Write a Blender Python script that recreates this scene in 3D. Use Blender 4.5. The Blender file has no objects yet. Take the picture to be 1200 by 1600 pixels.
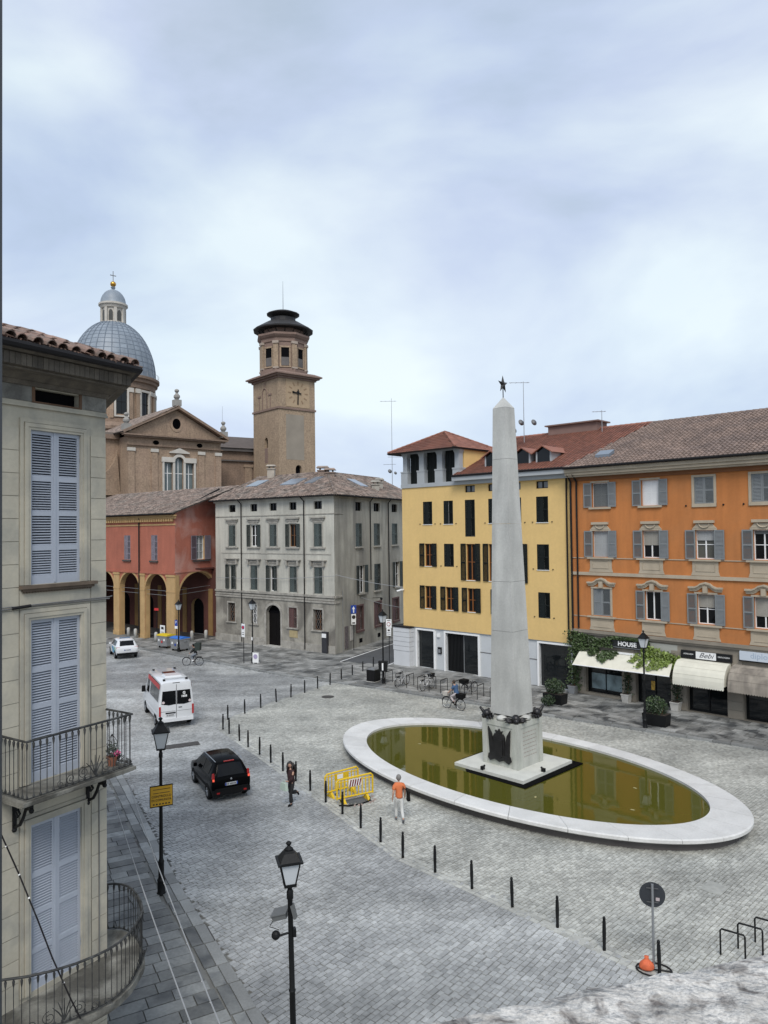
import bpy, bmesh, math, random
import numpy as np
from mathutils import Matrix, Vector
random.seed(7)
rng = np.random.default_rng(7)
R = math.radians
PI = math.pi
scene = bpy.context.scene
COL = scene.collection

# ------------------------------------------------------------------ camera
CAM_H, PITCH, ROLL = 11.0, 0.024, 0.012
cam_d = bpy.data.cameras.new('camera')
cam_d.sensor_fit = 'HORIZONTAL'; cam_d.sensor_width = 36.0; cam_d.lens = 34.5
cam_d.clip_start = 0.05; cam_d.clip_end = 3000
cam = bpy.data.objects.new('camera', cam_d); COL.objects.link(cam)
_F = Vector((0, math.cos(PITCH), math.sin(PITCH)))
_R0 = Vector((1, 0, 0)); _U0 = Vector((0, -math.sin(PITCH), math.cos(PITCH)))
_R = _R0*math.cos(ROLL) - _U0*math.sin(ROLL)
_U = _U0*math.cos(ROLL) + _R0*math.sin(ROLL)
cam.matrix_world = Matrix(((_R.x, _U.x, -_F.x, 0), (_R.y, _U.y, -_F.y, 0), (_R.z, _U.z, -_F.z, CAM_H), (0, 0, 0, 1)))
scene.camera = cam

# ------------------------------------------------------------------ sky and sun (overcast)
SUN_EL, SUN_AZ = R(48), R(182)      # azimuth measured clockwise from +Y
world = bpy.data.worlds.new('World'); scene.world = world; world.use_nodes = True
wt = world.node_tree; wt.nodes.clear()
def wn(t, **k):
    n = wt.nodes.new(t)
    for a, b in k.items(): setattr(n, a, b)
    return n
w_out = wn('ShaderNodeOutputWorld'); w_tc = wn('ShaderNodeTexCoord')
w_sky = wn('ShaderNodeTexSky', sky_type='NISHITA', sun_disc=False, sun_elevation=SUN_EL, sun_rotation=SUN_AZ)
w_bg1 = wn('ShaderNodeBackground'); w_bg1.inputs[1].default_value = 0.1
wt.links.new(w_sky.outputs[0], w_bg1.inputs[0])
w_map = wn('ShaderNodeMapping'); w_map.inputs['Scale'].default_value = (1.0, 1.0, 2.2)
wt.links.new(w_tc.outputs['Generated'], w_map.inputs[0])
w_n1 = wn('ShaderNodeTexNoise'); w_n1.inputs['Scale'].default_value = 1.7; w_n1.inputs['Detail'].default_value = 7; w_n1.inputs['Roughness'].default_value = .5; w_n1.inputs['Distortion'].default_value = .3
w_n2 = wn('ShaderNodeTexNoise'); w_n2.inputs['Scale'].default_value = 1.3; w_n2.inputs['Detail'].default_value = 3
w_off = wn('ShaderNodeVectorMath', operation='ADD'); w_off.inputs[1].default_value = (6.3, 2.7, 3.1)
wt.links.new(w_map.outputs[0], w_n1.inputs['Vector']); wt.links.new(w_map.outputs[0], w_off.inputs[0]); wt.links.new(w_off.outputs[0], w_n2.inputs['Vector'])
w_r1 = wn('ShaderNodeValToRGB'); cr = w_r1.color_ramp
cr.elements[0].position = .38; cr.elements[0].color = (.44, .535, .645, 1)
cr.elements[1].position = .68; cr.elements[1].color = (.83, .93, .98, 1)
e = cr.elements.new(.50); e.color = (.58, .67, .85, 1)
wt.links.new(w_n1.outputs[0], w_r1.inputs[0])
w_r2 = wn('ShaderNodeValToRGB'); cr = w_r2.color_ramp
cr.elements[0].position = .35; cr.elements[0].color = (.90, .93, .94, 1)
cr.elements[1].position = .65; cr.elements[1].color = (1.07, 1.04, 1.02, 1)
wt.links.new(w_n2.outputs[0], w_r2.inputs[0])
w_mul = wn('ShaderNodeMix', data_type='RGBA', blend_type='MULTIPLY'); w_mul.inputs[0].default_value = 1
wt.links.new(w_r1.outputs[0], w_mul.inputs[6]); wt.links.new(w_r2.outputs[0], w_mul.inputs[7])
w_bg2 = wn('ShaderNodeBackground'); w_bg2.inputs[1].default_value = 0.64
wt.links.new(w_mul.outputs[2], w_bg2.inputs[0])
w_mix = wn('ShaderNodeMixShader'); w_mix.inputs[0].default_value = .9
wt.links.new(w_bg1.outputs[0], w_mix.inputs[1]); wt.links.new(w_bg2.outputs[0], w_mix.inputs[2]); wt.links.new(w_mix.outputs[0], w_out.inputs[0])

sun_d = bpy.data.lights.new('sun', 'SUN'); sun_d.energy = 1.5; sun_d.angle = R(25); sun_d.color = (1, .96, .9)
sun = bpy.data.objects.new('sun', sun_d); COL.objects.link(sun)
_sd = Vector((math.sin(SUN_AZ)*math.cos(SUN_EL), math.cos(SUN_AZ)*math.cos(SUN_EL), math.sin(SUN_EL)))
sun.rotation_euler = _sd.to_track_quat('Z', 'Y').to_euler()
sun.location = (20, -20, 60)

vs = scene.view_settings
vs.view_transform = 'Standard'; vs.look = 'None'; vs.gamma = 1; vs.use_curve_mapping = False; vs.exposure = 0.75
scene.cycles.max_bounces = 6; scene.cycles.diffuse_bounces = 3; scene.cycles.glossy_bounces = 3
scene.cycles.use_denoising = True

# ------------------------------------------------------------------ materials
MATS = {}
def mat(name, col, rough=.8, var=.12, scale=1.2, island=0.0, stain=None, stain_amt=.5, stain_scale=.5, stain_thr=.5,
        streak=False, bump=0.0, bscale=25.0, metal=0.0, spec=.5, fine=0.0, rvar=0.0, emit=None, coat=0.0, streak2=0.0, orand=0.0, track=None):
    if name in MATS: return MATS[name]
    m = bpy.data.materials.new(name); m.use_nodes = True; MATS[name] = m
    nt = m.node_tree; N = nt.nodes; L = nt.links
    b = N['Principled BSDF']
    b.inputs['Roughness'].default_value = rough; b.inputs['Metallic'].default_value = metal
    b.inputs['Specular IOR Level'].default_value = spec
    if coat: b.inputs['Coat Weight'].default_value = coat; b.inputs['Coat Roughness'].default_value = .05
    g = N.new('ShaderNodeNewGeometry')
    def noise(sc, det=4, vec=None, dist=0):
        n = N.new('ShaderNodeTexNoise'); n.inputs['Scale'].default_value = sc; n.inputs['Detail'].default_value = det; n.inputs['Distortion'].default_value = dist
        L.new(vec or g.outputs['Position'], n.inputs['Vector']); return n.outputs[0]
    def rng_(src, a, b_, lo, hi):
        r = N.new('ShaderNodeMapRange'); r.inputs[1].default_value = a; r.inputs[2].default_value = b_; r.inputs[3].default_value = lo; r.inputs[4].default_value = hi
        L.new(src, r.inputs[0]); return r.outputs[0]
    def math_(op, x, y):
        n = N.new('ShaderNodeMath'); n.operation = op
        for i, q in enumerate((x, y)):
            if isinstance(q, (int, float)): n.inputs[i].default_value = q
            else: L.new(q, n.inputs[i])
        return n.outputs[0]
    fac = rng_(noise(scale), .3, .7, 1-var, 1+var)
    if fine: fac = math_('MULTIPLY', fac, rng_(noise(scale*14, 3), .3, .7, 1-fine, 1+fine))
    if island: fac = math_('MULTIPLY', fac, rng_(g.outputs['Random Per Island'], 0, 1, 1-island, 1+island))
    if orand:
        oi = N.new('ShaderNodeObjectInfo'); fac = math_('MULTIPLY', fac, rng_(oi.outputs['Random'], 0, 1, 1-orand, 1+orand))
    if track:
        mp = N.new('ShaderNodeMapping'); mp.inputs['Rotation'].default_value = (0, 0, track[0]); mp.inputs['Scale'].default_value = (.035, .5, 1); L.new(g.outputs['Position'], mp.inputs[0])
        fac = math_('MULTIPLY', fac, rng_(noise(1.0, 3, mp.outputs[0], .4), .38, .62, 1-track[1], 1+track[1]))
        fac = math_('MULTIPLY', fac, rng_(noise(.9, 2, None, 1.5), .55, .72, 1.0, 1-track[1]*1.1))
    if streak2:
        mp = N.new('ShaderNodeMapping'); mp.inputs['Scale'].default_value = (1, 1, .12); L.new(g.outputs['Position'], mp.inputs[0])
        fac = math_('MULTIPLY', fac, rng_(noise(2.6, 5, mp.outputs[0]), .35, .65, 1-streak2, 1+streak2*.5))
    colr = N.new('ShaderNodeRGB'); colr.outputs[0].default_value = (*col, 1); src = colr.outputs[0]
    if stain is not None:
        v = None
        if streak:
            mp = N.new('ShaderNodeMapping'); mp.inputs['Scale'].default_value = (1, 1, .25); L.new(g.outputs['Position'], mp.inputs[0]); v = mp.outputs[0]
        s = rng_(noise(stain_scale, 7, v, .6), stain_thr-.06, stain_thr+.12, 0, stain_amt)
        mx = N.new('ShaderNodeMix'); mx.data_type = 'RGBA'; L.new(s, mx.inputs[0]); L.new(src, mx.inputs[6]); mx.inputs[7].default_value = (*stain, 1); src = mx.outputs[2]
    vm = N.new('ShaderNodeVectorMath'); vm.operation = 'SCALE'; L.new(src, vm.inputs[0]); L.new(fac, vm.inputs['Scale'])
    L.new(vm.outputs[0], b.inputs['Base Color'])
    if rvar: L.new(rng_(noise(scale*.8, 3), .3, .7, rough-rvar, rough+rvar), b.inputs['Roughness'])
    if bump:
        bn = N.new('ShaderNodeBump'); bn.inputs['Strength'].default_value = bump; bn.inputs['Distance'].default_value = .02
        L.new(noise(bscale, 4), bn.inputs['Height']); L.new(bn.outputs[0], b.inputs['Normal'])
    if emit: b.inputs['Emission Color'].default_value = (*emit[:3], 1); b.inputs['Emission Strength'].default_value = emit[3]
    return m
def brickmat(name, c1, c2, mortar, sx=1.0):
    m = mat(name, c1, .9, .18, .35, fine=.2, stain=c2, stain_amt=.6, stain_scale=.35, stain_thr=.5, streak2=.08)
    return m

# ------------------------------------------------------------------ mesh builder
class MB:
    def __init__(s): s.v = []; s.f = []; s.m = []; s.T = None
    def add(s, vs_, fs, mi=0):
        o = len(s.v)
        if s.T is not None: vs_ = [tuple(s.T @ Vector(v)) for v in vs_]
        s.v.extend(vs_); s.f.extend([tuple(o+i for i in f) for f in fs]); s.m.extend([mi]*len(fs)); return s
    def box(s, x0, x1, y0, y1, z0, z1, mi=0):
        return s.add([(x0,y0,z0),(x1,y0,z0),(x1,y1,z0),(x0,y1,z0),(x0,y0,z1),(x1,y0,z1),(x1,y1,z1),(x0,y1,z1)],
                     [(0,3,2,1),(4,5,6,7),(0,1,5,4),(1,2,6,5),(2,3,7,6),(3,0,4,7)], mi)
    def taper(s, x0, x1, y0, y1, z0, z1, dx, dy, mi=0):
        return s.add([(x0,y0,z0),(x1,y0,z0),(x1,y1,z0),(x0,y1,z0),(x0+dx,y0+dy,z1),(x1-dx,y0+dy,z1),(x1-dx,y1-dy,z1),(x0+dx,y1-dy,z1)],
                     [(0,3,2,1),(4,5,6,7),(0,1,5,4),(1,2,6,5),(2,3,7,6),(3,0,4,7)], mi)
    def prism(s, pts, a0, a1, axis='z', mi=0):
        n = len(pts)
        def P(p, a): return (p[0],p[1],a) if axis == 'z' else ((p[0],a,p[1]) if axis == 'y' else (a,p[0],p[1]))
        v = [P(p,a0) for p in pts]+[P(p,a1) for p in pts]
        fs = [tuple(reversed(range(n))), tuple(range(n,2*n))]+[(i,(i+1)%n,n+(i+1)%n,n+i) for i in range(n)]
        return s.add(v, fs, mi)
    def quad(s, a, b, c, d, mi=0): return s.add([tuple(a),tuple(b),tuple(c),tuple(d)], [(0,1,2,3)], mi)
    def tube(s, path, r, n=6, closed=False, mi=0, flat=None):
        pts = [Vector(p) for p in path]; k = len(pts)
        rs = r if isinstance(r, (list, tuple)) else [r]*k
        vs_ = []; prev = None
        for i, p in enumerate(pts):
            if closed: t = pts[(i+1)%k]-pts[(i-1)%k]
            else: t = pts[min(i+1,k-1)]-pts[max(i-1,0)]
            t.normalize()
            if prev is None:
                a = Vector((0,0,1)) if abs(t.z) < .9 else Vector((1,0,0))
                x = t.cross(a).normalized()
            else:
                x = (prev - t*prev.dot(t)); x = x.normalized() if x.length > 1e-6 else t.orthogonal().normalized()
            prev = x; y = t.cross(x)
            for j in range(n):
                an = 2*PI*j/n; vs_.append(tuple(p + (x*math.cos(an)+y*math.sin(an))*rs[i]))
        fs = []
        for i in range(k if closed else k-1):
            a = i*n; b = ((i+1)%k)*n
            for j in range(n): fs.append((a+j, a+(j+1)%n, b+(j+1)%n, b+j))
        if not closed: fs += [tuple(reversed(range(n))), tuple((k-1)*n+j for j in range(n))]
        return s.add(vs_, fs, mi)
    def lathe(s, prof, n=12, c=(0,0,0), a0=0.0, mi=0, sweep=2*PI, sx=1, sy=1):
        full = abs(sweep-2*PI) < 1e-6; m = n if full else n+1; vs_ = []
        for r_, z in prof:
            for j in range(m):
                a = a0+sweep*j/n; vs_.append((c[0]+r_*math.cos(a)*sx, c[1]+r_*math.sin(a)*sy, c[2]+z))
        fs = []
        for i in range(len(prof)-1):
            for j in range(n):
                j2 = (j+1)%m; fs.append((i*m+j, i*m+j2, (i+1)*m+j2, (i+1)*m+j))
        if full:
            if prof[0][0] > 1e-4: fs.append(tuple(reversed(range(m))))
            if prof[-1][0] > 1e-4: fs.append(tuple((len(prof)-1)*m+j for j in range(m)))
        return s.add(vs_, fs, mi)
    def sphere(s, c, r, n=10, mi=0, sx=1, sy=1, sz=1):
        k = max(4, n//2+1)
        return s.lathe([(max(r*math.sin(PI*i/k), 1e-5), -r*sz*math.cos(PI*i/k)) for i in range(k+1)], n, c, 0, mi, sx=sx, sy=sy)
    def mesh(s, name, mats, smooth=False):
        me = bpy.data.meshes.new(name); me.from_pydata(s.v, [], s.f)
        for m in (mats if isinstance(mats, (list, tuple)) else [mats]): me.materials.append(m)
        if any(s.m): me.polygons.foreach_set('material_index', s.m)
        if smooth:
            me.polygons.foreach_set('use_smooth', [True]*len(me.polygons))
            if smooth == 'auto':
                try: me.set_sharp_from_angle(angle=R(35))
                except Exception: pass
        me.update(); return me
    def obj(s, name, mats, parent=None, loc=None, rz=0, M=None, smooth=False):
        return put(name, s.mesh(name, mats, smooth), parent, loc, rz, M)
def put(name, me, parent=None, loc=None, rz=0, M=None):
    o = bpy.data.objects.new(name, me); COL.objects.link(o)
    if parent is not None: o.parent = parent
    if M is not None: o.matrix_local = M
    if loc is not None:
        o.location = loc; o.rotation_euler = (0, 0, rz)
    return o
def tag(o, label=None, cat=None, group=None, kind=None):
    for k, v in (('label', label), ('category', cat), ('group', group), ('kind', kind)):
        if v: o[k] = v
    return o
def thing(name, label, cat, loc=(0,0,0), rz=0, group=None):
    o = put(name, None, None, loc, rz); o.empty_display_size = .2
    return tag(o, label, cat, group)
def copy_tree(o, parent=None):
    c = o.copy(); COL.objects.link(c); c.parent = parent
    for ch in list(o.children): copy_tree(ch, c)
    return c
def text(s, size, name, m, parent, M, ext=.004, shear=0, align='CENTER', sx=1, bold=0):
    cu = bpy.data.curves.new(name, 'FONT'); cu.body = s; cu.size = size; cu.extrude = ext; cu.align_x = align; cu.align_y = 'CENTER'; cu.shear = shear; cu.offset = bold
    cu.resolution_u = 3
    cu.materials.append(m)
    tmp = bpy.data.objects.new(name, cu); COL.objects.link(tmp)
    me = bpy.data.meshes.new_from_object(tmp); bpy.data.objects.remove(tmp); me.name = name
    if not me.materials: me.materials.append(m)
    o = bpy.data.objects.new(name, me); COL.objects.link(o); o.parent = parent
    o.matrix_local = M @ Matrix.Diagonal((sx, 1, 1, 1)); return o
def wallM(u, y, z, ang=0):   # text/plate frame standing on a facade: glyph x=+u, glyph y=+z, faces -y
    return Matrix.Translation((u, y, z)) @ Matrix.Rotation(ang, 4, 'Z') @ Matrix.Rotation(PI/2, 4, 'X')
def FR(A, B):
    a = math.atan2(B[1]-A[1], B[0]-A[0]); return Matrix.Translation((A[0], A[1], 0)) @ Matrix.Rotation(a, 4, 'Z'), a, math.hypot(B[0]-A[0], B[1]-A[1])
def ptan(s_, a, d): return (s_[0]+math.cos(a)*d, s_[1]+math.sin(a)*d)

# ------------------------------------------------------------------ shared materials
M_black = mat('black_void', (.004,.004,.005), .8, 0, spec=.05)
M_glass = mat('dark_glass', (.006,.007,.008), .06, 0, spec=.35)
M_iron = mat('black_iron', (.008,.0085,.009), .5, .1, bump=.1, spec=.22)
M_pipe = mat('dark_pipe', (.014,.013,.014), .6, .1, spec=.2)
M_white = mat('white_paint', (.78,.78,.77), .5, .05)
M_lampglass = mat('milky_glass', (.55,.58,.6), .15, .03)
M_wood = mat('brown_wood', (.16,.07,.025), .5, .15)
M_rubber = mat('rubber', (.008,.008,.008), .85, .05, spec=.15)
M_chrome = mat('grey_metal', (.35,.36,.37), .35, .05, metal=.8)
M_galv = mat('galvanised', (.30,.31,.32), .45, .08, metal=.5)
M_granite = mat('granite', (.42,.41,.38), .8, .15, 3, fine=.12)
M_soil = mat('soil', (.04,.03,.022), 1, .2)

def np_mesh(name, V, Q, mats):
    """V (n,3) array, Q (m,4) array of quads"""
    me = bpy.data.meshes.new(name); me.vertices.add(len(V)); me.vertices.foreach_set('co', np.ascontiguousarray(V, dtype=np.float32).ravel())
    m = len(Q); me.loops.add(4*m); me.loops.foreach_set('vertex_index', np.ascontiguousarray(Q, dtype=np.int32).ravel())
    me.polygons.add(m); me.polygons.foreach_set('loop_start', np.arange(0, 4*m, 4, dtype=np.int32))
    try: me.polygons.foreach_set('loop_total', np.full(m, 4, dtype=np.int32))
    except Exception: pass
    for k in (mats if isinstance(mats, (list, tuple)) else [mats]): me.materials.append(k)
    me.update(calc_edges=True); me.validate()
    try: me.shade_flat()
    except Exception: me.polygons.foreach_set('use_smooth', np.zeros(m, bool))
    return me
_CR, _CU, _CF = np.array(_R), np.array(_U), np.array(_F)
def in_view(X, Y, Z=0.0, mx=200, my=160):
    """which ground points a camera near the photograph's could see (photo pixels, with a margin)"""
    d = np.stack([X, Y, np.zeros_like(X)+Z-CAM_H], -1); z = d @ _CF; z = np.where(z > .1, z, .1)
    px = 600+1150*(d @ _CR)/z; py = 800-1150*(d @ _CU)/z
    return (px > -mx) & (px < 1200+mx) & (py > -my) & (py < 1600+my) & (d @ _CF > .5), px, py
def blocks(C, ang, L, W, z0, z1, inset=.006, tilt=.004):
    """boxes (no bottom) at centres C (n,2), local axes at ang; arrays of length/width; returns V,Q"""
    n = len(C); c, s = np.cos(ang), np.sin(ang)
    sx = np.array([-1,1,1,-1]); sy = np.array([-1,-1,1,1])
    def ring(Lh, Wh, z):
        lx = sx[None]*Lh[:,None]; ly = sy[None]*Wh[:,None]
        return np.stack([C[:,0:1]+lx*c-ly*s, C[:,1:2]+lx*s+ly*c, z], -1)
    zt = z1[:,None]+rng.normal(0, tilt, (n,4))*.6
    top = ring(L/2-inset, W/2-inset, zt); bot = ring(L/2, W/2, np.full((n,4), z0))
    V = np.concatenate([bot, top], 1).reshape(-1,3)
    q = np.array([[4,5,6,7],[0,1,5,4],[1,2,6,5],[2,3,7,6],[3,0,4,7]])
    Q = (np.arange(n)*8)[:,None,None]+q[None]
    return V, Q.reshape(-1,4)
# ================================================================== GROUND
M_joint = mat('joint_earth', (.16,.16,.15), .95, .2, 2)
M_sett_road = mat('sett_road', track=(R(60),.16), col=(.36,.366,.358), rough=.5, var=.18, scale=.5, island=.17, fine=.12, rvar=.12, stain=(.205,.21,.212), stain_amt=.8, stain_scale=.11, stain_thr=.5)
M_sett_plaza = mat('sett_plaza', track=(R(45),.09), col=(.395,.395,.36), rough=.55, var=.18, scale=.5, island=.2, fine=.12, rvar=.1, stain=(.27,.275,.255), stain_amt=.6, stain_scale=.2, stain_thr=.52)
M_sett_road_o = mat('sett_road_single', track=(R(60),.16), col=(.36,.366,.358), rough=.5, var=.18, scale=.5, orand=.17, fine=.12, rvar=.12, stain=(.205,.21,.212), stain_amt=.8, stain_scale=.11, stain_thr=.5)
M_sett_plaza_o = mat('sett_plaza_single', track=(R(45),.09), col=(.395,.395,.36), rough=.55, var=.18, scale=.5, orand=.2, fine=.12, rvar=.1, stain=(.27,.275,.255), stain_amt=.6, stain_scale=.2, stain_thr=.52)
M_slab = mat('pavement_slab', (.165,.17,.165), .6, .22, .9, island=.34, fine=.12, stain=(.045,.05,.052), stain_amt=.8, stain_scale=.9, stain_thr=.52, rvar=.12)
M_slab_o = mat('pavement_slab_single', (.165,.17,.165), .6, .22, .9, orand=.4, fine=.12, stain=(.06,.065,.07), stain_amt=.8, stain_scale=1.1, stain_thr=.53, rvar=.12)
M_slabF_o = mat('far_slab_single', (.24,.24,.228), .6, .22, .8, orand=.32, fine=.12, stain=(.035,.038,.04), stain_amt=.9, stain_scale=.9, stain_thr=.52, rvar=.12)
M_slabF = mat('far_slab', (.235,.235,.225), .6, .22, .8, island=.3, fine=.12, stain=(.045,.048,.05), stain_amt=.85, stain_scale=.6, stain_thr=.54, rvar=.12)
M_kerb = mat('kerb_stone', (.21,.215,.21), .65, .15, 1.2, orand=.3, fine=.1)
M_asphalt = mat('asphalt', (.075,.078,.082), .6, .12, .6, fine=.12, rvar=.1)

g = MB().quad((-1500,-1500,-.05),(1500,-1500,-.05),(1500,1500,-.05),(-1500,1500,-.05)).obj('ground', M_joint); tag(g, kind='structure')

KERB = [(0.55, 11.0), (-2.75, 16.7), (-6.54, 23.26), (-10.94, 31.7), (-27.5, 62.0)]            # near left pavement edge
FARK = [(-34, 79.2), (-21.44, 68.35), (-14.78, 62.5), (-7.92, 56.4), (0.72, 50.3), (9.08, 43.6), (18.64, 36.2), (34, 24.2)]
BOL_B = [(-9.1, 41.2), (-8.57,40.32), (-7.74,38.95), (-7.07,37.79), (-6.27,36.53), (-5.52,35.23), (-4.77,33.97), (-4.02,32.62), (-3.26,31.4), (-2.5,30.06), (-1.75,28.8), (-1.0,27.43), (-.26,26.19), (.49,24.92), (1.5,23.86), (2.55,22.75), (3.59,21.64), (4.64,20.53), (5.59,19.4), (6.61,18.28)]
BOL_A = [(-9.28,43.32), (-8.55,44.71), (-7.82,46.11), (-7.07,47.61), (-6.3,48.92), (-5.53,50.22), (-4.76,51.48), (-3.99,52.7), (-3.26,54.11), (-2.52,55.66), (-1.78,57.03), (-1.0,59.0)]
def xline(P, y, ext=True):
    P = sorted(P, key=lambda p: p[1]); ys = np.array([p[1] for p in P]); xs = np.array([p[0] for p in P]); return np.interp(y, ys, xs)
def yline(P, x):
    P = sorted(P, key=lambda p: p[0]); return np.interp(x, [p[0] for p in P], [p[1] for p in P])
def is_road(x, y):  return (x > xline(KERB, y)+.03) & (y < yline(FARK, x)-.17)
_pl = [(9.4, 15.2), (14, 10)] + BOL_B + [(-9.2,42.4)] + BOL_A + [(4, 70)]
def is_plaza(x, y): return (x > xline(_pl, y)+.15)

road = tag(put('road', None), kind='structure'); plaza = tag(put('plaza', None), kind='structure')
def lay(ang, W, L0, L1, test, parent, m_one, m_all, zt, n_single, name):
    us = np.arange(-90, 90, W); c, s = math.cos(ang), math.sin(ang)
    Cs, Ls = [], []
    for k, v in enumerate(us):
        u = -90+rng.random()*.3; n = int(180/((L0+L1)/2))
        ls = rng.uniform(L0, L1, n); ends = u+np.cumsum(ls); uc = ends-ls/2
        vv = v+rng.normal(0, W*.05, n)+.05*np.sin(uc*.25+v*.1)
        Cs.append(np.stack([uc*c-vv*s, uc*s+vv*c], 1)); Ls.append(ls)
    C = np.concatenate(Cs); Ls = np.concatenate(Ls)
    ok = test(C[:,0], C[:,1]); C, Ls = C[ok], Ls[ok]
    iv, px, py = in_view(C[:,0], C[:,1]); keep = iv & (C[:,1] < 92); C, Ls, px, py = C[keep], Ls[keep], px[keep], py[keep]
    n = len(C); z1 = zt+rng.normal(0, .0035, n)
    vis = (px > 0) & (px < 1200) & (py < 1598) & ~((py > 1700-.22*px-25) & (px > 700))
    if parent is road: vis &= (px > 250)
    order = np.where(vis)[0]; order = order[np.argsort(-py[order])][:n_single]
    mask = np.zeros(n, bool); mask[order] = True
    V, Q = blocks(C[~mask], ang, Ls[~mask]-.010, np.full((~mask).sum(), W-.010), -.04, z1[~mask])
    tag(put(name+'_field', np_mesh(name+'_field', V, Q, m_all), parent), kind='stuff')
    V, Q = blocks(np.zeros((1,2)), 0, np.array([1.0]), np.array([W-.010]), -.04, np.array([0.0]), tilt=0)
    me = np_mesh('sett', V, Q, m_one)
    for i in order:
        o = put('sett', me, parent, (C[i,0], C[i,1], z1[i]), ang); o.scale = (Ls[i]-.010, 1, 1)
        o.rotation_euler = (rng.normal(0,.008), rng.normal(0,.008), ang)
    print(name, n)
lay(R(50), .142, .15, .28, lambda x, y: is_road(x, y) & ~is_plaza(x, y), road, M_sett_road_o, M_sett_road, 0.0, 290, 'sett')
lay(R(44), .118, .12, .21, lambda x, y: is_road(x, y) & is_plaza(x, y) & ((((x-5.64)*.676-(y-33.14)*.737)/9.6)**2+(((x-5.64)*.737+(y-33.14)*.676)/4.9)**2 > 1), plaza, M_sett_plaza_o, M_sett_plaza, 0.004, 290, 'sett')

# a course of setts along each bollard line closes the seam between the two laying patterns
_b = MB(); _C, _A, _L = [], [], []
for P_ in ([(6.61+2.8,18.28-3.1)]+BOL_B[::-1]+[(-9.25,42.0)]+BOL_A,):
    for p, q in zip(P_[:-1], P_[1:]):
        l = math.hypot(q[0]-p[0], q[1]-p[1]); n_ = max(1, round(l/.25))
        for k in range(n_):
            for off in (-.17, 0.0, .17):
                t = (k+.5)/n_; dx_, dy_ = (q[0]-p[0])/l, (q[1]-p[1])/l
                _C.append((p[0]+(q[0]-p[0])*t-dy_*off, p[1]+(q[1]-p[1])*t+dx_*off)); _A.append(math.atan2(dy_, dx_)); _L.append(l/n_)
_Vs, _Qs, _o = [], [], 0
for c_, a_, l_ in zip(_C, _A, _L):
    V, Q = blocks(np.array([c_]), a_, np.array([l_-.016]), np.array([.155]), -.04, np.array([.006+rng.normal(0,.002)])); _Vs.append(V); _Qs.append(Q+_o); _o += len(V)
tag(put('sett_border', np_mesh('sett_border', np.concatenate(_Vs), np.concatenate(_Qs), M_sett_plaza), plaza), kind='stuff')

# -------- near left pavement: kerb stones and dark slabs, every slab its own piece
pave = tag(put('pavement', None), kind='structure')
ka = math.atan2(KERB[3][1]-KERB[1][1], KERB[3][0]-KERB[1][0])
def slab_mesh(nm, l, w, h, m):
    V, Q = blocks(np.zeros((1,2)), 0, np.array([l]), np.array([w]), -h, np.array([0.0]), inset=.008, tilt=0); return np_mesh(nm, V, Q, m)
me_k = slab_mesh('kerb_stone', 1.0, .30, .12, M_kerb); me_s = slab_mesh('slab', 1.0, .42, .1, M_slab_o); me_k2 = slab_mesh('slab', 1.0, .30, .12, M_slab_o)
kd = (math.cos(ka), math.sin(ka)); kn = (-kd[1], kd[0])          # kn points to the left of the walking direction (towards the house)
s_ = -6.0
while s_ < 52:
    l = rng.uniform(.7, 1.3); y = KERB[1][1]+kd[1]*(s_+l/2); x = float(xline(KERB, y))
    if y < 58:
        o = put('kerb_stone', me_k, pave, (x+kn[0]*.16, y+kn[1]*.16, .055), ka); o.scale = (l-.012, 1, 1)
        o = put('slab', me_k2, pave, (x+kn[0]*.47, y+kn[1]*.47, .06), ka); o.scale = (l-.02, 1, 1)
    s_ += l
cnt = 0
for j in range(120):
    s0 = -5+j*.435
    t = .64+rng.random()*.1; 
    while t < 7.0:
        l = rng.uniform(.5, 1.15)
        yk = KERB[1][1]+kd[1]*s0; xk = float(xline(KERB, yk)); cx, cy = xk+kn[0]*(t+l/2), yk+kn[1]*(t+l/2)
        iv, px, py = in_view(np.array([cx]), np.array([cy]), 0, 60, 60)
        # skip what the house on the corner stands on
        hu = (cx+5.64)*.529+(cy-14.9)*.8486; ho = (cx+5.64)*.8486-(cy-14.9)*.529
        if iv[0] and cy < 42 and not (ho < -.15 and hu < 0) and not ((cx+5.64)*.866+(cy-14.9)*.5 < -.3) :
            o = put('slab', me_s, pave, (cx, cy, .062+rng.normal(0,.003)), ka+PI/2); o.scale = (l-.015, 1, 1); cnt += 1
        t += l
print('slabs', cnt)
tag(MB().quad(*[(p[0], p[1], .02) for p in ((-2.75-.3,16.7-.15),(-10.94-.3,31.7-.15),(-27,60),(-36,45))]).add([(0.2,11.4,.02),(-3.05,16.55,.02),(-36,45,.02),(-12,8,.02)], [(0,1,2,3)]).obj('pavement_bed', M_joint, pave))

# -------- far pavement in front of the houses, with kerb
fpave = tag(put('pavement', None), kind='structure')
def far_side(x, y): return y > yline(FARK, x)+.12
MB().prism([(p[0]+.05, p[1]+.1) for p in FARK]+[(60,60),(60,140),(-60,140),(-60,100)], -.04, .045, mi=0).obj('pavement_bed', M_joint, fpave)
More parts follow.
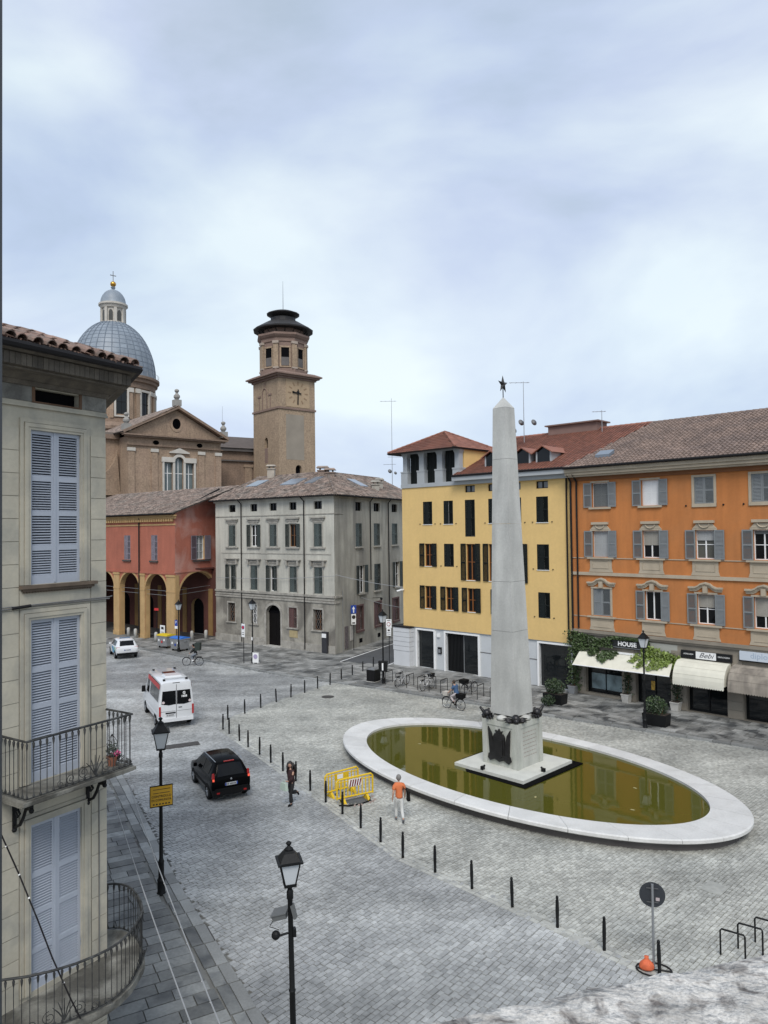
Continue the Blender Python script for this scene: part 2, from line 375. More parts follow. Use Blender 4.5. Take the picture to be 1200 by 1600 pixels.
# kerb stones
tot = 0
for a, b in zip(FARK[:-1], FARK[1:]):
    L_ = math.hypot(b[0]-a[0], b[1]-a[1]); an = math.atan2(b[1]-a[1], b[0]-a[0]); q = 0
    while q < L_-.2:
        l = min(rng.uniform(.8, 1.5), L_-q)
        x, y = a[0]+math.cos(an)*(q+l/2), a[1]+math.sin(an)*(q+l/2)
        if in_view(np.array([x]), np.array([y]), 0, 60, 60)[0][0]:
            o = put('kerb_stone', me_k, fpave, (x, y, .095), an); o.scale = (l-.012, 1, 1)
        q += l
STREET_A = (0.9, 59.3); STREET_D = (.44, .898); STREET_N = (-.898, .44)
def in_street(x, y):
    dx, dy = x-STREET_A[0], y-STREET_A[1]; t = dx*STREET_D[0]+dy*STREET_D[1]; o = dx*STREET_N[0]+dy*STREET_N[1]
    return (t > 0) & (o > .3) & (o < 5.6)
an = R(-45.0); us = np.arange(-30, 120, .53); Cs, Ls = [], []
for v in us:
    n = 190; ls = rng.uniform(.5, 1.1, n); uc = -75+np.cumsum(ls)-ls/2
    Cs.append(np.stack([uc*math.cos(an)-v*math.sin(an), uc*math.sin(an)+v*math.cos(an)], 1)); Ls.append(ls)
C = np.concatenate(Cs); Ls = np.concatenate(Ls)
ok = far_side(C[:,0], C[:,1]-.35) & (C[:,1] < 90) & ~in_street(C[:,0], C[:,1])
def behind(x, y, A, B, off=.3):
    d = np.array(B)-np.array(A); d = d/np.linalg.norm(d); nn = np.array([-d[1], d[0]]); return (x-A[0])*nn[0]+(y-A[1])*nn[1] > off
ok &= ~(behind(C[:,0], C[:,1], (3.83,57.45), (12.36,49.34), .9) & (C[:,0] > 1.5))
ok &= ~(behind(C[:,0], C[:,1], (12.71,48.75), (20.84,40.5), .5) & (C[:,0] > 12))
iv, px, py = in_view(C[:,0], C[:,1], 0, 90, 60); ok &= iv; C, Ls, px, py = C[ok], Ls[ok], px[ok], py[ok]
n = len(C); z1 = .1+rng.normal(0, .004, n)
vis = (px > 840) & (px < 1200) & (py < 1175); order = np.where(vis)[0]; order = order[np.argsort(-py[order])][:290]
mask = np.zeros(n, bool); mask[order] = True
V, Q = blocks(C[~mask], an, Ls[~mask]-.02, np.full((~mask).sum(), .5), .0, z1[~mask], inset=.012)
tag(put('slab_field', np_mesh('slab_field', V, Q, M_slabF), fpave), kind='stuff')
me_f = slab_mesh('slab', 1.0, .5, .1, M_slabF_o)
for i in order:
    o = put('slab', me_f, fpave, (C[i,0], C[i,1], z1[i]), an); o.scale = (Ls[i]-.02, 1, 1)
print('far slabs', n)
def st(t, o, z): return (STREET_A[0]+STREET_D[0]*t+STREET_N[0]*o, STREET_A[1]+STREET_D[1]*t+STREET_N[1]*o, z)
sr = tag(MB().quad(st(0,.3,.075), st(70,.3,.075), st(70,5.6,.075), st(0,5.6,.075)).obj('road', M_asphalt), kind='structure')
for o_ in (.75, 5.1):
    MB().quad(st(-1,o_,.08), st(60,o_,.08), st(60,o_+.13,.08), st(-1,o_+.13,.08)).obj('road_marking', M_white, sr)

# -------- covers and patches in the paving
M_cast = mat('cast_iron', (.05,.045,.04), .6, .15, 6, bump=.4, bscale=60)
def cover(x, y, r, label, square=False, rz=0, sx=1.0, m=None):
    b = MB()
    if square: b.box(-r*sx, r*sx, -r, r, -.02, .008); b.box(-r*sx*.9, r*sx*.9, -r*.9, r*.9, .008, .013)
    else: b.lathe([(r,-.02),(r,.008),(r*.9,.008),(r*.9,.012),(1e-4,.012)], 20)
    o = b.obj('manhole_cover', m or M_cast, None, (x, y, .008), rz); tag(o, label, 'manhole cover', 'covers in the paving')
cover(-3.86, 48.9, .42, 'round iron manhole cover in the plaza near the far bollards')
cover(-8.9, 26.2, .22, 'small square iron drain cover beside the kerb near the sign lamp', True, ka, 1.6)
cover(-5.05, 20.35, .2, 'square iron drain cover in the kerb gutter below the lamp base', True, ka, 1.9)
cover(-10.7, 38.2, .34, 'dark rectangular repair plate in the road behind the black car', True, R(25), 3.0)
cover(9.9, 22.6, .3, 'square paved manhole cover in the plaza right of the oval basin', True, R(44), 1.2, M_sett_plaza)

# ================================================================== BASIN
BC, BA = (5.64, 33.14), R(-47.45)
def ell(a, b, t): return (a*math.cos(t), b*math.sin(t))
basin = thing('oval_fountain', 'long oval fountain basin with a wide white stone rim around the obelisk', 'fountain', (BC[0], BC[1], 0), BA)
M_rim = mat('white_stone_rim', (.61,.605,.585), .55, .08, 1.0, fine=.06, orand=.08, stain=(.46,.45,.42), stain_amt=.3, stain_scale=1.2, stain_thr=.55)
M_rimside = mat('basin_wall', (.10,.09,.085), .7, .15)
NR = 26; gap = .0011
for i in range(NR):
    b = MB(); k = 6; t0 = 2*PI*i/NR+gap; t1 = 2*PI*(i+1)/NR-gap
    vs_ = []; fs = []
    for j in range(k+1):
        t = t0+(t1-t0)*j/k
        o0, o1, o2, i0 = ell(10.03, 5.27, t), ell(10.08, 5.32, t), ell(10.0, 5.24, t), ell(8.56, 4.44, t)
        vs_ += [(*i0, .30), (*i0, .5), (*o0, .5), (*o1, .46), (*o1, .36), (*o2, .31)]
        if j:
            a = (j-1)*6; c = j*6
            for q in range(6): fs.append((a+q, a+(q+1)%6, c+(q+1)%6, c+q))
    fs += [(0,1,2,3,4,5)[::-1], tuple(k*6+q for q in range(6))]
    b.add(vs_, [f[::-1] for f in fs]).obj('coping_stone', M_rim, basin)
b = MB(); n = 96
for (a0, b0, z0, z1, fl) in ((9.75, 5.0, -.03, .33, 1), (8.57, 4.45, .02, .34, -1)):
    vs_ = [(*ell(a0, b0, 2*PI*j/n), z) for z in (z0, z1) for j in range(n)]
    b.add(vs_, [((j, (j+1)%n, n+(j+1)%n, n+j) if fl > 0 else (j, n+j, n+(j+1)%n, (j+1)%n)) for j in range(n)])
b.obj('basin_wall', M_rimside, basin)
wm = bpy.data.materials.new('pond_water'); wm.use_nodes = True; nt = wm.node_tree; bs = nt.nodes['Principled BSDF']
bs.inputs['Base Color'].default_value = (.074,.072,.010,1); bs.inputs['Roughness'].default_value = .035; bs.inputs['IOR'].default_value = 1.33
tn = nt.nodes.new('ShaderNodeTexNoise'); tn.inputs['Scale'].default_value = 1.3; tn.inputs['Detail'].default_value = 3
gm = nt.nodes.new('ShaderNodeNewGeometry'); nt.links.new(gm.outputs['Position'], tn.inputs['Vector'])
bp = nt.nodes.new('ShaderNodeBump'); bp.inputs['Strength'].default_value = .04; bp.inputs['Distance'].default_value = .05
nt.links.new(tn.outputs[0], bp.inputs['Height']); nt.links.new(bp.outputs[0], bs.inputs['Normal'])
w = MB().add([(*ell(8.6, 4.48, 2*PI*j/n), .40) for j in range(n)], [tuple(range(n))]).obj('water', wm, None, (BC[0], BC[1], 0), BA); tag(w, kind='structure')

for (dx_, dy_, lb) in ((-5.3,-.6,'pale leaf floating in the left half of the pool'),(1.9,2.4,'yellow leaf floating behind the obelisk'),(3.0,-2.5,'small leaf floating near the front rim'),(6.3,-1.0,'small leaf floating in the right half of the pool'),(5.2,1.2,'dark leaf floating at the far right of the pool')):
    c_, s_ = math.cos(BA), math.sin(BA); p = (BC[0]+dx_*c_-dy_*s_, BC[1]+dx_*s_+dy_*c_, .404)
    o = MB().add([(-.09,0,0),(-.03,.05,.004),(.06,.04,.0),(.11,0,.003),(.05,-.045,.0),(-.04,-.04,.004)], [(0,5,4,3,2,1)]).obj('floating_leaf', mat('dead_leaf', (.33,.29,.14), .7, .3), None, p, rng.random()*6); tag(o, lb, 'leaf', 'leaves on the pool')

# ================================================================== OBELISK
M_ob = mat('obelisk_concrete', (.50,.50,.47), .8, .08, .9, fine=.06, stain=(.37,.37,.35), stain_amt=.6, stain_scale=.8, stain_thr=.5, streak=True, bump=.15, streak2=.08)
M_ped = mat('pedestal_stone', (.47,.475,.43), .75, .08, 1.2, fine=.05, stain=(.33,.35,.30), stain_amt=.6, stain_scale=1.4, stain_thr=.5, streak=True, streak2=.14)
M_plat = mat('platform_stone', (.55,.55,.50), .7, .08, 1.5, fine=.05)
M_bronze = mat('dark_bronze', (.022,.021,.022), .38, .25, 6, metal=.35)
ob = thing('obelisk', 'tall pale stone obelisk with bronze ornaments and a black star on top', 'monument', (5.66, 33.25, 0), R(-46)); ob.rotation_euler = (Matrix.Rotation(R(-.65),3,'Y') @ Matrix.Rotation(R(-46),3,'Z')).to_euler()
MB().box(-2.2,2.2,-2.2,2.2,.05,.425).obj('trough', mat('black_trough', (.004,.004,.004), .8, .1, spec=.05), ob)
for i in range(3):
    for j in range(3):
        x0, x1 = (-1.86, -.62, .62, 1.86)[i:i+2]; y0, y1 = (-1.86, -.62, .62, 1.86)[j:j+2]
        MB().box(x0+.004, x1-.004, y0+.004, y1-.004, .42, .56).obj('platform_slab', M_plat, ob)
pd = MB(); h = .95
pd.box(-h+.03, h-.03, -h+.03, h-.03, .56, 2.3); pd.box(-h-.0, h, -h, h, 2.3, 2.52)
for sx_ in (-1,1):
    for sy_ in (-1,1):
        pd.box(min(sx_*h, sx_*(h-.26)), max(sx_*h, sx_*(h-.26)), min(sy_*h, sy_*(h-.26)), max(sy_*h, sy_*(h-.26)), .56, 2.299)
pd.obj('pedestal', M_ped, ob)
MB().box(-.62,.62,-.62,.62,2.52,2.66).obj('plinth', M_ob, ob)
zs = [2.74, 6.42, 8.62, 11.2, 14.1, 16.42]
hw = lambda z: .665-(z-2.74)/(16.42-2.74)*(.665-.345)
for a, b_ in zip(zs[:-1], zs[1:]):
    A, B_ = hw(a+.012), hw(b_)
    MB().add([(-A,-A,a+.012),(A,-A,a+.012),(A,A,a+.012),(-A,A,a+.012),(-B_,-B_,b_),(B_,-B_,b_),(B_,B_,b_),(-B_,B_,b_)],[(0,3,2,1),(4,5,6,7),(0,1,5,4),(1,2,6,5),(2,3,7,6),(3,0,4,7)]).obj('shaft_block', M_ob, ob)
B_ = .345
MB().add([(-B_,-B_,16.43),(B_,-B_,16.43),(B_,B_,16.43),(-B_,B_,16.43),(0,0,16.95)], [(0,1,4),(1,2,4),(2,3,4),(3,0,4),(3,2,1,0)]).obj('capstone', M_ob, ob)
st_ = MB(); pts = []
for i in range(10):
    r_ = .42 if i % 2 == 0 else .15; a = PI/2+PI*i/5; pts.append((r_*math.cos(a), 17.52+r_*math.sin(a)))
vs_ = [(p[0],0,p[1]) for p in pts]+[(0,-.11,17.52),(0,.11,17.52)]
st_.add(vs_, [(i,(i+1)%10,10) for i in range(10)]+[((i+1)%10,i,11) for i in range(10)])
st_.tube([(0,0,16.9),(0,0,17.4)], .025, 6)
so = st_.obj('star', M_bronze, ob); so.rotation_euler = (0, 0, R(95))
# bronze ornaments: four corner trophies, bosses and the arms on the left face
for k in range(4):
    a = R(45+90*k); b = MB(); c = (math.cos(a)*1.12, math.sin(a)*1.12)
    b.sphere((c[0], c[1], 2.72), .19, 12); b.sphere((c[0]*1.1, c[1]*1.1, 2.63), .13, 8)
    for s2 in (-1, 1):
        p = Vector((-math.sin(a)*s2, math.cos(a)*s2, 0))
        for q in range(3):
            base = Vector((c[0], c[1], 2.6)) - Vector((c[0], c[1], 0))*.1*q + p*.12
            b.tube([base, base+p*.22+Vector((0,0,.02+.03*q)), base+p*(.36+.03*q)+Vector((0,0,-.02+.05*q))], [.07,.055,.012], 5)
        b.sphere(tuple(Vector((c[0],c[1],2.6))+p*.3), .08, 7)
    if k != 3:
        o_ = Vector((math.cos(a), math.sin(a), 0))
        b.tube([Vector((c[0],c[1],2.62)), Vector((c[0],c[1],2.8))+o_*.14, Vector((c[0],c[1],3.02))+o_*.3], [.1,.09,.05], 6)
        b.tube([Vector((c[0],c[1],2.62)), Vector((c[0],c[1],2.95))-o_*.1], [.08,.05], 6)
    b.obj('corner_trophy', M_bronze, ob, smooth=True)
for k in range(4):
    a = PI/2*k
    MB().sphere((math.cos(a)*.74, math.sin(a)*.74, 2.62), .24, 10, sz=.55).obj('stone_boss', M_ob, ob, smooth=True)
em = MB()      # coat of arms with flags, on the face that looks to the camera's left (local -y face turned): face -x
def on_face(p): return (p[0], -h+.03-.035-p[2], p[1])
def poly(pts, d0=0.0, d1=.05):
    f = [on_face((x, z, d0-.03)) for x, z in pts]; g_ = [on_face((x, z, d1)) for x, z in pts]; n_ = len(pts)
    em.add(f+g_, [tuple(range(n_, 2*n_))]+[(i, (i+1)%n_, n_+(i+1)%n_, n_+i) for i in range(n_)])
poly([(-.27,.95),(-.30,1.85),(-.22,1.98),(.22,1.98),(.30,1.85),(.27,.95),(.12,.82),(-.12,.82)], 0, .07)
poly([(-.2,1.05),(-.22,1.75),(.22,1.75),(.2,1.05),(0,.92)], .07, .11)
poly([(-.52,.95),(-.6,2.22),(-.42,1.95),(-.27,1.35),(-.25,1.0)], 0, .045); poly([(.52,.95),(.25,1.0),(.27,1.35),(.42,1.95),(.6,2.22)], 0, .045)
poly([(-.62,.86),(-.58,1.05),(-.3,1.1),(.3,1.1),(.58,1.05),(.62,.86),(.5,.74),(.25,.85),(0,.76),(-.25,.85),(-.5,.74)], 0, .06)
poly([(-.12,1.98),(-.2,2.12),(-.06,2.08),(0,2.2),(.06,2.08),(.2,2.12),(.12,1.98)], 0, .06)
em.obj('coat_of_arms', M_bronze, ob)
ins = MB()                                     # worn cut inscription lines on the right face
for r_ in range(7):
    x = -.5+rng.random()*.05
    while x < .46:
        l = rng.uniform(.06, .17); ins.box(h-.032, h-.024, x, min(x+l, .52), 1.02+.17*r_, 1.055+.17*r_); x += l+.05
tag(ins.obj('worn_inscription', mat('cut_letter', (.31,.27,.24), .8, .1), ob), kind='stuff')
for p_ in ((-.3,-1.8),(1.8,-.3)):
    MB().box(p_[0]-.07, p_[0]+.07, p_[1]-.07, p_[1]+.07, .56, .70).tube([(p_[0],p_[1],.62),(p_[0]*.93,p_[1]*.93,.72)], .045, 8).obj('spotlight', M_iron, ob)
# ================================================================== FACADE KIT  (x = along the facade, y = into the house, z = up)
def wall(name, parent, F, u0, u1, z0, z1, holes, th, m, m_rev=None, top=None):
    """holes: (u0,u1,z0,z1,rise) rise>0 = arched head; top(u) gives a sloping top edge"""
    b = MB(); us = sorted({u0, u1, *[h[0] for h in holes], *[h[1] for h in holes]}); zs = sorted({z0, z1, *[h[2] for h in holes if h[2] > z0], *[h[3] for h in holes]})
    for a, c in zip(us[:-1], us[1:]):
        for d, e in zip(zs[:-1], zs[1:]):
            mu, mz = (a+c)/2, (d+e)/2
            if any(h[0] < mu < h[1] and h[2] < mz < h[3] for h in holes): continue
            if top is not None and e == z1: b.add([(a,0,d),(c,0,d),(c,0,top(c)),(a,0,top(a))], [(0,1,2,3)])
            else: b.add([(a,0,d),(c,0,d),(c,0,e),(a,0,e)], [(0,1,2,3)])
    for h in holes:
        a, c, d, e = h[:4]; rise = h[4] if len(h) > 4 else 0; sp = e-rise
        b.add([(a,0,d),(a,0,sp),(a,th,sp),(a,th,d)], [(0,1,2,3)], 1); b.add([(c,0,d),(c,th,d),(c,th,sp),(c,0,sp)], [(0,1,2,3)], 1)
        if d > z0: b.add([(a,0,d),(a,th,d),(c,th,d),(c,0,d)], [(0,1,2,3)], 1)
        if not rise: b.add([(a,0,e),(c,0,e),(c,th,e),(a,th,e)], [(0,1,2,3)], 1)
        else:
            n = 14; P = [((a+c)/2-(c-a)/2*math.cos(PI*i/n), sp+rise*math.sin(PI*i/n)) for i in range(n+1)]
            for p, q in zip(P[:-1], P[1:]):
                b.add([(p[0],0,p[1]),(q[0],0,q[1]),(q[0],0,e),(p[0],0,e)], [(0,1,2,3)])
                b.add([(p[0],0,p[1]),(p[0],th,p[1]),(q[0],th,q[1]),(q[0],0,q[1])], [(0,3,2,1)], 1)
    return b.obj(name, [m, m_rev or m], parent, M=F)
_cache = {}
def cached(key, fn):
    if key not in _cache: _cache[key] = fn()
    return _cache[key]
def T(u, y, z, a=0): return Matrix.Translation((u, y, z)) @ Matrix.Rotation(a, 4, 'Z')
def leaf_mesh(w, h, m, mids=1, pitch=.07, slats=True):
    def f():
        b = MB(); s = min(.07, w*.14); t = .02
        b.box(0, s, -t, t, 0, h); b.box(w-s, w, -t, t, 0, h)
        rails = [0.0]+[h*(i+1)/(mids+1)-s/2 for i in range(mids)]+[h-s]
        for z in rails: b.box(s, w-s, -t, t, z, z+s)
        for a, c in zip(rails[:-1], rails[1:]):
            if slats:
                n = max(2, int((c-a-s)/pitch)); p = (c-a-s)/n
                for i in range(n):
                    z = a+s+p*i
                    b.add([(s,-t*.8,z+p*.1),(w-s,-t*.8,z+p*.1),(w-s,t*.8,z+p*1.0),(s,t*.8,z+p*1.0)], [(0,1,2,3)])
            else: b.box(s, w-s, -t*.4, t*.4, a+s, c)
        return b.mesh('shutter', m)
    return cached(('leaf', round(w,3), round(h,3), m.name, mids, slats), f)
def frame_mesh(w, h, m, mull=1, trans=1, bar=.05):
    def f():
        b = MB()
        b.box(0, bar, 0, .05, 0, h); b.box(w-bar, w, 0, .05, 0, h); b.box(bar, w-bar, 0, .05, 0, bar); b.box(bar, w-bar, 0, .05, h-bar, h)
        for i in range(mull): x = w*(i+1)/(mull+1); b.box(x-.035, x+.035, -.004, .046, bar, h-bar)
        for i in range(trans): z = h*(i+1)/(trans+1); b.box(bar, w-bar, .004, .044, z-.02, z+.02)
        return b.mesh('window', m)
    return cached(('frame', round(w,3), round(h,3), m.name, mull, trans), f)
def pane_mesh(w, h, m=None):
    m = m or M_glass
    return cached(('pane', round(w,3), round(h,3), m.name), lambda: MB().box(.02, w-.02, .055, .075, .02, h-.02).mesh('pane', m))
def window(par, F, u0, u1, z0, z1, depth=.18, fm=None, mull=1, trans=1, sh=None, state=None, sw=None, angs=(0,0), blind=0, blind_m=None, pane_m=None, mids=1, slats=True, name='window'):
    """state: 'closed' shutters, 'open' (folded back on the wall), 'half', None"""
    w, h = u1-u0, z1-z0
    o = put(name, frame_mesh(w, h, fm or M_white, mull, trans), par, M=F @ T(u0, depth, z0))
    put('pane', pane_mesh(w, h, pane_m), o)
    if blind:
        def f():
            b = MB(); n = int(h*blind/.06)
            for i in range(n): zz = h-.05-.06*i; b.add([(.05,-.035,zz-.055),(w-.05,-.035,zz-.055),(w-.05,-.02,zz),(.05,-.02,zz)], [(0,1,2,3)])
            return b.mesh('blind', blind_m or M_white)
        put('blind', cached(('bl', round(w,3), round(h,3), blind, (blind_m or M_white).name), f), o)
    if sh is not None and state:
        lw = sw or w/2-.004
        me = leaf_mesh(lw, h+.04, sh, mids, slats=slats)
        for side in (0, 1):
            stt = state if isinstance(state, str) else state[side]
            if stt is None: continue
            x = 0 if side == 0 else w
            if stt == 'closed': a = angs[side] if side == 0 else PI-angs[side]; y = -depth+.03; 
            elif stt == 'open': a = PI+R(4) if side == 0 else -R(4); y = -depth-.045
            else: a = -R(75) if side == 0 else PI+R(75); y = -depth-.03
            put('shutter', me, o, M=T(x, y, -.02, a))
    return o
def sill(par, F, u0, u1, z, m, d=.12, h=.08, name='sill'):
    return put(name, cached(('sill', round(u1-u0,3), d, h, m.name), lambda: MB().box(0, u1-u0, -d, .05, -h, 0).mesh(name, m)), par, M=F @ T(u0, 0, z))
def band(name, par, F, u0, u1, z0, z1, d, m, d2=None):
    b = MB().box(u0, u1, -d, .02, z0, z1)
    if d2: b.box(u0, u1, -d2, .02, z1, z1+(z1-z0)*.5)
    return b.obj(name, m, par, M=F)
def pipe(par, F, u, z0, z1, r=.055, y=-.09, m=None, name='drainpipe', elbow=None):
    p = [(u, y, z0), (u, y, z1)]
    if elbow: p += [(u+elbow[0], y+elbow[1], z1+elbow[2])]
    return MB().tube(p, r, 8).obj(name, m or M_pipe, par, M=F, smooth='auto')
def tile_field(name, par, P, m, tw=.22, tl=.36, arch=.05, under=None, kind='stuff', thick=.10, flat=False, jitter=.01):
    """P: coplanar polygon, first edge = eave (left to right seen from outside). Rows of half-round tiles as real pieces."""
    P = [Vector(p) for p in P]; ex = (P[1]-P[0]).normalized(); nrm = ex.cross(P[2]-P[0]).normalized(); ey = nrm.cross(ex)
    if nrm.z < 0: nrm = -nrm; ey = -ey
    Q = np.array([((p-P[0]).dot(ex), (p-P[0]).dot(ey)) for p in P])
    x0, x1, y0, y1 = Q[:,0].min(), Q[:,0].max(), Q[:,1].min(), Q[:,1].max()
    nx, ny = int((x1-x0)/tw), max(1, int((y1-y0)/tl)); tw_ = (x1-x0)/nx; tl_ = (y1-y0)/ny
    gx, gy = np.meshgrid(x0+tw_*(np.arange(nx)+.5), y0+tl_*(np.arange(ny)+.5)); C = np.stack([gx.ravel(), gy.ravel()], 1)
    ins = np.zeros(len(C), bool)
    for i in range(len(Q)):
        a, b_ = Q[i], Q[(i+1) % len(Q)]
        cond = (a[1] > C[:,1]) != (b_[1] > C[:,1])
        with np.errstate(divide='ignore', invalid='ignore'): xi = (b_[0]-a[0])*(C[:,1]-a[1])/(b_[1]-a[1])+a[0]
        ins ^= cond & (C[:,0] < xi)
    C = C[ins]; n = len(C)
    if n:
        k = 3 if flat else 5
        prof = np.array([[-.5,.0],[-.1,.004],[.5,.028]])*[1, 1] if flat else np.array([[-.5+i/4.0, arch*math.sin(PI*i/4.0)] for i in range(5)])
        jx = rng.normal(0, jitter, (n,1)); jy = rng.normal(0, jitter, (n,1)); jz = rng.normal(0, jitter*.5, (n,1))
        def row(yy, zz, sc):
            lx = C[:,0:1]+prof[None,:,0]*tw_*sc+jx; ly = np.repeat(C[:,1:2]+yy*tl_+jy, k, 1); lz = prof[None,:,1]+zz+jz
            return lx[...,None]*np.array(ex)+ly[...,None]*np.array(ey)+lz[...,None]*np.array(nrm)+np.array(P[0])
        V = np.concatenate([row(-.58,.012,.98), row(-.58,.055,1.0), row(.5,.018,.86)], 1).reshape(-1,3)
        q = [[i, i+1, k+i+1, k+i] for i in range(k-1)]+[[k+i, k+i+1, 2*k+i+1, 2*k+i] for i in range(k-1)]
        Qf = ((np.arange(n)*3*k)[:,None,None]+np.array(q)[None]).reshape(-1,4)
        o = tag(put(name, np_mesh(name, V, Qf, m), par), kind=kind)
        o.matrix_parent_inverse = par.matrix_basis.inverted() if par else Matrix()
    if under:
        b = MB(); lo = [tuple(p-nrm*thick) for p in P]; hi = [tuple(p+nrm*.005) for p in P]; nn = len(P)
        b.add(lo+hi, [tuple(reversed(range(nn))), tuple(range(nn, 2*nn))]+[(i,(i+1)%nn,nn+(i+1)%nn,nn+i) for i in range(nn)])
        u = b.obj('roof', under, par); u.matrix_parent_inverse = par.matrix_basis.inverted()
        if n: o.parent = u; o.matrix_parent_inverse = Matrix()
        return u
    return o
def upd(): bpy.context.view_layer.update()
def W(F, u, y, z): return tuple(F @ Vector((u, y, z)))
def ridge_caps(par, a, b, m, r=.12):
    a, b = Vector(a), Vector(b); n = max(1, int((b-a).length/.4)); d = (b-a)/n; B = MB()
    for i in range(n): B.tube([a+d*i, a+d*(i+1.08)], [r, r*.8], 7)
    o = B.obj('ridge_tiles', m, par); o.matrix_parent_inverse = par.matrix_basis.inverted(); tag(o, kind='stuff'); return o
def antenna(x, y, z, h, label, arms, dish=None):
    o = thing('antenna', label, 'antenna', (x, y, z), 0, 'aerials on the roofs')
    MB().tube([(0,0,-.6),(0,0,h)], [.035,.02], 5).obj('mast', M_galv, o)
    b = MB()
    for (zz, l, an) in arms:
        c, s = math.cos(an), math.sin(an); b.tube([(-c*l*.3,-s*l*.3,zz),(c*l*.7,s*l*.7,zz)], .018, 4)
        for q in (-.2, .1, .35, .6):
            b.tube([(c*l*q+s*.22, s*l*q-c*.22, zz),(c*l*q-s*.22, s*l*q+c*.22, zz)], .012, 4)
    b.obj('aerial', M_galv, o)
    for (dx, dz, r_) in (dish or []):
        d = MB(); d.lathe([(1e-4,0),(r_*.5,.03),(r_,.11)], 12); q = d.obj('dish', mat('dish_grey', (.2,.2,.2), .6, .1), o, smooth=True)
        q.matrix_local = Matrix.Translation((dx, -.1, dz)) @ Matrix.Rotation(R(70), 4, 'X') @ Matrix.Rotation(R(25), 4, 'Y')
    return o
M_tile_old = mat('old_roof_tile', (.225,.17,.14), .85, .2, .8, island=.45, stain=(.13,.115,.10), stain_amt=.7, stain_scale=.8, stain_thr=.5)
M_tile_red = mat('red_flat_tile', (.285,.12,.08), .75, .12, .6, island=.22, stain=(.21,.095,.07), stain_amt=.5, stain_scale=.5)
M_tile_brown = mat('brown_pink_tile', (.205,.148,.12), .8, .15, .7, island=.2, stain=(.13,.10,.09), stain_amt=.5, stain_scale=.6)
M_tile_near = mat('near_roof_tile', (.25,.16,.125), .85, .25, 3, orand=.3, fine=.2, stain=(.12,.10,.085), stain_amt=.7, stain_scale=3, stain_thr=.5, bump=.3)
M_roofunder = mat('roof_underside', (.05,.042,.036), .9, .15)
M_skyl = mat('skylight_glass', (.17,.20,.235), .15, .05, spec=.4)
# ================================================================== GREY PALAZZO (middle)
I4 = Matrix()
GA, GB, GC = (-17.19,75.05), (-4.43,65.02), (0.97,76.02)
F1, a1, L1 = FR(GA, GB); F2w, a2, L2 = FR(GB, GC); L2 = 19.0
grey = thing('palazzo', 'weathered grey corner palazzo with green shutters and an arched dark doorway', 'building', (GA[0], GA[1], 0), a1)
FB = I4; FC = F1.inverted() @ F2w
M_gp = mat('grey_plaster', (.50,.485,.425), .9, .09, .5, fine=.05, stain=(.31,.30,.265), stain_amt=.6, stain_scale=.32, stain_thr=.5, streak=True, streak2=.10)
M_gp2 = mat('grey_plaster_dirty', (.33,.31,.265), .9, .14, .6, fine=.06, stain=(.12,.11,.095), stain_amt=.75, stain_scale=.5, stain_thr=.47, streak2=.12)
M_gside = mat('grey_side_plaster', (.39,.375,.325), .9, .12, .5, fine=.05, stain=(.17,.16,.145), stain_amt=.7, stain_scale=.35, stain_thr=.47, streak=True, streak2=.14)
M_gtrim = mat('grey_trim', (.36,.34,.30), .85, .15, 1.5, fine=.1, stain=(.17,.16,.14), stain_amt=.6, stain_scale=1.5)
M_shg = mat('grey_green_shutter', (.07,.088,.083), .6, .12, 1.5)
M_shg2 = mat('dark_green_shutter', (.032,.042,.038), .6, .12, 1.5)
M_maroon = mat('maroon_shutter', (.10,.05,.045), .65, .15)
UL = [(2.07,3.08),(5.28,6.25),(7.98,8.96),(10.64,11.58),(13.78,14.78)]
GR = [(1.9,2.97),(5.25,6.15),(10.5,11.55),(13.62,14.76)]
hl = [(u0,u1,12.93,13.64) for u0,u1 in UL]+[(u0,u1,9.54,11.62) for u0,u1 in UL]+[(u0,u1,5.32,7.68) for u0,u1 in UL]
wall('wall', grey, FB, 0, L1, 5.0, 14.15, hl, .28, M_gp)
wall('wall', grey, FB, 0, L1, 0, 5.0, [(u0,u1,2.05,3.9) for u0,u1 in GR]+[(7.45,9.4,0,4.0,.75)], .4, M_gp2)
UR = [(4.0,5.25),(7.75,9.1),(11.83,13.2)]
hr = [(a,b,12.8,13.62) for a,b in UR]+[(a,b,9.44,11.63) for a,b in UR]+[(4.55,5.7,5.07,7.65),(7.75,9.15,5.07,7.65),(12.4,13.6,5.07,7.65)]+[(a,b,1.65,3.86) for a,b in UR]
wall('wall', grey, FC, 0, L2, 0, 14.15, hr, .28, M_gside)
# hidden sides
b = MB(); q0 = F1.inverted() @ Vector((*GA,0)); e1 = FC @ Vector((L2,0,0)); bk = Vector((0,14,0))
b.quad((0,0,0),(0,0,14.1),(0,16,14.1),(0,16,0)).quad((0,16,0),(0,16,14.1),(e1.x,e1.y,14.1),(e1.x,e1.y,0)).obj('back_wall', M_gside, grey)
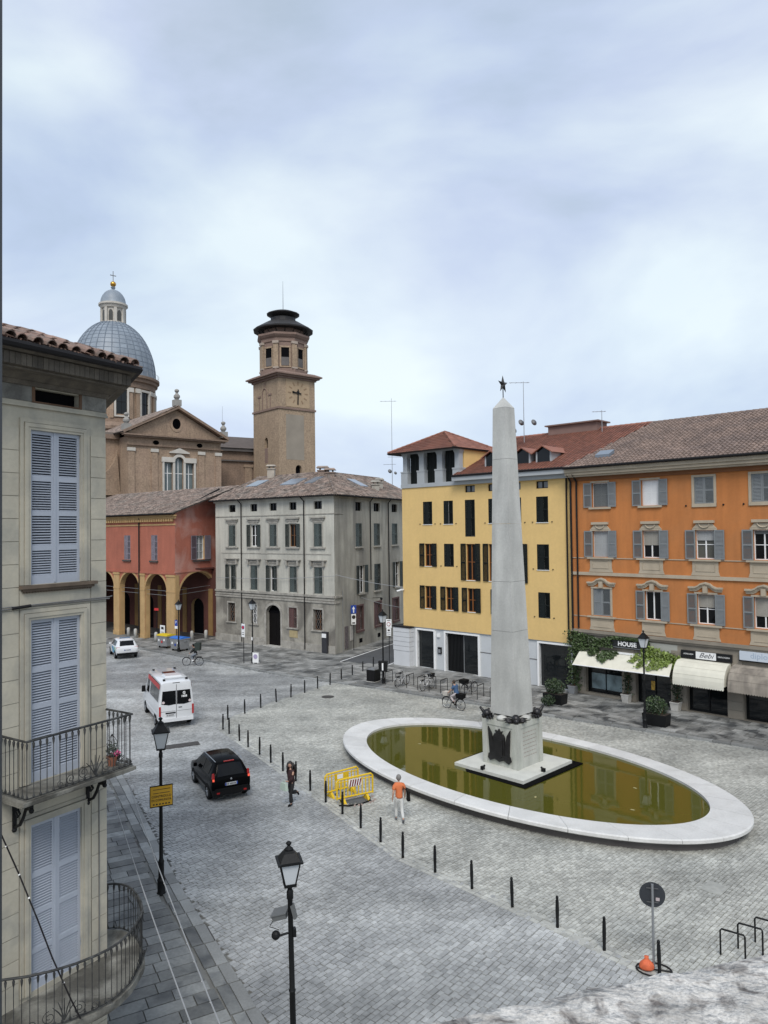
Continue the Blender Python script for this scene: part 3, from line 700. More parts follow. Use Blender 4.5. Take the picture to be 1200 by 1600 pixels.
# windows left facade
st2 = ['closed','open','closed','open','closed']; st1 = [('open','half'),'closed',('open','closed'),'closed','closed']
for i, (u0, u1) in enumerate(UL):
    window(grey, FB, u0, u1, 12.93, 13.64, fm=M_black, mull=1, trans=0, name='attic_window')
    w2 = window(grey, FB, u0, u1, 9.54, 11.62, sh=M_shg if st2[i] == 'closed' else M_shg2, state=st2[i], fm=M_wood if i == 3 else M_white)
    sill(grey, FB, u0-.42, u1+.42, 9.48, M_gtrim, .16, .12)
    lb = MB().box(u0-.1,u1+.1,-.06,.02,11.72,11.9).box(u0-.28,u1+.28,-.10,.02,11.9,12.1).box(u0-.42,u1+.42,-.2,.02,12.1,12.24); lb.obj('lintel', M_gtrim, grey, M=FB)
    for s_ in (u0-.12, u1): MB().box(s_, s_+.12, -.04, .02, 9.5, 11.75).obj('jamb', M_gtrim, grey, M=FB)
    w1 = window(grey, FB, u0, u1, 5.32, 7.68, sh=M_shg2 if i in (0,2) else M_shg, state=st1[i])
    lb = MB().box(u0-.16,u1+.16,-.07,.02,7.72,7.86).box(u0-.3,u1+.3,-.09,.02,7.86,8.2).box(u0-.55,u1+.55,-.3,.02,8.26,8.34)
    for s_ in (u0-.38, u1+.16): lb.taper(s_, s_+.22, -.24, .02, 7.78, 8.26, -.0, -.03)
    for q in range(5): lb.sphere((u0+.1+q*(u1-u0-.2)/4, -.1, 8.03), .09, 6)
    lb.obj('carved_lintel', M_gtrim, grey, M=FB)
    for s_ in (u0-.13, u1): MB().box(s_, s_+.13, -.04, .02, 5.3, 7.75).obj('jamb', M_gtrim, grey, M=FB)
for i, (u0, u1) in enumerate(GR):
    if i == 2: window(grey, FB, u0, u1, 2.05, 3.9, sh=M_maroon, state='closed', depth=.2)
    else:
        w0 = window(grey, FB, u0, u1, 2.05, 3.9, fm=M_wood if i != 1 else M_white, depth=.3)
        gb = MB(); w_, h_ = u1-u0, 1.85
        for q in range(-8, 9):
            for s_ in (-1, 1):
                x0 = q*.26; pts = []
                for z in np.linspace(0, h_, 13):
                    x = x0+s_*z*.55+(w_ if s_ < 0 else 0)*.5
                    if 0 <= x <= w_: pts.append((x, -.22, z))
                if len(pts) > 1: gb.tube([pts[0], pts[-1]], .018, 4)
        gb.obj('window_grille', mat('grille', (.10,.085,.075), .7, .1) if i != 1 else M_galv, w0)
    sill(grey, FB, u0-.25, u1+.25, 2.03, M_gtrim, .12, .1)
    MB().box(u0-.14,u0,-.05,.02,2.04,4.05).box(u1,u1+.14,-.05,.02,2.04,4.05).box(u0-.14,u1+.14,-.06,.02,3.9,4.06).obj('window_surround', M_gtrim, grey, M=FB)
MB().box(10.55,11.6,-.03,.02,1.15,1.8).obj('render_patch', mat('ochre_patch', (.36,.29,.16), .9, .15, 2), grey, M=FB)
# doorway
d = MB().box(7.45,8.42,.36,.42,0.05,3.25).box(8.44,9.4,.36,.42,0.05,3.25); d.obj('door', mat('near_black_door', (.006,.005,.005), .7, .1, spec=.1), grey, M=FB)
MB().box(7.45,9.4,.3,.44,3.25,3.4).obj('door_transom', M_black, grey, M=FB); MB().box(7.4,9.5,.44,.5,3.3,4.1).obj('fanlight', M_black, grey, M=FB)
b = MB(); n = 14
for i in range(n):
    t0, t1 = PI*i/n, PI*(i+1)/n; P = lambda t, k: (8.425-(.975+k)*math.cos(t), 3.25+(.75+k)*math.sin(t))
    p0, p1, p2, p3 = P(t0,0), P(t1,0), P(t1,.22), P(t0,.22)
    b.add([(p0[0],-.06,p0[1]),(p1[0],-.06,p1[1]),(p2[0],-.06,p2[1]),(p3[0],-.06,p3[1]),(p3[0],.02,p3[1]),(p2[0],.02,p2[1]),(p0[0],.1,p0[1]),(p1[0],.1,p1[1])], [(0,1,2,3),(3,2,5,4),(1,0,6,7)])
b.box(7.2,7.45,-.06,.1,.1,3.25).box(9.4,9.65,-.06,.1,.1,3.25).obj('door_surround', M_gtrim, grey, M=FB)
MB().box(7.3,9.6,-.35,.3,.02,.17).obj('doorstep', M_granite, grey, M=FB)
for (z0, z1, d_) in ((4.5,4.66,.08),(4.72,4.9,.05),(5.0,5.2,.13)): band('string_course', grey, FB, -.02, L1+.02, z0, z1, d_, M_gtrim)
band('string_course', grey, FB, .9, L1-.4, 8.82, 8.9, .035, M_gtrim); band('string_course', grey, FB, 0, L1, 12.45, 12.53, .05, M_gtrim); band('string_course', grey, FC, 0, 1.6, 12.45, 12.53, .05, M_gtrim)
band('string_course', grey, FC, 0, 1.2, 5.0, 5.18, .12, M_gtrim); band('string_course', grey, FC, 0, .9, 4.5, 4.66, .08, M_gtrim)
band('plinth', grey, FB, -.02, 7.2, 0, .78, .07, M_gtrim); band('plinth', grey, FB, 9.66, L1+.05, 0, .78, .07, M_gtrim)
band('eaves_cornice', grey, FB, -.1, L1+.1, 13.9, 14.12, .18, M_gp); band('eaves_cornice', grey, FC, -.1, L2, 13.9, 14.12, .14, M_gside)
for u in (4.0, 12.6): pipe(grey, FB, u, .2, 13.7, elbow=(-.1,-.35,.35))
for u, z0 in ((6.86,6.2),(10.9,.2),(16,.2)): pipe(grey, FC, u, z0, 13.7, elbow=(-.1,-.35,.35))
for u in (1.3,): MB().tube([(u,-.07,.1),(u,-.07,5.6)], .03, 6).obj('cable_pipe', M_galv, grey, M=FC)
# right facade windows
for i, (u0, u1) in enumerate(UR):
    window(grey, FC, u0, u1, 12.8, 13.62, fm=M_black, trans=0, name='attic_window')
    window(grey, FC, u0, u1, 9.44, 11.63, sh=M_shg, state='closed'); sill(grey, FC, u0-.12, u1+.15, 9.42, M_gtrim, .16, .12)
    a_, b_ = [(4.55,5.7),(7.75,9.15),(12.4,13.6)][i]
    window(grey, FC, a_, b_, 5.07, 7.65, sh=M_shg2, state=['open','closed','open'][i]); sill(grey, FC, a_-.12, b_+.15, 5.05, M_gtrim, .16, .12)
    window(grey, FC, u0, u1, 1.65, 3.86, sh=M_maroon, state='closed', depth=.2); sill(grey, FC, u0-.1, u1+.1, 1.63, M_maroon, .14, .18)
    MB().box(u0-.14,u0,-.05,.02,1.66,4.0).box(u1,u1+.14,-.05,.02,1.66,4.0).box(u0-.14,u1+.14,-.06,.02,3.87,4.02).obj('window_surround', M_maroon, grey, M=FC)
for u in (4.5, 8.3): MB().box(u,u+.6,-.015,.02,.45,.85).obj('cellar_grate', M_black, grey, M=FC)
MB().tube([(7.3,-.02,4.4),(7.3,-.9,4.45)], .03, 6).sphere((7.3,-.95,4.35), .14, 8).obj('wall_lantern', M_iron, grey, M=FC)
# cupboards by the corner
MB().box(-1.35,-.75,-.3,-.02,.15,2.0).box(-1.3,-.8,-.34,-.3,1.5,1.85,1).obj('meter_cabinet', [mat('cabinet_dark', (.03,.03,.035), .5, .1), M_white], grey, M=FB @ T(L1,0,0))
MB().box(1.7,2.3,-.06,.02,.3,2.3).obj('notice_board', mat('old_notice', (.12,.10,.10), .7, .35, 6), grey, M=FC); MB().box(2.7,3.4,-.04,.02,.9,2.2).obj('wall_hatch', mat('pale_hatch', (.42,.40,.37), .8, .15, 3), grey, M=FC)
# roof: two slopes meeting on the hip
def inset(A, a, d, along): return (A[0]-math.sin(a)*d+math.cos(a)*along, A[1]+math.cos(a)*d+math.sin(a)*along)
def hip2(d, e):
    A_, B_ = inset(GB, a1, d, 0), inset(GB, a2, e, 0)
    M2 = np.array([[math.cos(a1), -math.cos(a2)],[math.sin(a1), -math.sin(a2)]]); t = np.linalg.solve(M2, [B_[0]-A_[0], B_[1]-A_[1]]); return (A_[0]+math.cos(a1)*t[0], A_[1]+math.sin(a1)*t[0])
def hip(d):      # point on the hip, d metres inside both facades
    A_, B_ = inset(GB, a1, d, 0), inset(GB, a2, d, 0)
    M2 = np.array([[math.cos(a1), -math.cos(a2)],[math.sin(a1), -math.sin(a2)]]); t = np.linalg.solve(M2, [B_[0]-A_[0], B_[1]-A_[1]]); return (A_[0]+math.cos(a1)*t[0], A_[1]+math.sin(a1)*t[0])
ov, dd, ddr, zr = -.55, 6.0, 4.85, 16.76; ze = 14.12
E0, T0 = hip(ov), hip2(dd, ddr)
eL = inset(GA, a1, ov, -.35); tL = inset(GA, a1, dd, -.35); eR = inset(GB, a2, ov, L2); tR = inset(GB, a2, ddr, L2)
tile_field('roof_tiles', grey, [(*eL,ze),(*E0,ze),(*T0,zr),(*tL,zr)], M_tile_old, .24, .40, .07, under=M_roofunder, jitter=.02)
tile_field('roof_tiles', grey, [(*E0,ze),(*eR,ze),(*tR,zr),(*T0,zr)], M_tile_old, .24, .40, .07, under=M_roofunder, jitter=.02)
ridge_caps(grey, (*E0,ze+.08), (*T0,zr+.06), M_tile_old, .16); ridge_caps(grey, (*tL,zr+.02), (*T0,zr+.06), M_tile_old, .16); ridge_caps(grey, (*T0,zr+.02), (*tR,zr+.06), M_tile_old, .16)
bb = MB().add([(*tL,zr-.02),(*T0,zr-.02),(*tR,zr-.02),(*inset(GB,a2,16,L2),13.5),(*inset(GA,a1,16,-.3),13.5)], [(0,1,2,3,4)]).obj('roof', M_tile_old, grey); bb.matrix_parent_inverse = grey.matrix_basis.inverted()
def gutter(par, pts, m=M_pipe, r=.075):
    o = MB().tube(pts, r, 7).obj('gutter', m, par, smooth='auto'); o.matrix_parent_inverse = par.matrix_basis.inverted(); return o
gutter(grey, [(*eL,ze-.02),(*E0,ze-.02),(*eR,ze-.02)])
sl = (zr-ze)/(dd-ov); slr = (zr-ze)/(ddr-ov)
def on_roofL(u, d, lift=.0): x, y = inset(GA, a1, d, u); return Vector((x, y, ze+(d-ov)*sl+lift))
def on_roofR(u, d, lift=.0): x, y = inset(GB, a2, d, u); return Vector((x, y, ze+(d-ov)*slr+lift))
def skylight(par, f, u0, u1, d0, d1):
    b = MB(); lo = [f(u0,d0,.0), f(u1,d0,.0), f(u1,d1,.0), f(u0,d1,.0)]; hi = [p+Vector((0,0,.17)) for p in lo]
    b.add([tuple(p) for p in lo+hi], [(4,5,6,7),(0,1,5,4),(1,2,6,5),(2,3,7,6),(3,0,4,7)])
    o = b.obj('skylight', M_skyl, par); o.matrix_parent_inverse = par.matrix_basis.inverted()
for (u0,u1,d0,d1) in ((1.3,3.0,2.9,4.6),(6.6,8.8,2.7,4.3),(9.9,11.0,2.8,4.4)): skylight(grey, on_roofL, u0, u1, d0, d1)
skylight(grey, on_roofR, 8.5, 10.2, 1.8, 3.4)
def chimney(par, p, w, h, m, label=None):
    b = MB().box(p[0]-w/2, p[0]+w/2, p[1]-w/2, p[1]+w/2, p[2]-.6, p[2]+h).box(p[0]-w/2-.08, p[0]+w/2+.08, p[1]-w/2-.08, p[1]+w/2+.08, p[2]+h, p[2]+h+.1)
    for s_ in (-1, 1):
        for t_ in (-1, 1): b.box(p[0]+s_*w*.3-.06, p[0]+s_*w*.3+.06, p[1]+t_*w*.3-.06, p[1]+t_*w*.3+.06, p[2]+h+.1, p[2]+h+.32)
    b.taper(p[0]-w/2-.14, p[0]+w/2+.14, p[1]-w/2-.14, p[1]+w/2+.14, p[2]+h+.32, p[2]+h+.5, .15, .15)
    o = b.obj('chimney', m, par); o.matrix_parent_inverse = par.matrix_basis.inverted()
M_chim = mat('chimney_plaster', (.36,.32,.27), .9, .2, 2)
chimney(grey, on_roofL(2.2, 5.7), .75, .9, M_chim); chimney(grey, on_roofL(9.6, 5.8), 1.0, .25, M_tile_old); chimney(grey, on_roofR(6.6, 4.2), .9, .2, M_tile_old); chimney(grey, on_roofR(11.0, 1.4), .75, .5, M_gtrim); chimney(grey, on_roofR(13.5, 2.2), .75, .5, M_gtrim)

# ================================================================== RED ARCADE HOUSE
RA, RL, RR = (-20.71,72.81), (-29.49,80.21), (-17.79,78.27)
aL = math.atan2(RL[1]-RA[1], RL[0]-RA[0]); NL = 24.0
RS = ptan(RA, aL, NL); F1r, ar1, _ = FR(RS, RA); F2r, ar2, LRr = FR(RA, RR); LRr = 6.25
red = thing('arcade_house', 'red plastered house on a yellow arcade with tall round arches', 'building', (RS[0], RS[1], 0), ar1)
FA = I4; FD = F1r.inverted() @ F2r
M_red = mat('red_plaster', (.385,.125,.078), .9, .08, .5, fine=.05, stain=(.30,.10,.065), stain_amt=.5, stain_scale=.4, streak2=.08)
M_red2 = mat('red_plaster_worn', (.375,.125,.082), .9, .1, .6, fine=.06, stain=(.46,.26,.215), stain_amt=.8, stain_scale=.45, stain_thr=.5, streak2=.06)
M_yel = mat('ochre_plaster', (.48,.315,.145), .85, .1, .8, fine=.05, stain=(.36,.23,.10), stain_amt=.55, stain_scale=.8, stain_thr=.5, streak2=.08)
M_pur = mat('purple_grey_shutter', (.20,.175,.205), .6, .1, 1.5)
U = lambda d: NL-d
ar_ = [(U(5.3),U(1.45)), (U(10.2),U(6.45)), (U(15.2),U(11.42)), (U(20.2),U(16.4))]
hr_ = [(a,b,0,6.78,1.7) for a,b in ar_]
wr = [(U(4.2),U(3.05)),(U(9.35),U(8.12)),(U(14.5),U(13.3)),(U(19.5),U(18.3))]
wall('wall', red, FA, 0, NL, 0, 12.95, hr_+[(a,b,8.15,10.72) for a,b in wr], .55, M_red, M_yel)
for i,(a,b_) in enumerate(wr):
    window(red, FA, a, b_, 8.15, 10.72, sh=M_pur, state='closed', mids=3); sill(red, FA, a-.15, b_+.15, 8.12, mat('dark_sill', (.06,.055,.05), .8, .1), .16, .16)
gt = lambda u: 12.95+u*.40
wall('wall', red, FD, 0, LRr, 0, 13.0, [(.55,6.05,0,6.9,2.3),(3.04,4.25,8.18,10.62)], .55, M_red2, M_yel, top=gt)
window(red, FD, 3.04, 4.25, 8.18, 10.62, sh=M_pur, state='open', sw=.85, trans=2, pane_m=mat('curtained_glass', (.30,.32,.32), .2, .1)); sill(red, FD, 2.5, 4.9, 8.12, MATS['dark_sill'], .14, .16)
for a, b_, F_ in [(x0, x1, FA) for x0, x1 in ar_]+[(.55, 6.05, FD)]:
    rs, sp, top_ = (1.7, 6.78-1.7, 6.78) if F_ is FA else (2.3, 4.6, 6.9); b = MB(); n = 18; m_ = (a+b_)/2; hw_ = (b_-a)/2
    for i in range(n):
        P = lambda t, k: (m_-(hw_+k)*math.cos(t), sp+(rs+k)*math.sin(t)); t0, t1 = PI*i/n, PI*(i+1)/n
        p0, p1, p2, p3 = P(t0,0), P(t1,0), P(t1,.2), P(t0,.2)
        b.add([(p0[0],-.03,p0[1]),(p1[0],-.03,p1[1]),(p2[0],-.03,p2[1]),(p3[0],-.03,p3[1]),(p3[0],.01,p3[1]),(p2[0],.01,p2[1]),(p0[0],.01,p0[1]),(p1[0],.01,p1[1])], [(0,1,2,3),(3,2,5,4),(1,0,6,7)])
    b.obj('archivolt', M_yel, red, M=F_)
edges = [U(1.45), U(5.3), U(6.45), U(10.2), U(11.42), U(15.2), U(16.4), U(20.2)]
for a, b_ in ((U(6.45),U(5.3)), (U(11.42),U(10.2)), (U(16.4),U(15.2)), (U(1.45),U(-.03))):
    p = MB().box(a+.03,b_-.03,-.07,.02,.5,6.55).box(a-.02,b_+.02,-.12,.3,0,.5).box(a-.03,b_+.03,-.13,.02,6.55,6.75).box(a,b_,-.1,.02,5.0,5.12); p.obj('pilaster', M_yel, red, M=FA)
MB().box(-.04,.53,-.06,.02,0,6.72).obj('pilaster', M_yel, red, M=FD)
band('string_course', red, FA, 0, NL+.06, 6.78, 6.98, .1, M_red); band('string_course', red, FD, -.06, LRr, 6.95, 7.1, .06, M_red2)
MB().box(0,NL+.1,-.06,.02,11.7,11.85).obj('architrave', M_yel, red, M=FA)
c = MB().box(0,NL+.2,-.14,.02,12.35,12.6).box(0,NL+.3,-.3,.02,12.6,12.72)
c.obj('cornice', M_yel, red, M=FA)
me_d = MB().box(-.1,.1,-.24,0,0,.26).mesh('dentil', M_yel)
k = U(20.0)
while k < NL: put('dentil', me_d, red, M=FA @ T(k, -.05, 12.08)); k += .42
pipe(red, FA, U(6.25), .2, 12.5, .07, -.14); 
upd()
# arcade inside: floor, ceiling, back wall with doors
M_shade_red = mat('arcade_shade_red', (.09,.03,.022), .9, .15, .7)  # wall red lowered so the colour carries the shade inside the arcade
DW = [(U(4.7),U(2.5)), (U(9.6),U(7.2)), (U(14.5),U(12)), (U(19.5),U(17))]
wall('inner_wall', red, FA @ T(0,5.2,0), 0, NL+3, 0, 7.2, [(a,b_,0,3.9,.9) for a,b_ in DW], .4, M_shade_red, M_yel)
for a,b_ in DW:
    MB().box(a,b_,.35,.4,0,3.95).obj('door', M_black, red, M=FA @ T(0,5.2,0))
for a in (U(1.6), U(6.2), U(11), U(15.8)): MB().box(a,a+.7,-.08,.02,0,5.0).obj('pilaster', mat('shade_ochre', (.24,.14,.05), .9, .1), red, M=FA @ T(0,5.2,0))  # ochre darkened in the colour to stand for shade under the arcade
MB().box(0,NL-.6,.56,5.2,7.15,7.3).obj('vault', M_shade_red, red, M=FA)
for (x0_, x1_) in ((2.0,3.1),(4.2,5.6)):      # doors seen through the side arch
    pass
for (a, b_) in ((U(0.4)+0, U(-1.2)),): pass
for z in (4.75, 5.2):
    MB().tube([(0,.2,z),(NL,.25,z-.12)], .02, 4).obj('tie_rod', M_galv, red, M=FA); MB().tube([(.5,.3,z),(6.1,.25,z+.18)], .02, 4).obj('tie_rod', M_galv, red, M=FD)
# body and roof
b = MB(); pR = FD @ Vector((LRr,0,0))
b.quad((0,0,0),(0,0,12.9),(0,9,12.9),(0,9,0)).obj('back_wall', M_red, red); MB().box(0,NL-.3,.6,5.2,-.02,.11).obj('arcade_floor', mat('arcade_floor', (.05,.048,.045), .8, .15), red)  # floor colour kept dark for the arcade shade as well
rl, rr2 = W(F1r, -.3, -.6, 12.85), W(F1r, NL+.35, -.6, 12.85)
up = lambda p, d: (p[0]-math.sin(ar1)*d, p[1]+math.cos(ar1)*d, p[2]+d*.36)
tile_field('roof_tiles', red, [rl, rr2, up(rr2, 8.4), up(rl, 8.4)], M_tile_old, .24, .40, .07, under=M_roofunder, jitter=.02)
rr3, rl3 = up(rr2, 8.4), up(rl, 8.4)
bb = MB().add([rl3, rr3, (rr3[0]-math.sin(ar1)*8, rr3[1]+math.cos(ar1)*8, 13), (rl3[0]-math.sin(ar1)*8, rl3[1]+math.cos(ar1)*8, 13)], [(0,1,2,3)]).obj('roof', M_tile_old, red); bb.matrix_parent_inverse = red.matrix_basis.inverted()
gutter(red, [rl, rr2])
# verge board along the gable
vb = MB().tube([W(F2r, -.35, -.12, 12.85), W(F2r, LRr+.2, -.12, gt(LRr+.2)+.03)], .09, 5).obj('verge', M_pipe, red); vb.matrix_parent_inverse = red.matrix_basis.inverted()

# ================================================================== YELLOW HOUSE
YD = (.725,-.689); YA = (3.83-.725*3.25, 57.45+.689*3.25); FY, ay, _ = FR(YA, (YA[0]+YD[0], YA[1]+YD[1]))
yel = thing('yellow_house', 'plain yellow house with black shutters and a roof loggia on its corner', 'building', (YA[0], YA[1], 0), ay)
M_y = mat('yellow_plaster', (.69,.475,.19), .9, .04, .4, fine=.03, stain=(.64,.44,.18), stain_amt=.5, stain_scale=.4, streak2=.02)
M_yg = mat('pale_grey_cladding', (.50,.52,.53), .7, .05, .8, fine=.03)
M_shk = mat('black_green_shutter', (.009,.012,.0115), .6, .12, 2, spec=.2)
M_brownf = mat('orange_brown_frame', (.24,.085,.02), .45, .1)
LY = 15.35; Z0 = 3.25
r0 = [(6.38,7.31),(8.5,9.4),(10.4,11.3),(12.55,13.5)]; r1 = [(2.22,3.16),(4.3,5.22),(8.5,9.42),(10.4,11.32),(12.54,13.48)]
r2o = [(2.33,3.13)]; r2c = [(4.29,5.24),(12.54,13.49)]; r2t = [(6.41,7.29),(8.45,9.33),(10.45,11.35)]; r3 = [(2.31,3.05),(4.4,5.2),(6.47,7.27),(9.1,9.9)]; r3c = [(12.58,13.51)]
hy = [(a,b_,13.72,14.23) for a,b_ in r0]+[(a,b_,11.37,13.16) for a,b_ in r1]+[(6.36,7.28,10.4,13.16)]+[(a,b_,8.1,9.86) for a,b_ in r2o+r2c]+[(a,b_,7.15,9.86) for a,b_ in r2t]+[(a,b_,4.79,6.55) for a,b_ in r3+r3c]
wall('wall', yel, I4, 0, LY, Z0, 14.32, hy, .2, M_y)
for a,b_ in r0: window(yel, I4, a, b_, 13.72, 14.23, .12, fm=M_black, mull=1, trans=0, pane_m=mat('grey_pane', (.16,.17,.18), .15, .1), name='attic_window')
for i,(a,b_) in enumerate(r1): window(yel, I4, a, b_, 11.37, 13.16, .1, sh=M_shk, state='closed', angs=(0, R(8) if i == 1 else 0))
window(yel, I4, 6.36, 7.28, 10.4, 13.16, .1, sh=M_shk, state='closed')
for a,b_ in r2o: window(yel, I4, a, b_, 8.1, 9.86, .14, fm=M_brownf, sh=M_shk, state='open', sw=.47)
for a,b_ in r2c: window(yel, I4, a, b_, 8.1, 9.86, .1, sh=M_shk, state='closed')
for a,b_ in r2t: window(yel, I4, a, b_, 7.15, 9.86, .14, fm=M_brownf, sh=M_shk, state='open', sw=.45)
for a,b_ in r3: window(yel, I4, a, b_, 4.79, 6.55, .14, fm=M_brownf, sh=M_shk, state='open', sw=.46)
for a,b_ in r3c: window(yel, I4, a, b_, 4.79, 6.55, .1, sh=M_shk, state='closed')
for (a,b_,z) in [(a,b_,4.79) for a,b_ in r3]+[(a,b_,7.15) for a,b_ in r2t]+[(2.33,3.13,8.1)]+[(a,b_,11.37) for a,b_ in r1]+[(12.54,13.49,8.1)]: sill(yel, I4, a-.02, b_+.02, z, M_white, .05, .04)
for (a,b_,z) in [(a,b_,11.4) for a,b_ in r1]+[(4.29,5.24,8.15),(12.54,13.49,8.15),(12.58,13.51,4.85)]:
    for u in (a-.3, b_+.3): MB().box(u-.04,u+.04,-.06,.02,z-.02,z+.03).obj('shutter_hook', M_pipe, yel)
# ground floor cladding with glazed openings
GF = [(1.4,3.12,0.1,3.03),(4.28,7.36,.1,3.03),(12.55,15.02,.1,3.05)]
wall('ground_floor', yel, T(0,.12,0), 0, LY, 0, Z0, GF, .6, M_yg)
MB().quad((0,0,Z0),(LY,0,Z0),(LY,.12,Z0),(0,.12,Z0)).obj('soffit', M_yg, yel)
M_glassdoor = mat('shop_glass', (.008,.010,.011), .05, .0, spec=.55)
for i,(a,b_,z0,z1) in enumerate(GF):
    f = MB()
    for (p,q,r_,s_) in ((a-.14,a+.0,z0-.02,z1+.12),(b_,b_+.14,z0-.02,z1+.12),(a,b_,z1,z1+.12)): f.box(p,q,.0,.2,r_,s_)
    fo = f.obj('opening_frame', M_white, yel)
    if i == 1:
        MB().box(a+1.55,b_,.4,.43,z0,z1).obj('glass_panel', M_glassdoor, yel); MB().box(a+1.49,a+1.55,.36,.46,z0,z1).obj('mullion', M_galv, yel)
        for q in range(11): MB().box(a+.05+.135*q,a+.13+.135*q,.3,.36,z0,z1).obj('gate_bar', M_iron, yel)
        MB().box(a,a+1.49,.5,.55,z0,z1).obj('gate_back', M_black, yel)
    else: MB().box(a,b_,.3,.33,z0,z1).obj('glass_panel', M_glassdoor, yel)
MB().box(7.52,12.38,.09,.13,1.86,1.9).obj('cladding_joint', MATS['basin_wall'], yel)
MB().box(3.5,3.85,.02,.14,1.35,1.85).box(3.56,3.79,.0,.03,1.42,1.7,1).obj('letter_box', [M_iron, M_galv], yel)
MB().box(3.45,3.7,.0,.14,2.62,2.88).obj('alarm_box', M_white, yel)
pier = MB().box(-.72,.98,-.42,1.0,.0,1.28).obj('corner_pier', mat('pier_panel', (.56,.57,.58), .6, .04), yel)
for k in range(5): MB().box(-.75,1.0,-.45,1.02,1.30+.37*k,1.645+.37*k).obj('pier_course', MATS['pier_panel'], yel)
MB().box(-.8,1.05,-.5,1.05,3.14,3.26).obj('pier_cap', M_pipe, yel); MB().box(-.68,.94,-.38,.95,1.2,3.14).obj('pier_core', M_pipe, yel)
MB().box(-.1,.15,-.3,-.05,6.1,6.2).tube([(.05,-.18,6.12),(-.35,-.35,6.02)], .07, 8).obj('camera_box', M_white, yel)
for u in (14.95, 15.25): pipe(yel, I4, u, 3.4, 14.6, .06, -.1, elbow=(0,-.3,.3))
# left side and back
b = MB().quad((0,0,Z0),(0,14,Z0),(0,14,14.32),(0,0,14.32)).quad((0,.12,0),(0,14,0),(0,14,Z0),(0,.12,Z0)).quad((0,14,0),(LY,14,0),(LY,14,14.5),(0,14,14.5)).obj('side_wall', M_y, yel)
# eaves band, loggia
M_lg = mat('loggia_grey', (.36,.38,.39), .7, .06, 1)
MB().box(-.05,6.0,-.08,5.2,14.32,14.62).obj('loggia_floor', M_lg, yel)
band('eaves_board', yel, I4, 5.6, LY, 14.32, 14.6, .25, M_lg); MB().box(5.6,LY+.1,-.6,0,14.6,14.95).obj('eaves_box', M_lg, yel)
for u0,u1 in ((0,.62),(1.72,2.4),(3.55,4.25),(5.3,5.95)):
    MB().box(u0-.04,u1+.04,-.04,.6,14.62,15.6).box(u0-.07,u1+.07,-.07,.63,15.55,15.66).box(u0+.1,u1-.1,.06,.5,15.66,16.75).taper(u0+.1,u1-.1,.06,.5,16.75,17.12,-.14,-.06).obj('loggia_pier', M_lg, yel)
for y in (2.4, 4.4):
    MB().box(0,.55,y,y+.55,14.62,17.1).obj('loggia_pier', M_lg, yel)
MB().box(5.45,5.9,.6,5.0,14.62,17.1).obj('loggia_side_wall', M_y, yel); MB().box(0,5.9,5.0,5.2,14.62,17.1).obj('loggia_back_wall', M_y, yel)
for u0,u1 in ((.62,1.72),(2.4,3.55),(4.25,5.3)):
    b = MB(); n = int((u1-u0)/.14)
    for i in range(n): b.box(u0+(u1-u0)*i/n+.02, u0+(u1-u0)*(i+1)/n-.02, .38, .42, 14.62, 17.08)
    b.obj('louvre_screen', M_shk, yel); MB().box(u0,u1,.45,.47,14.62,17.1).obj('louvre_back', M_black, yel)
MB().box(0,5.9,-.02,5.1,17.06,17.16).obj('loggia_ceiling', M_lg, yel)
upd()
pv = [W(FY, -.85,-.75,17.14), W(FY, 6.1,-.75,17.14), W(FY, 6.1,5.4,17.14), W(FY, -.85,5.4,17.14)]; ap = W(FY, 2.65, 2.35, 18.85)
for i in range(4): tile_field('roof_tiles', yel, [pv[i], pv[(i+1)%4], ap], M_tile_red, .25, .34, .05, under=M_roofunder, flat=True, jitter=.004, thick=.12)
for p in pv: ridge_caps(yel, (p[0],p[1],p[2]+.08), (ap[0],ap[1],ap[2]+.05), M_tile_red, .10)
gutter(yel, [pv[3], pv[0], pv[1], pv[2]], r=.06)
sy = .43
e0, e1_ = W(FY, 5.65,-.65,14.98), W(FY, LY+.1,-.65,14.98); up = lambda p, d: (p[0]-math.sin(ay)*d, p[1]+math.cos(ay)*d, p[2]+d*sy)
_tr = up(e1_,8.2); _tr = (_tr[0]+math.cos(ay)*2.2, _tr[1]+math.sin(ay)*2.2, _tr[2])
tile_field('roof_tiles', yel, [e0, e1_, _tr, up(e0,8.2)], M_tile_red, .25, .34, .05, under=M_roofunder, flat=True, jitter=.004)
ridge_caps(yel, up(e0,8.2), _tr, M_tile_red, .13)
gutter(yel, [e0, e1_], r=.08)
bk0, bk1 = up(e0,8.2), up(e1_,8.2)
bb = MB().add([bk0, bk1, (bk1[0]-math.sin(ay)*7, bk1[1]+math.cos(ay)*7, 15), (bk0[0]-math.sin(ay)*7, bk0[1]+math.cos(ay)*7, 15)], [(0,1,2,3)]).obj('roof', M_tile_red, yel); bb.matrix_parent_inverse = yel.matrix_basis.inverted()
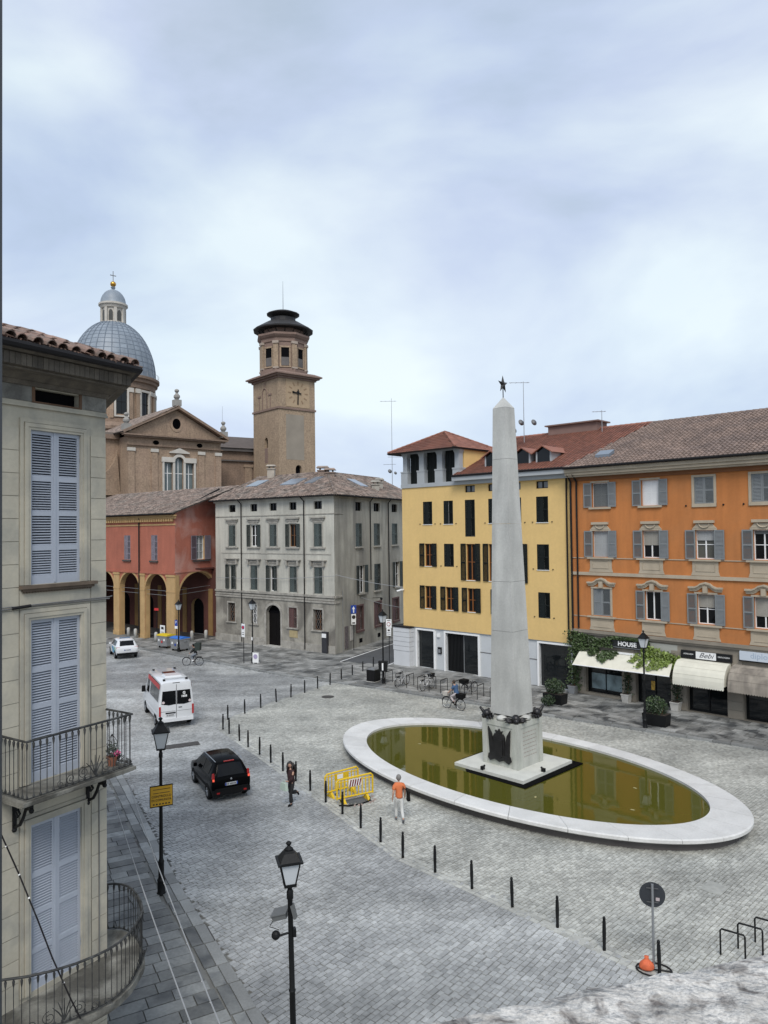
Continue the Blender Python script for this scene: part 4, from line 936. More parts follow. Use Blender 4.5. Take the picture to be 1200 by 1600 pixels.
for uc in (8.35, 11.05, 12.75):     # dormers
    yb = .75; zb = 14.98+(yb+.65)*sy; D = MB()
    dm = D.box(uc-.55,uc+.55,yb,yb+.1,zb-.15,zb+.75).prism([(uc-.55,zb+.75),(uc+.55,zb+.75),(uc,zb+1.15)], yb, yb+.1, 'y').obj('dormer', M_black, yel)
    f = MB().box(uc-.62,uc-.5,yb-.03,yb+1.3,zb-.1,zb+.78).box(uc+.5,uc+.62,yb-.03,yb+1.3,zb-.1,zb+.78).obj('dormer_cheek', M_lg, dm)
    MB().box(uc-.5,uc+.5,yb-.02,yb,zb-.1,zb+.7).prism([(uc-.5,zb+.7),(uc+.5,zb+.7),(uc,zb+1.08)], yb-.02, yb, 'y').obj('pane', M_glass, dm)
    rf = MB()
    for s_ in (-1, 1): rf.add([(uc,yb-.25,zb+1.2),(uc+s_*.85,yb-.25,zb+.68),(uc+s_*.85,yb+2.2,zb+.68),(uc,yb+3.2,zb+1.2),(uc,yb-.25,zb+1.12),(uc+s_*.85,yb-.25,zb+.60)], [(0,1,2,3),(0,4,5,1)])
    rf.obj('dormer_roof', M_tile_red, dm)
tb = MB().box(9.4,13.6,7.0,8.6,17.9,19.0).box(9.2,13.8,6.8,8.8,19.0,19.1).obj('roof_plant_room', mat('plant_room', (.20,.13,.11), .9, .1), yel)

# ================================================================== ORANGE HOUSE
OA, OB = (12.71,48.75), (20.84,40.5); FO, ao, _ = FR(OA, OB)
org = thing('orange_house', 'orange house with grey shutters, moulded window heads and shops below', 'building', (OA[0], OA[1], 0), ao)
M_o = mat('orange_plaster', (.48,.178,.052), .9, .05, .5, fine=.03, stain=(.43,.175,.06), stain_amt=.6, stain_scale=.45, streak2=.09)
M_be = mat('beige_stone', (.42,.355,.265), .85, .07, 1.5, fine=.05, stain=(.33,.28,.21), stain_amt=.4, stain_scale=1.2)
M_gfl = mat('taupe_stone', (.255,.225,.18), .85, .08, 1.2, fine=.05, stain=(.17,.15,.125), stain_amt=.5, stain_scale=.7)
M_sho = mat('slate_grey_shutter', (.195,.208,.212), .5, .05, 2)
LO = 21.0
c3 = [(1.2,2.35),(4.58,5.7),(7.85,8.98),(11.02,12.15),(14.4,15.5),(17.7,18.8)]; c2 = [(1.2,2.32),(4.6,5.68),(7.86,8.95),(11.06,12.15),(14.4,15.5),(17.7,18.8)]
c1 = [(1.16,2.38),(4.68,5.7),(7.88,8.92),(11.02,12.1),(14.4,15.5),(17.7,18.8)]
ho = [(a,b_,12.3,13.85) for a,b_ in c3]+[(a,b_,9.08,10.74) for a,b_ in c2]+[(a,b_,5.3,7.03) for a,b_ in c1]
wall('wall', org, I4, -.38, LO, 4.3, 14.4, ho, .22, M_o)
M_curt = mat('curtain_pane', (.36,.38,.38), .25, .08); M_bl = mat('grey_blind', (.34,.345,.34), .6, .05); M_bl2 = mat('taupe_blind', (.30,.28,.24), .6, .05); M_bl3 = mat('dark_blind', (.13,.135,.13), .5, .05)
cfg3 = [dict(state='open',blind=1,blind_m=M_bl3), dict(state='open',pane_m=M_curt,blind=.98,blind_m=M_white), dict(state='closed'), dict(state='closed'), dict(state='open'), dict(state='closed')]
cfg2 = [dict(state='open',blind=1,blind_m=M_bl), dict(state='open',blind=.52,blind_m=M_bl2), dict(state='open',blind=.35,blind_m=M_bl,pane_m=mat('olive_pane',(.09,.09,.075),.15,.1)), dict(state='open',blind=.12,blind_m=M_bl3), dict(state='open'), dict(state='open')]
cfg1 = [dict(state='closed'), dict(state='open'), dict(state='open',blind=.45,blind_m=M_bl2), dict(state='open',blind=.6,blind_m=M_bl2), dict(state='open'), dict(state='open')]
for i in range(6):
    a,b_ = c3[i]; window(org, I4, a, b_, 12.3, 13.85, .16, sh=M_sho, sw=.57, trans=1, **cfg3[i]) if cfg3[i]['state'] == 'open' else window(org, I4, a, b_, 12.3, 13.85, .16, sh=M_sho, **cfg3[i])
    if cfg3[i]['state'] == 'open':
        sill(org, I4, a-.2, b_+.2, 12.28, M_be, .12, .12); MB().box(a-.09,b_+.09,-.04,.02,13.86,13.98).obj('window_head', M_be, org)
    else:
        MB().box(a-.14,a,-.05,.02,12.1,13.98).box(b_,b_+.14,-.05,.02,12.1,13.98).box(a-.14,b_+.14,-.055,.02,13.85,13.98).box(a-.14,b_+.14,-.07,.02,12.1,12.3).obj('window_surround', M_be, org)
    a,b_ = c2[i]; window(org, I4, a, b_, 9.08, 10.74, .16, sh=M_sho, sw=.58, trans=1, **cfg2[i])
    m_ = (a+b_)/2
    hd = MB().box(a-.16,b_+.16,-.06,.02,10.76,10.86).prism([(m_-.68,10.86),(m_+.68,10.86),(m_+.45,11.12),(m_-.45,11.12)], -.07, .02, 'y').box(m_-.58,m_+.58,-.17,.02,11.16,11.32)
    hd.tube([(m_+.3*math.cos(t), -.09, 11.13-.24*math.sin(t)) for t in np.linspace(0, PI, 9)], .045, 5); hd.obj('window_head', M_be, org)
    MB().box(a-.1,a,-.03,.02,9.08,10.76).box(b_,b_+.1,-.03,.02,9.08,10.76).obj('window_surround', M_be, org)
    sill(org, I4, a-.36, b_+.36, 9.05, M_be, .17, .1)
    ap_ = MB().prism([(a-.28,8.1),(b_+.28,8.1),(b_+.2,8.35),(b_+.2,8.95),(a-.2,8.95),(a-.2,8.35)], -.05, .02, 'y').box(a-.02,b_+.02,-.075,-.05,8.34,8.36).box(a-.02,b_+.02,-.075,-.05,8.8,8.82).box(a-.02,a,-.075,-.05,8.36,8.8).box(b_,b_+.02,-.075,-.05,8.36,8.8); ap_.obj('window_apron', M_be, org)
    a,b_ = c1[i]; 
    if cfg1[i]['state'] == 'closed': window(org, I4, a, b_, 5.3, 7.03, .12, sh=M_sho, **cfg1[i])
    else: window(org, I4, a, b_, 5.3, 7.03, .16, sh=M_sho, sw=.56, trans=1 if i == 2 else 0, **cfg1[i])
    m_ = (a+b_)/2
    prof = [(-.98,7.46),(-.62,7.46),(-.42,7.54),(-.28,7.66),(0,7.74),(.28,7.66),(.42,7.54),(.62,7.46),(.98,7.46)]
    hd = MB()
    for dz, dp, th in ((0,.2,.1),(-.1,.13,.09),(-.19,.09,.08)):
        P_ = [(m_+x*(1-.03*abs(dz)*10), z+dz) for x,z in prof]
        hd.prism([(x,z-th) for x,z in P_]+[(x,z) for x,z in reversed(P_)], -dp, .02, 'y')
    hd.box(m_-.12,m_+.12,-.2,.02,7.1,7.5).box(a-.14,b_+.14,-.06,.02,7.04,7.14); hd.obj('window_head', M_be, org)
    MB().box(a-.13,a,-.04,.02,5.3,7.04).box(b_,b_+.13,-.04,.02,5.3,7.04).obj('window_surround', M_be, org)
    sill(org, I4, a-.38, b_+.38, 5.26, M_be, .17, .1)
    MB().prism([(a-.28,4.36),(b_+.28,4.36),(b_+.2,4.6),(b_+.2,5.16),(a-.2,5.16),(a-.2,4.6)], -.05, .02, 'y').box(a-.02,b_+.02,-.075,-.05,4.56,4.58).box(a-.02,b_+.02,-.075,-.05,5.0,5.02).obj('window_apron', M_be, org)
band('string_course', org, I4, -.38, LO, 7.88, 8.08, .1, M_be); band('string_course', org, I4, -.38, LO, 8.97, 9.02, .04, M_be); band('string_course', org, I4, -.38, LO, 5.17, 5.22, .04, M_be)
MB().box(-.4,LO,-.12,.02,4.02,4.14).box(-.4,LO,-.2,.02,4.14,4.22).box(-.4,LO,-.14,.02,4.22,4.32).obj('ground_floor_cornice', M_gfl, org)
MB().box(-.42,LO,-.5,.02,14.3,14.42).box(-.42,LO,-.62,.02,14.42,14.6).box(-.42,LO,-.72,.02,14.6,14.84).obj('eaves_cornice', M_be, org)
MB().box(-.42,LO,-.14,.02,14.06,14.3).obj('eaves_frieze', mat('brown_frieze', (.20,.085,.035), .9, .1), org)
for u in (-.3, .12): pipe(org, I4, u, .3 if u < 0 else 4.4, 14.0, .06, -.1, elbow=(0,-.5,.5))
for u in (7.35, 9.5, 10.6): MB().sphere((u,-.02,12.2), .06, 6).obj('wall_hook', M_pipe, org)
# ground floor
SH = [(.5,3.05,.25,2.75),(3.98,6.2,.05,2.75),(7.18,9.47,.12,2.9),(10.37,13.4,.12,2.9),(14.5,17.5,.12,2.9)]
wall('ground_floor', org, I4, -.38, LO, 0, 4.05, SH, .5, M_gfl)
for i,(a,b_,z0,z1) in enumerate(SH):
    so_ = MB().box(a,b_,.4,.44,z0,z1).obj('shop_window', M_glassdoor, org)
    MB().box(a,a+.06,.33,.4,z0,z1).box(b_-.06,b_,.33,.4,z0,z1).box(a+.06,b_-.06,.33,.4,z1-.07,z1).box(a+.06,b_-.06,.33,.4,z0,z0+.12).box((a+b_)/2-.03,(a+b_)/2+.03,.33,.4,z0+.12,z1-.07).obj('shop_frame', M_iron, so_)
MB().box(.75,2.95,.36,.39,.5,1.5).obj('shop_poster', mat('seascape_print', (.20,.26,.27), .4, .5, 1.6), org)
MB().box(4.8,5.1,.36,.39,.95,1.5).obj('shop_poster', mat('yellow_poster', (.55,.33,.05), .6, .35, 6), org)
for a,b_ in ((-.3,.45),(3.1,3.95),(6.25,7.15),(9.5,10.35),(13.45,14.4)):
    for k in range(7):
        if a+.05 < b_-.05: MB().box(a+.02,b_-.02,-.035,.02,.12+.5*k,.58+.5*k).obj('rustic_block', M_gfl, org)
MB().box(4.6,6.65,-.03,.02,3.35,3.9).obj('fascia_panel', mat('pale_fascia', (.36,.36,.32), .8, .06), org)
# roof
e0, e1_ = W(FO, -.42,-.85,14.9), W(FO, LO,-.85,14.9); up = lambda p, d: (p[0]-math.sin(ao)*d, p[1]+math.cos(ao)*d, p[2]+d*.415)
uv = lambda p, d, s_: (up(p,d)[0]+math.cos(ao)*s_, up(p,d)[1]+math.sin(ao)*s_, up(p,d)[2])
tile_field('roof_tiles', org, [e0, e1_, up(e1_,8.6), uv(e0,8.6,2.2)], M_tile_brown, .26, .37, .075, under=M_roofunder, jitter=.006)
ridge_caps(org, uv(e0,8.6,2.2), up(e1_,8.6), M_tile_brown, .14)
gutter(org, [e0, e1_], r=.09)
k0, k1 = uv(e0,8.6,-2.5), up(e1_,8.6)
bb = MB().add([k0, k1, (k1[0]-math.sin(ao)*8, k1[1]+math.cos(ao)*8, 14.5), (k0[0]-math.sin(ao)*8, k0[1]+math.cos(ao)*8, 14.5)], [(0,1,2,3)]).obj('roof', M_tile_brown, org); bb.matrix_parent_inverse = org.matrix_basis.inverted()
MB().quad((LO,0,0),(LO,12,0),(LO,12,14.8),(LO,0,14.8)).quad((LO,12,0),(0,12,0),(0,12,14.5),(LO,12,14.5)).obj('side_wall', M_o, org)
sk = MB(); q = [W(FO, 1.2,.5,15.6), W(FO, 2.2,.5,15.6), W(FO, 2.2,1.2,15.93), W(FO, 1.2,1.2,15.93)]; sk.add([(p[0],p[1],p[2]-.1) for p in q]+[(p[0],p[1],p[2]+.14) for p in q], [(4,5,6,7),(0,1,5,4),(1,2,6,5),(2,3,7,6),(3,0,4,7)])
o = sk.obj('skylight', M_skyl, org); o.matrix_parent_inverse = org.matrix_basis.inverted()
# ================================================================== NEAR HOUSE ON THE LEFT CORNER
HC = (-5.64,14.9); hd_ = (.5291,.8486); HA = (HC[0]-hd_[0]*6, HC[1]-hd_[1]*6); FH, ah, _ = FR(HA, HC)
hs = thing('corner_house', 'beige corner house with tall pale blue louvred shutters and iron balconies', 'building', (HA[0], HA[1], 0), ah)
M_hp = mat('beige_plaster', (.45,.415,.33), .9, .06, .9, fine=.04, stain=(.28,.27,.235), stain_amt=.65, stain_scale=1.0, stain_thr=.5, streak2=.07, bump=.08, bscale=40)
M_hpb = mat('beige_block', (.455,.42,.335), .9, .07, 1.1, fine=.04, orand=.04, stain=(.27,.265,.235), stain_amt=.5, stain_scale=1.6, streak2=.06, bump=.08, bscale=40)
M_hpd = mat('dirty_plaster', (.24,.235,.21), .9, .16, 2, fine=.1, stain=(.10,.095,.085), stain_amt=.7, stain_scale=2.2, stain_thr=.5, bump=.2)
M_blue = mat('pale_blue_paint', (.37,.40,.455), .5, .04, 2, fine=.03)
M_cornw = mat('old_cornice_wood', (.105,.09,.07), .9, .2, 4, orand=.25, fine=.15, stain=(.07,.06,.05), stain_amt=.6, stain_scale=5)
WZ = [(10.07,12.94),(6.46,9.44),(2.70,5.73)]; w0, w1 = 4.34, 5.43
wall('wall', hs, I4, -3, 6.0, -.05, 14.0, [(w0,w1,a,b_) for a,b_ in WZ]+[(4.46,5.39,13.46,13.70)], .16, M_hp)
d2 = Vector((.47,.88,0))
b = MB().quad((6,0,-.05),(6+d2.x*10,d2.y*10,-.05),(6+d2.x*10,d2.y*10,14.0),(6,0,14.0)).quad((6+d2.x*10,d2.y*10,-.05),(-3,d2.y*10,-.05),(-3,d2.y*10,14),(6+d2.x*10,d2.y*10,14)).quad((-3,d2.y*10,0),(-3,0,0),(-3,0,14),(-3,d2.y*10,14)).obj('side_wall', M_hp, hs)
MB().box(4.46,5.39,.14,.16,13.46,13.7).obj('vent_opening', M_black, hs)
MB().box(4.40,5.45,-.02,.0,13.43,13.46).box(4.40,4.46,-.02,0,13.46,13.72).box(5.39,5.45,-.02,0,13.46,13.72).obj('vent_frame', mat('rusty_wood', (.13,.075,.045), .9, .2), hs)
# ashlar courses drawn in plaster: proud blocks with open joints
zz_ = 13.34; row = 0
blL = cached('bl', lambda: MB().box(0,1,-.018,.01,0,1).mesh('ashlar_block', M_hpb))
def block(u0, u1, z0, z1):
    o = put('ashlar_block', blL, hs, M=T(u0,0,z0)); o.scale = (u1-u0, 1, z1-z0)
zrows = [12.93-.4135*k for k in range(31)]
for k, (zt, zb) in enumerate(zip(zrows[:-1], zrows[1:])):
    if zb < .4: break
    for (u0,u1) in ((2.3,4.14),(5.64,5.995)): block(u0+.006, u1, zb+.008, zt-.004)
    if not any(a-.12 < zb+.2 < e+.22 for a,e in WZ): block(4.16, 5.62, zb+.008, zt-.004)
for (a, e) in WZ:
    f = MB()
    for i, (o_, d_) in enumerate(((.18,.035),(.10,.06),(.05,.045))):
        f.box(w0-o_,w0-o_+.07,-d_,.01,a,e+o_).box(w1+o_-.07,w1+o_,-d_,.01,a,e+o_).box(w0-o_+.07,w1+o_-.07,-d_,.01,e+o_-.07,e+o_)
    f.obj('window_surround', M_hp, hs)
# shutters: every slat a piece
lw, sm_, pitch = (w1-w0)/2-.004, None, .0475
me_slat = MB().add([(.075,-.022,0),(lw-.075,-.022,0),(lw-.075,-.016,-.008),(.075,-.016,-.008),(.075,.018,.026),(lw-.075,.018,.026),(lw-.075,.022,.018),(.075,.022,.018)], [(0,1,5,4),(3,2,1,0),(7,6,2,3),(4,5,6,7)]).mesh('slat', M_blue)
for (a, e) in WZ:
    H = e-a; rails = [(0,.16),(H*.215-.0,H*.215+.10),(H*.44,H*.44+.09),(H*.665,H*.665+.10),(H-.09,H)]
    for side in (0,1):
        b = MB().box(0,.075,-.025,.025,0,H).box(lw-.075,lw,-.025,.025,0,H)
        for r0_, r1_ in rails: b.box(.075,lw-.075,-.025,.025,r0_,r1_)
        b.box(.0 if side == 0 else lw-.02,.02 if side == 0 else lw,-.045,-.025,H*.12,H*.16).box(.0 if side == 0 else lw-.02,.02 if side == 0 else lw,-.045,-.025,H*.8,H*.84)
        if side == 0: b.box(lw-.03,lw+.015,-.036,-.025,.02,H-.02)
        o = b.obj('shutter', M_blue, hs, M=T(w0+side*(lw+.008),.035,a))
        for (x0,x1),(y0,y1) in zip(rails[:-1], rails[1:]):
            n = int(round((y0-x1)/pitch)); p = (y0-x1)/n
            for i in range(n): put('slat', me_slat, o, (0,0,x1+p*i+.006))
    MB().box(w0,w1,.1,.12,a,e).obj('window', M_black, hs)
# sill with dentils under the top window
MB().box(w0-.2,w1+.3,-.12,.01,10.0,10.06).box(w0-.15,w1+.25,-.08,.01,9.95,10.0).obj('sill', mat('brown_sill', (.12,.09,.065), .9, .2, 4), hs)
for k in range(26): MB().box(w0-.12+k*.055,w0-.09+k*.055,-.07,.01,9.92,9.95).obj('dentil', MATS['brown_sill'], hs)
# frieze, cornice
MB().box(-3,6.03,-.05,.01,13.33,13.37).box(-3,6.02,-.03,.01,13.37,13.42).obj('frieze_moulding', M_hp, hs)
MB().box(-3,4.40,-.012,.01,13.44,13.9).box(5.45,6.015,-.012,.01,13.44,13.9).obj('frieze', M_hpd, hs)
e2 = Vector((6,0,0)); out = .6
def cor(o_): # corner of an outline offset o_ from both walls
    n2 = Vector((d2.y,-d2.x,0)).normalized(); k = (o_ - (-o_)*n2.y*-1) ; # solve x so that n2.(x-6, -o_) = o_
    x = 6+.5*o_*(1+n2.y)/n2.x
    return (x, -o_)
def outline(o_, z):
    c_ = cor(o_); n2 = Vector((d2.y,-d2.x,0)).normalized(); e_ = (6+d2.x*9+n2.x*o_, d2.y*9+n2.y*o_)
    return [(-3,-o_,z), (*c_,z), (*e_,z), (6+d2.x*9-1,d2.y*9,z), (5,.3,z), (-3,.3,z)]
c_ = MB()
def slabby(o0, o1, z0, z1):
    A_, B_ = outline(o0,z0), outline(o1,z1); n = 6
    c_.add(A_+B_, [tuple(reversed(range(n))), tuple(range(n,2*n))]+[(i,(i+1)%n,n+(i+1)%n,n+i) for i in range(n)])
slabby(.06,.10,13.72,13.80); slabby(.14,.30,13.80,13.9); slabby(.50,.50,13.9,13.935); slabby(.54,.54,13.94,14.16); slabby(.66,.70,14.165,14.2)
c_.obj('cornice', M_cornw, hs)
k = -2.0; me_m = MB().box(0,.098,-.05,0,0,.205).mesh('cornice_board', M_cornw)
while k < cor(.6)[0]-.1: put('cornice_board', me_m, hs, (k,-.545,13.945)); k += .106
g_ = MB().tube([(-3,-.76,14.26), (cor(.76)[0],-.76,14.26), outline(.76,14.26)[2]], .075, 8); g_.obj('gutter', M_pipe, hs, smooth='auto')
# roof: slope with single cover tiles along the eave
sl_ = .36
rf = MB().add([(-3,-.7,14.27),(cor(.7)[0],-.7,14.27),(2.2,4.5,14.27+5.2*sl_),(-3,4.5,14.27+5.2*sl_)], [(0,1,2,3)]); n2 = Vector((d2.y,-d2.x,0)).normalized()
oe = outline(.7,14.27)[2]; rf.add([(cor(.7)[0],-.7,14.27), oe, (4.5,9,14.27+5.2*sl_), (2.2,4.5,14.27+5.2*sl_)], [(0,1,2,3)])
roofo = rf.obj('roof', M_roofunder, hs)
def tmesh(r, l, up_=True):
    b = MB(); n = 6; vs_ = []
    for (y, s_) in ((0,1.0),(l,.8)):
        for rr in (r, r-.014):
            for i in range(n+1):
                a = PI*i/n; vs_.append((-rr*s_*math.cos(a), y, (rr*s_*math.sin(a) if up_ else -rr*s_*math.sin(a))))
    m = n+1
    for i in range(n): b_ = [(i,i+1,2*m+i+1,2*m+i),(m+i,3*m+i,3*m+i+1,m+i+1),(i,m+i,m+i+1,i+1)]; b.f += b_; b.m += [0]*3
    b.v = vs_; return b.mesh('roof_tile', M_tile_near, smooth=False)
tc, tu = tmesh(.108,.46), tmesh(.108,.46,False); th_ = math.atan(sl_)
def tile_at(me, x, y, dz): 
    o = put('roof_tile', me, roofo, (x+rng.normal(0,.012), y+rng.normal(0,.02), 14.29+(y+.7)*sl_+dz)); o.rotation_euler = (th_+rng.normal(0,.02), rng.normal(0,.05), rng.normal(0,.04)); return o
cx_ = 2.2
while cx_ < cor(.7)[0]-.08:
    for r_ in range(5):
        y = -.78+r_*.36
        lim = cor(.7)[0]-(y+.7)*.8
        if cx_ < lim:
            tile_at(tc, cx_, y, .085); 
            if r_ < 3: tile_at(tu, cx_+.13, y-.0, .085)
    cx_ += .26
for k in range(9): # hip cover tiles
    t_ = k/9; o = put('roof_tile', tc, roofo, (cor(.7)[0]-.05-t_*3.4, -.7+t_*3.6, 14.36+t_*3.6*sl_)); o.rotation_euler = (th_*.8, 0, R(43))
# cables along the facade
cb = MB().tube([(2.5,-.03,9.62),(3.9,-.04,9.66),(4.4,-.05,9.70),(6.05,-.04,9.71),(6.3,.2,9.70)], .013, 5).tube([(2.5,-.03,9.66),(4.0,-.05,9.70),(4.3,-.03,9.67),(6.05,-.05,9.68)], .011, 5); cb.obj('facade_cable', mat('grey_cable', (.14,.14,.14), .6, .1), hs)
MB().tube([(4.0,-.05,9.67),(4.35,-.05,9.69)], .03, 6).obj('junction', M_pipe, hs)
MB().tube([(5.81,-.03,5.9),(5.8,-.03,2.7)], .011, 5).obj('facade_cable', MATS['grey_cable'], hs)
# -------- iron balconies
M_rail = mat('weathered_iron', (.035,.036,.036), .6, .2, 6, metal=.2, spec=.3, stain=(.11,.11,.105), stain_amt=.5, stain_scale=5)
M_stoneb = mat('balcony_stone', (.20,.195,.17), .9, .25, 2.5, fine=.15, stain=(.045,.042,.035), stain_amt=.85, stain_scale=1.7, stain_thr=.47)
def baluster(h): return cached(('bal', round(h,2)), lambda: MB().lathe([(.012,0),(.022,.015),(.024,.035),(.012,.06),(.008,.10),(.008,h-.16),(.012,h-.13),(.018,h-.11),(.026,h-.05),(.012,h-.02),(.012,h)], 6).mesh('baluster', M_rail, smooth=True))
def spiral(c, r0, turns, a0, sgn, axis_u, n=22):
    pts = []
    for i in range(n):
        t = i/(n-1); a = a0+sgn*turns*2*PI*t; r_ = r0*(1-.82*t)
        pts.append(Vector(c)+axis_u*(r_*math.cos(a))+Vector((0,0,r_*math.sin(a))))
    return pts
def walk(path, step):
    P = [Vector(p) for p in path]; res = []; acc = step*.5
    for a, b_ in zip(P[:-1], P[1:]):
        l = (b_-a).length; t = acc
        while t < l: res.append((a+(b_-a)*(t/l), (b_-a).normalized())); t += step
        acc = t-l
    return res
def scrollwork(par, c, t, s=1.0):
    """palmette with side volutes, standing on the floor edge at c, in the plane of direction t"""
    c = Vector(c); b = MB()
    for k, (dx, dz) in enumerate(((0,.34),(.07,.31),(-.07,.31),(.13,.25),(-.13,.25))):
        b.tube([c+Vector((0,0,.02)), c+t*dx*s*.6+Vector((0,0,dz*s*.6)), c+t*dx*s*1.25+Vector((0,0,dz*s))], [.010,.012,.006], 5)
    b.obj('palmette', M_rail, par)
    for sg in (-1, 1):
        v = MB(); v.tube(spiral(c+t*sg*.21*s+Vector((0,0,.12*s)), .10*s, 1.6, PI/2, -sg, t*1.0), .007, 5); v.tube(spiral(c+t*sg*.44*s+Vector((0,0,.085*s)), .08*s, 1.5, -PI/2, sg, t), .007, 5)
        v.tube(spiral(c+t*sg*.62*s+Vector((0,0,.06*s)), .055*s, 1.4, PI/2, -sg, t), .006, 5)
        v.tube([c+t*sg*.12*s+Vector((0,0,.03)), c+t*sg*.3*s+Vector((0,0,.015)), c+t*sg*.7*s+Vector((0,0,.03))], .007, 5); v.obj('scroll', M_rail, par)
def balcony(slab_poly, zf, path, h, label, scrolls, thick=.06):
    b = MB().prism(slab_poly, zf-thick, zf).prism([(x*.998, y*.97+.02) for x,y in slab_poly], zf-thick-.025, zf-thick-.002) 
    o = b.obj('balcony', M_stoneb, hs); o['label'] = label
    pth = [(x,y,0) for x,y in path]
    MB().tube([(x,y,zf+h) for x,y,_ in pth], .022, 6).obj('handrail', M_rail, o); MB().tube([(x,y,zf+.05) for x,y,_ in pth], .013, 5).obj('bottom_rail', M_rail, o)
    me = baluster(h-.05)
    for p, t in walk(pth, .125): put('baluster', me, o, (p.x, p.y, zf+.045))
    for (px_, py_, tx, ty, s) in scrolls: scrollwork(o, (px_, py_, zf+.06), Vector((tx,ty,0)).normalized(), s)
    return o
B1 = balcony([(3.72,0.0),(3.72,-.84),(6.05,-.84),(6.05,0.0)], 6.44, [(3.79,0),(3.79,-.8),(5.99,-.8),(5.99,0)], 1.02, 'rectangular upper balcony with scrolled iron railing', [(5.15,-.8,1,0,1.15),(5.99,-.4,0,1,.55)])
for u in (4.05, 5.55):
    br = MB().box(u-.035,u+.035,-.55,.0,6.20,6.27).box(u-.035,u+.035,-.05,0,5.75,6.2).tube([(u,-.03,5.78),(u,-.2,5.86),(u,-.3,6.0),(u,-.38,6.17),(u,-.52,6.2)], .03, 6).tube([(u,-.12,6.12),(u,-.2,6.05),(u,-.13,5.98),(u,-.08,6.05)], .022, 5).sphere((u,-.54,6.17),.05,6).sphere((u,-.03,5.74),.05,6)
    br.obj('bracket', M_iron, B1)
bow = [(3.0,-.02),(3.2,-.32),(3.47,-.58),(3.75,-.86),(4.08,-1.09),(4.42,-1.25),(4.75,-1.34),(5.0,-1.37),(5.22,-1.35),(5.55,-1.25),(5.82,-1.09),(6.05,-.95),(6.2,-.82),(6.42,-.52),(6.58,-.22),(6.68,.05),(6.73,.26),(6.72,.45),(6.65,.62),(6.5,.78)]
bow2 = [(x+(x-5.0)*.02+.0, y-.04 if y < 0 else y) for x,y in bow]
B2 = balcony(bow2+[(6.02,.02),(3.0,.02)], 2.60, bow, .97, 'bow-fronted lower balcony with rusty scrolled railing', [(4.25,-1.17,.9,-.42,1.15),(6.0,-.98,.81,.58,.75)], .13)
MB().tube([(3.63,-.3,5.9),(3.85,-.5,5.14),(4.0,-.8,4.38),(4.14,-1.0,3.73),(4.31,-1.25,3.04),(4.43,-1.36,2.66)], .014, 5).obj('hanging_cable', M_pipe, hs)
for (u,y,z) in ((3.7,-.36,5.65),(3.85,-.5,5.14),(3.93,-.66,4.75),(4.25,-1.15,3.3)): MB().sphere((u,y,z), .02, 6).obj('cable_clip', M_white, hs)
# flower pot on the balcony
def leafcloud(n, c, r, size, seed=0, flat=1.0, fn=None):
    g_ = np.random.default_rng(seed); b = MB()
    for i in range(n):
        if fn: p = Vector(fn(g_))
        else:
            v = g_.normal(size=3); v = v/np.linalg.norm(v)*(g_.random()**.45); p = Vector((c[0]+v[0]*r[0], c[1]+v[1]*r[1], c[2]+v[2]*r[2]))
        d_ = Vector(g_.normal(size=3)).normalized(); e_ = d_.orthogonal().normalized(); s = size*g_.uniform(.6,1.3)
        q = d_*s*.5; w_ = e_*s*.32
        b.add([tuple(p-q), tuple(p+w_), tuple(p+q), tuple(p-w_)], [(0,1,2,3)])
    return b
pp = W(FH, 5.83,-.4,6.44)
fp = thing('flower_pot', 'small pot with pink flowers and a wire trellis on the upper balcony', 'potted plant', pp, ah)
MB().lathe([(.07,0),(.10,.16),(.105,.18),(.09,.18),(.085,.14),(1e-4,.14)], 10).obj('pot', mat('terracotta', (.25,.10,.06), .85, .15), fp)
tr = MB()
for k in range(-2,3): tr.tube([(k*.045,0,.15),(k*.06,0,.45),(0,0,.62)], .006, 4)
tr.tube([(-.12,0,.3),(.12,0,.3)], .006, 4).obj('trellis', M_pipe, fp)
leafcloud(120, (0,0,.32), (.13,.1,.17), .06, 3).obj('leaves', mat('pot_leaf', (.06,.07,.055), .6, .3, island=.4), fp)
leafcloud(60, (.06,-.03,.24), (.09,.07,.06), .05, 4).obj('flowers', mat('pink_petal', (.55,.07,.20), .6, .2, island=.3), fp)

# ================================================================== CHURCH WITH DOME
M_br = brickmat('brick_wall', (.325,.235,.165), (.265,.185,.135), None)
M_br2 = brickmat('brick_trim', (.235,.165,.12), (.18,.13,.10), None)
M_cream = mat('cream_stone', (.50,.47,.42), .8, .1, 1)
M_lead = mat('lead_sheet', (.205,.24,.28), .5, .12, .5, fine=.06, stain=(.27,.31,.35), stain_amt=.5, stain_scale=.7, streak2=.08)
CK = (-34.8,100.0); FCH, ach, _ = FR(CK, (CK[0]+.76, CK[1]+.65))
ch = thing('church', 'brick church with a ribbed grey dome, lantern and gilded ball', 'church', (CK[0], CK[1], 0), ach)
WCH = 14.0; ZC = 24.2
wall('wall', ch, I4, 0, WCH, 0, ZC, [(5.15,6.45,16.5,20.9),(6.75,8.05,16.5,21.7,.65),(8.35,9.65,16.5,20.9)], .5, M_br)
MB().quad((0,0,0),(0,0,ZC),(0,26,ZC),(0,26,0)).quad((WCH,0,0),(WCH,26,0),(WCH,26,ZC),(WCH,0,ZC)).obj('side_wall', M_br, ch)
for a,b_,z1 in ((5.15,6.45,20.9),(6.75,8.05,21.7),(8.35,9.65,20.9)):
    w_ = MB().box(a,b_,.35,.4,16.5,z1).obj('window', mat('church_glass', (.12,.15,.155), .3, .15), ch); MB().box((a+b_)/2-.05,(a+b_)/2+.05,.3,.35,16.5,z1-.3).box(a,b_,.3,.35,19.3,19.4).obj('glazing_bar', M_white, w_)
sv = MB().box(4.95,9.85,-.15,.02,16.3,16.6)
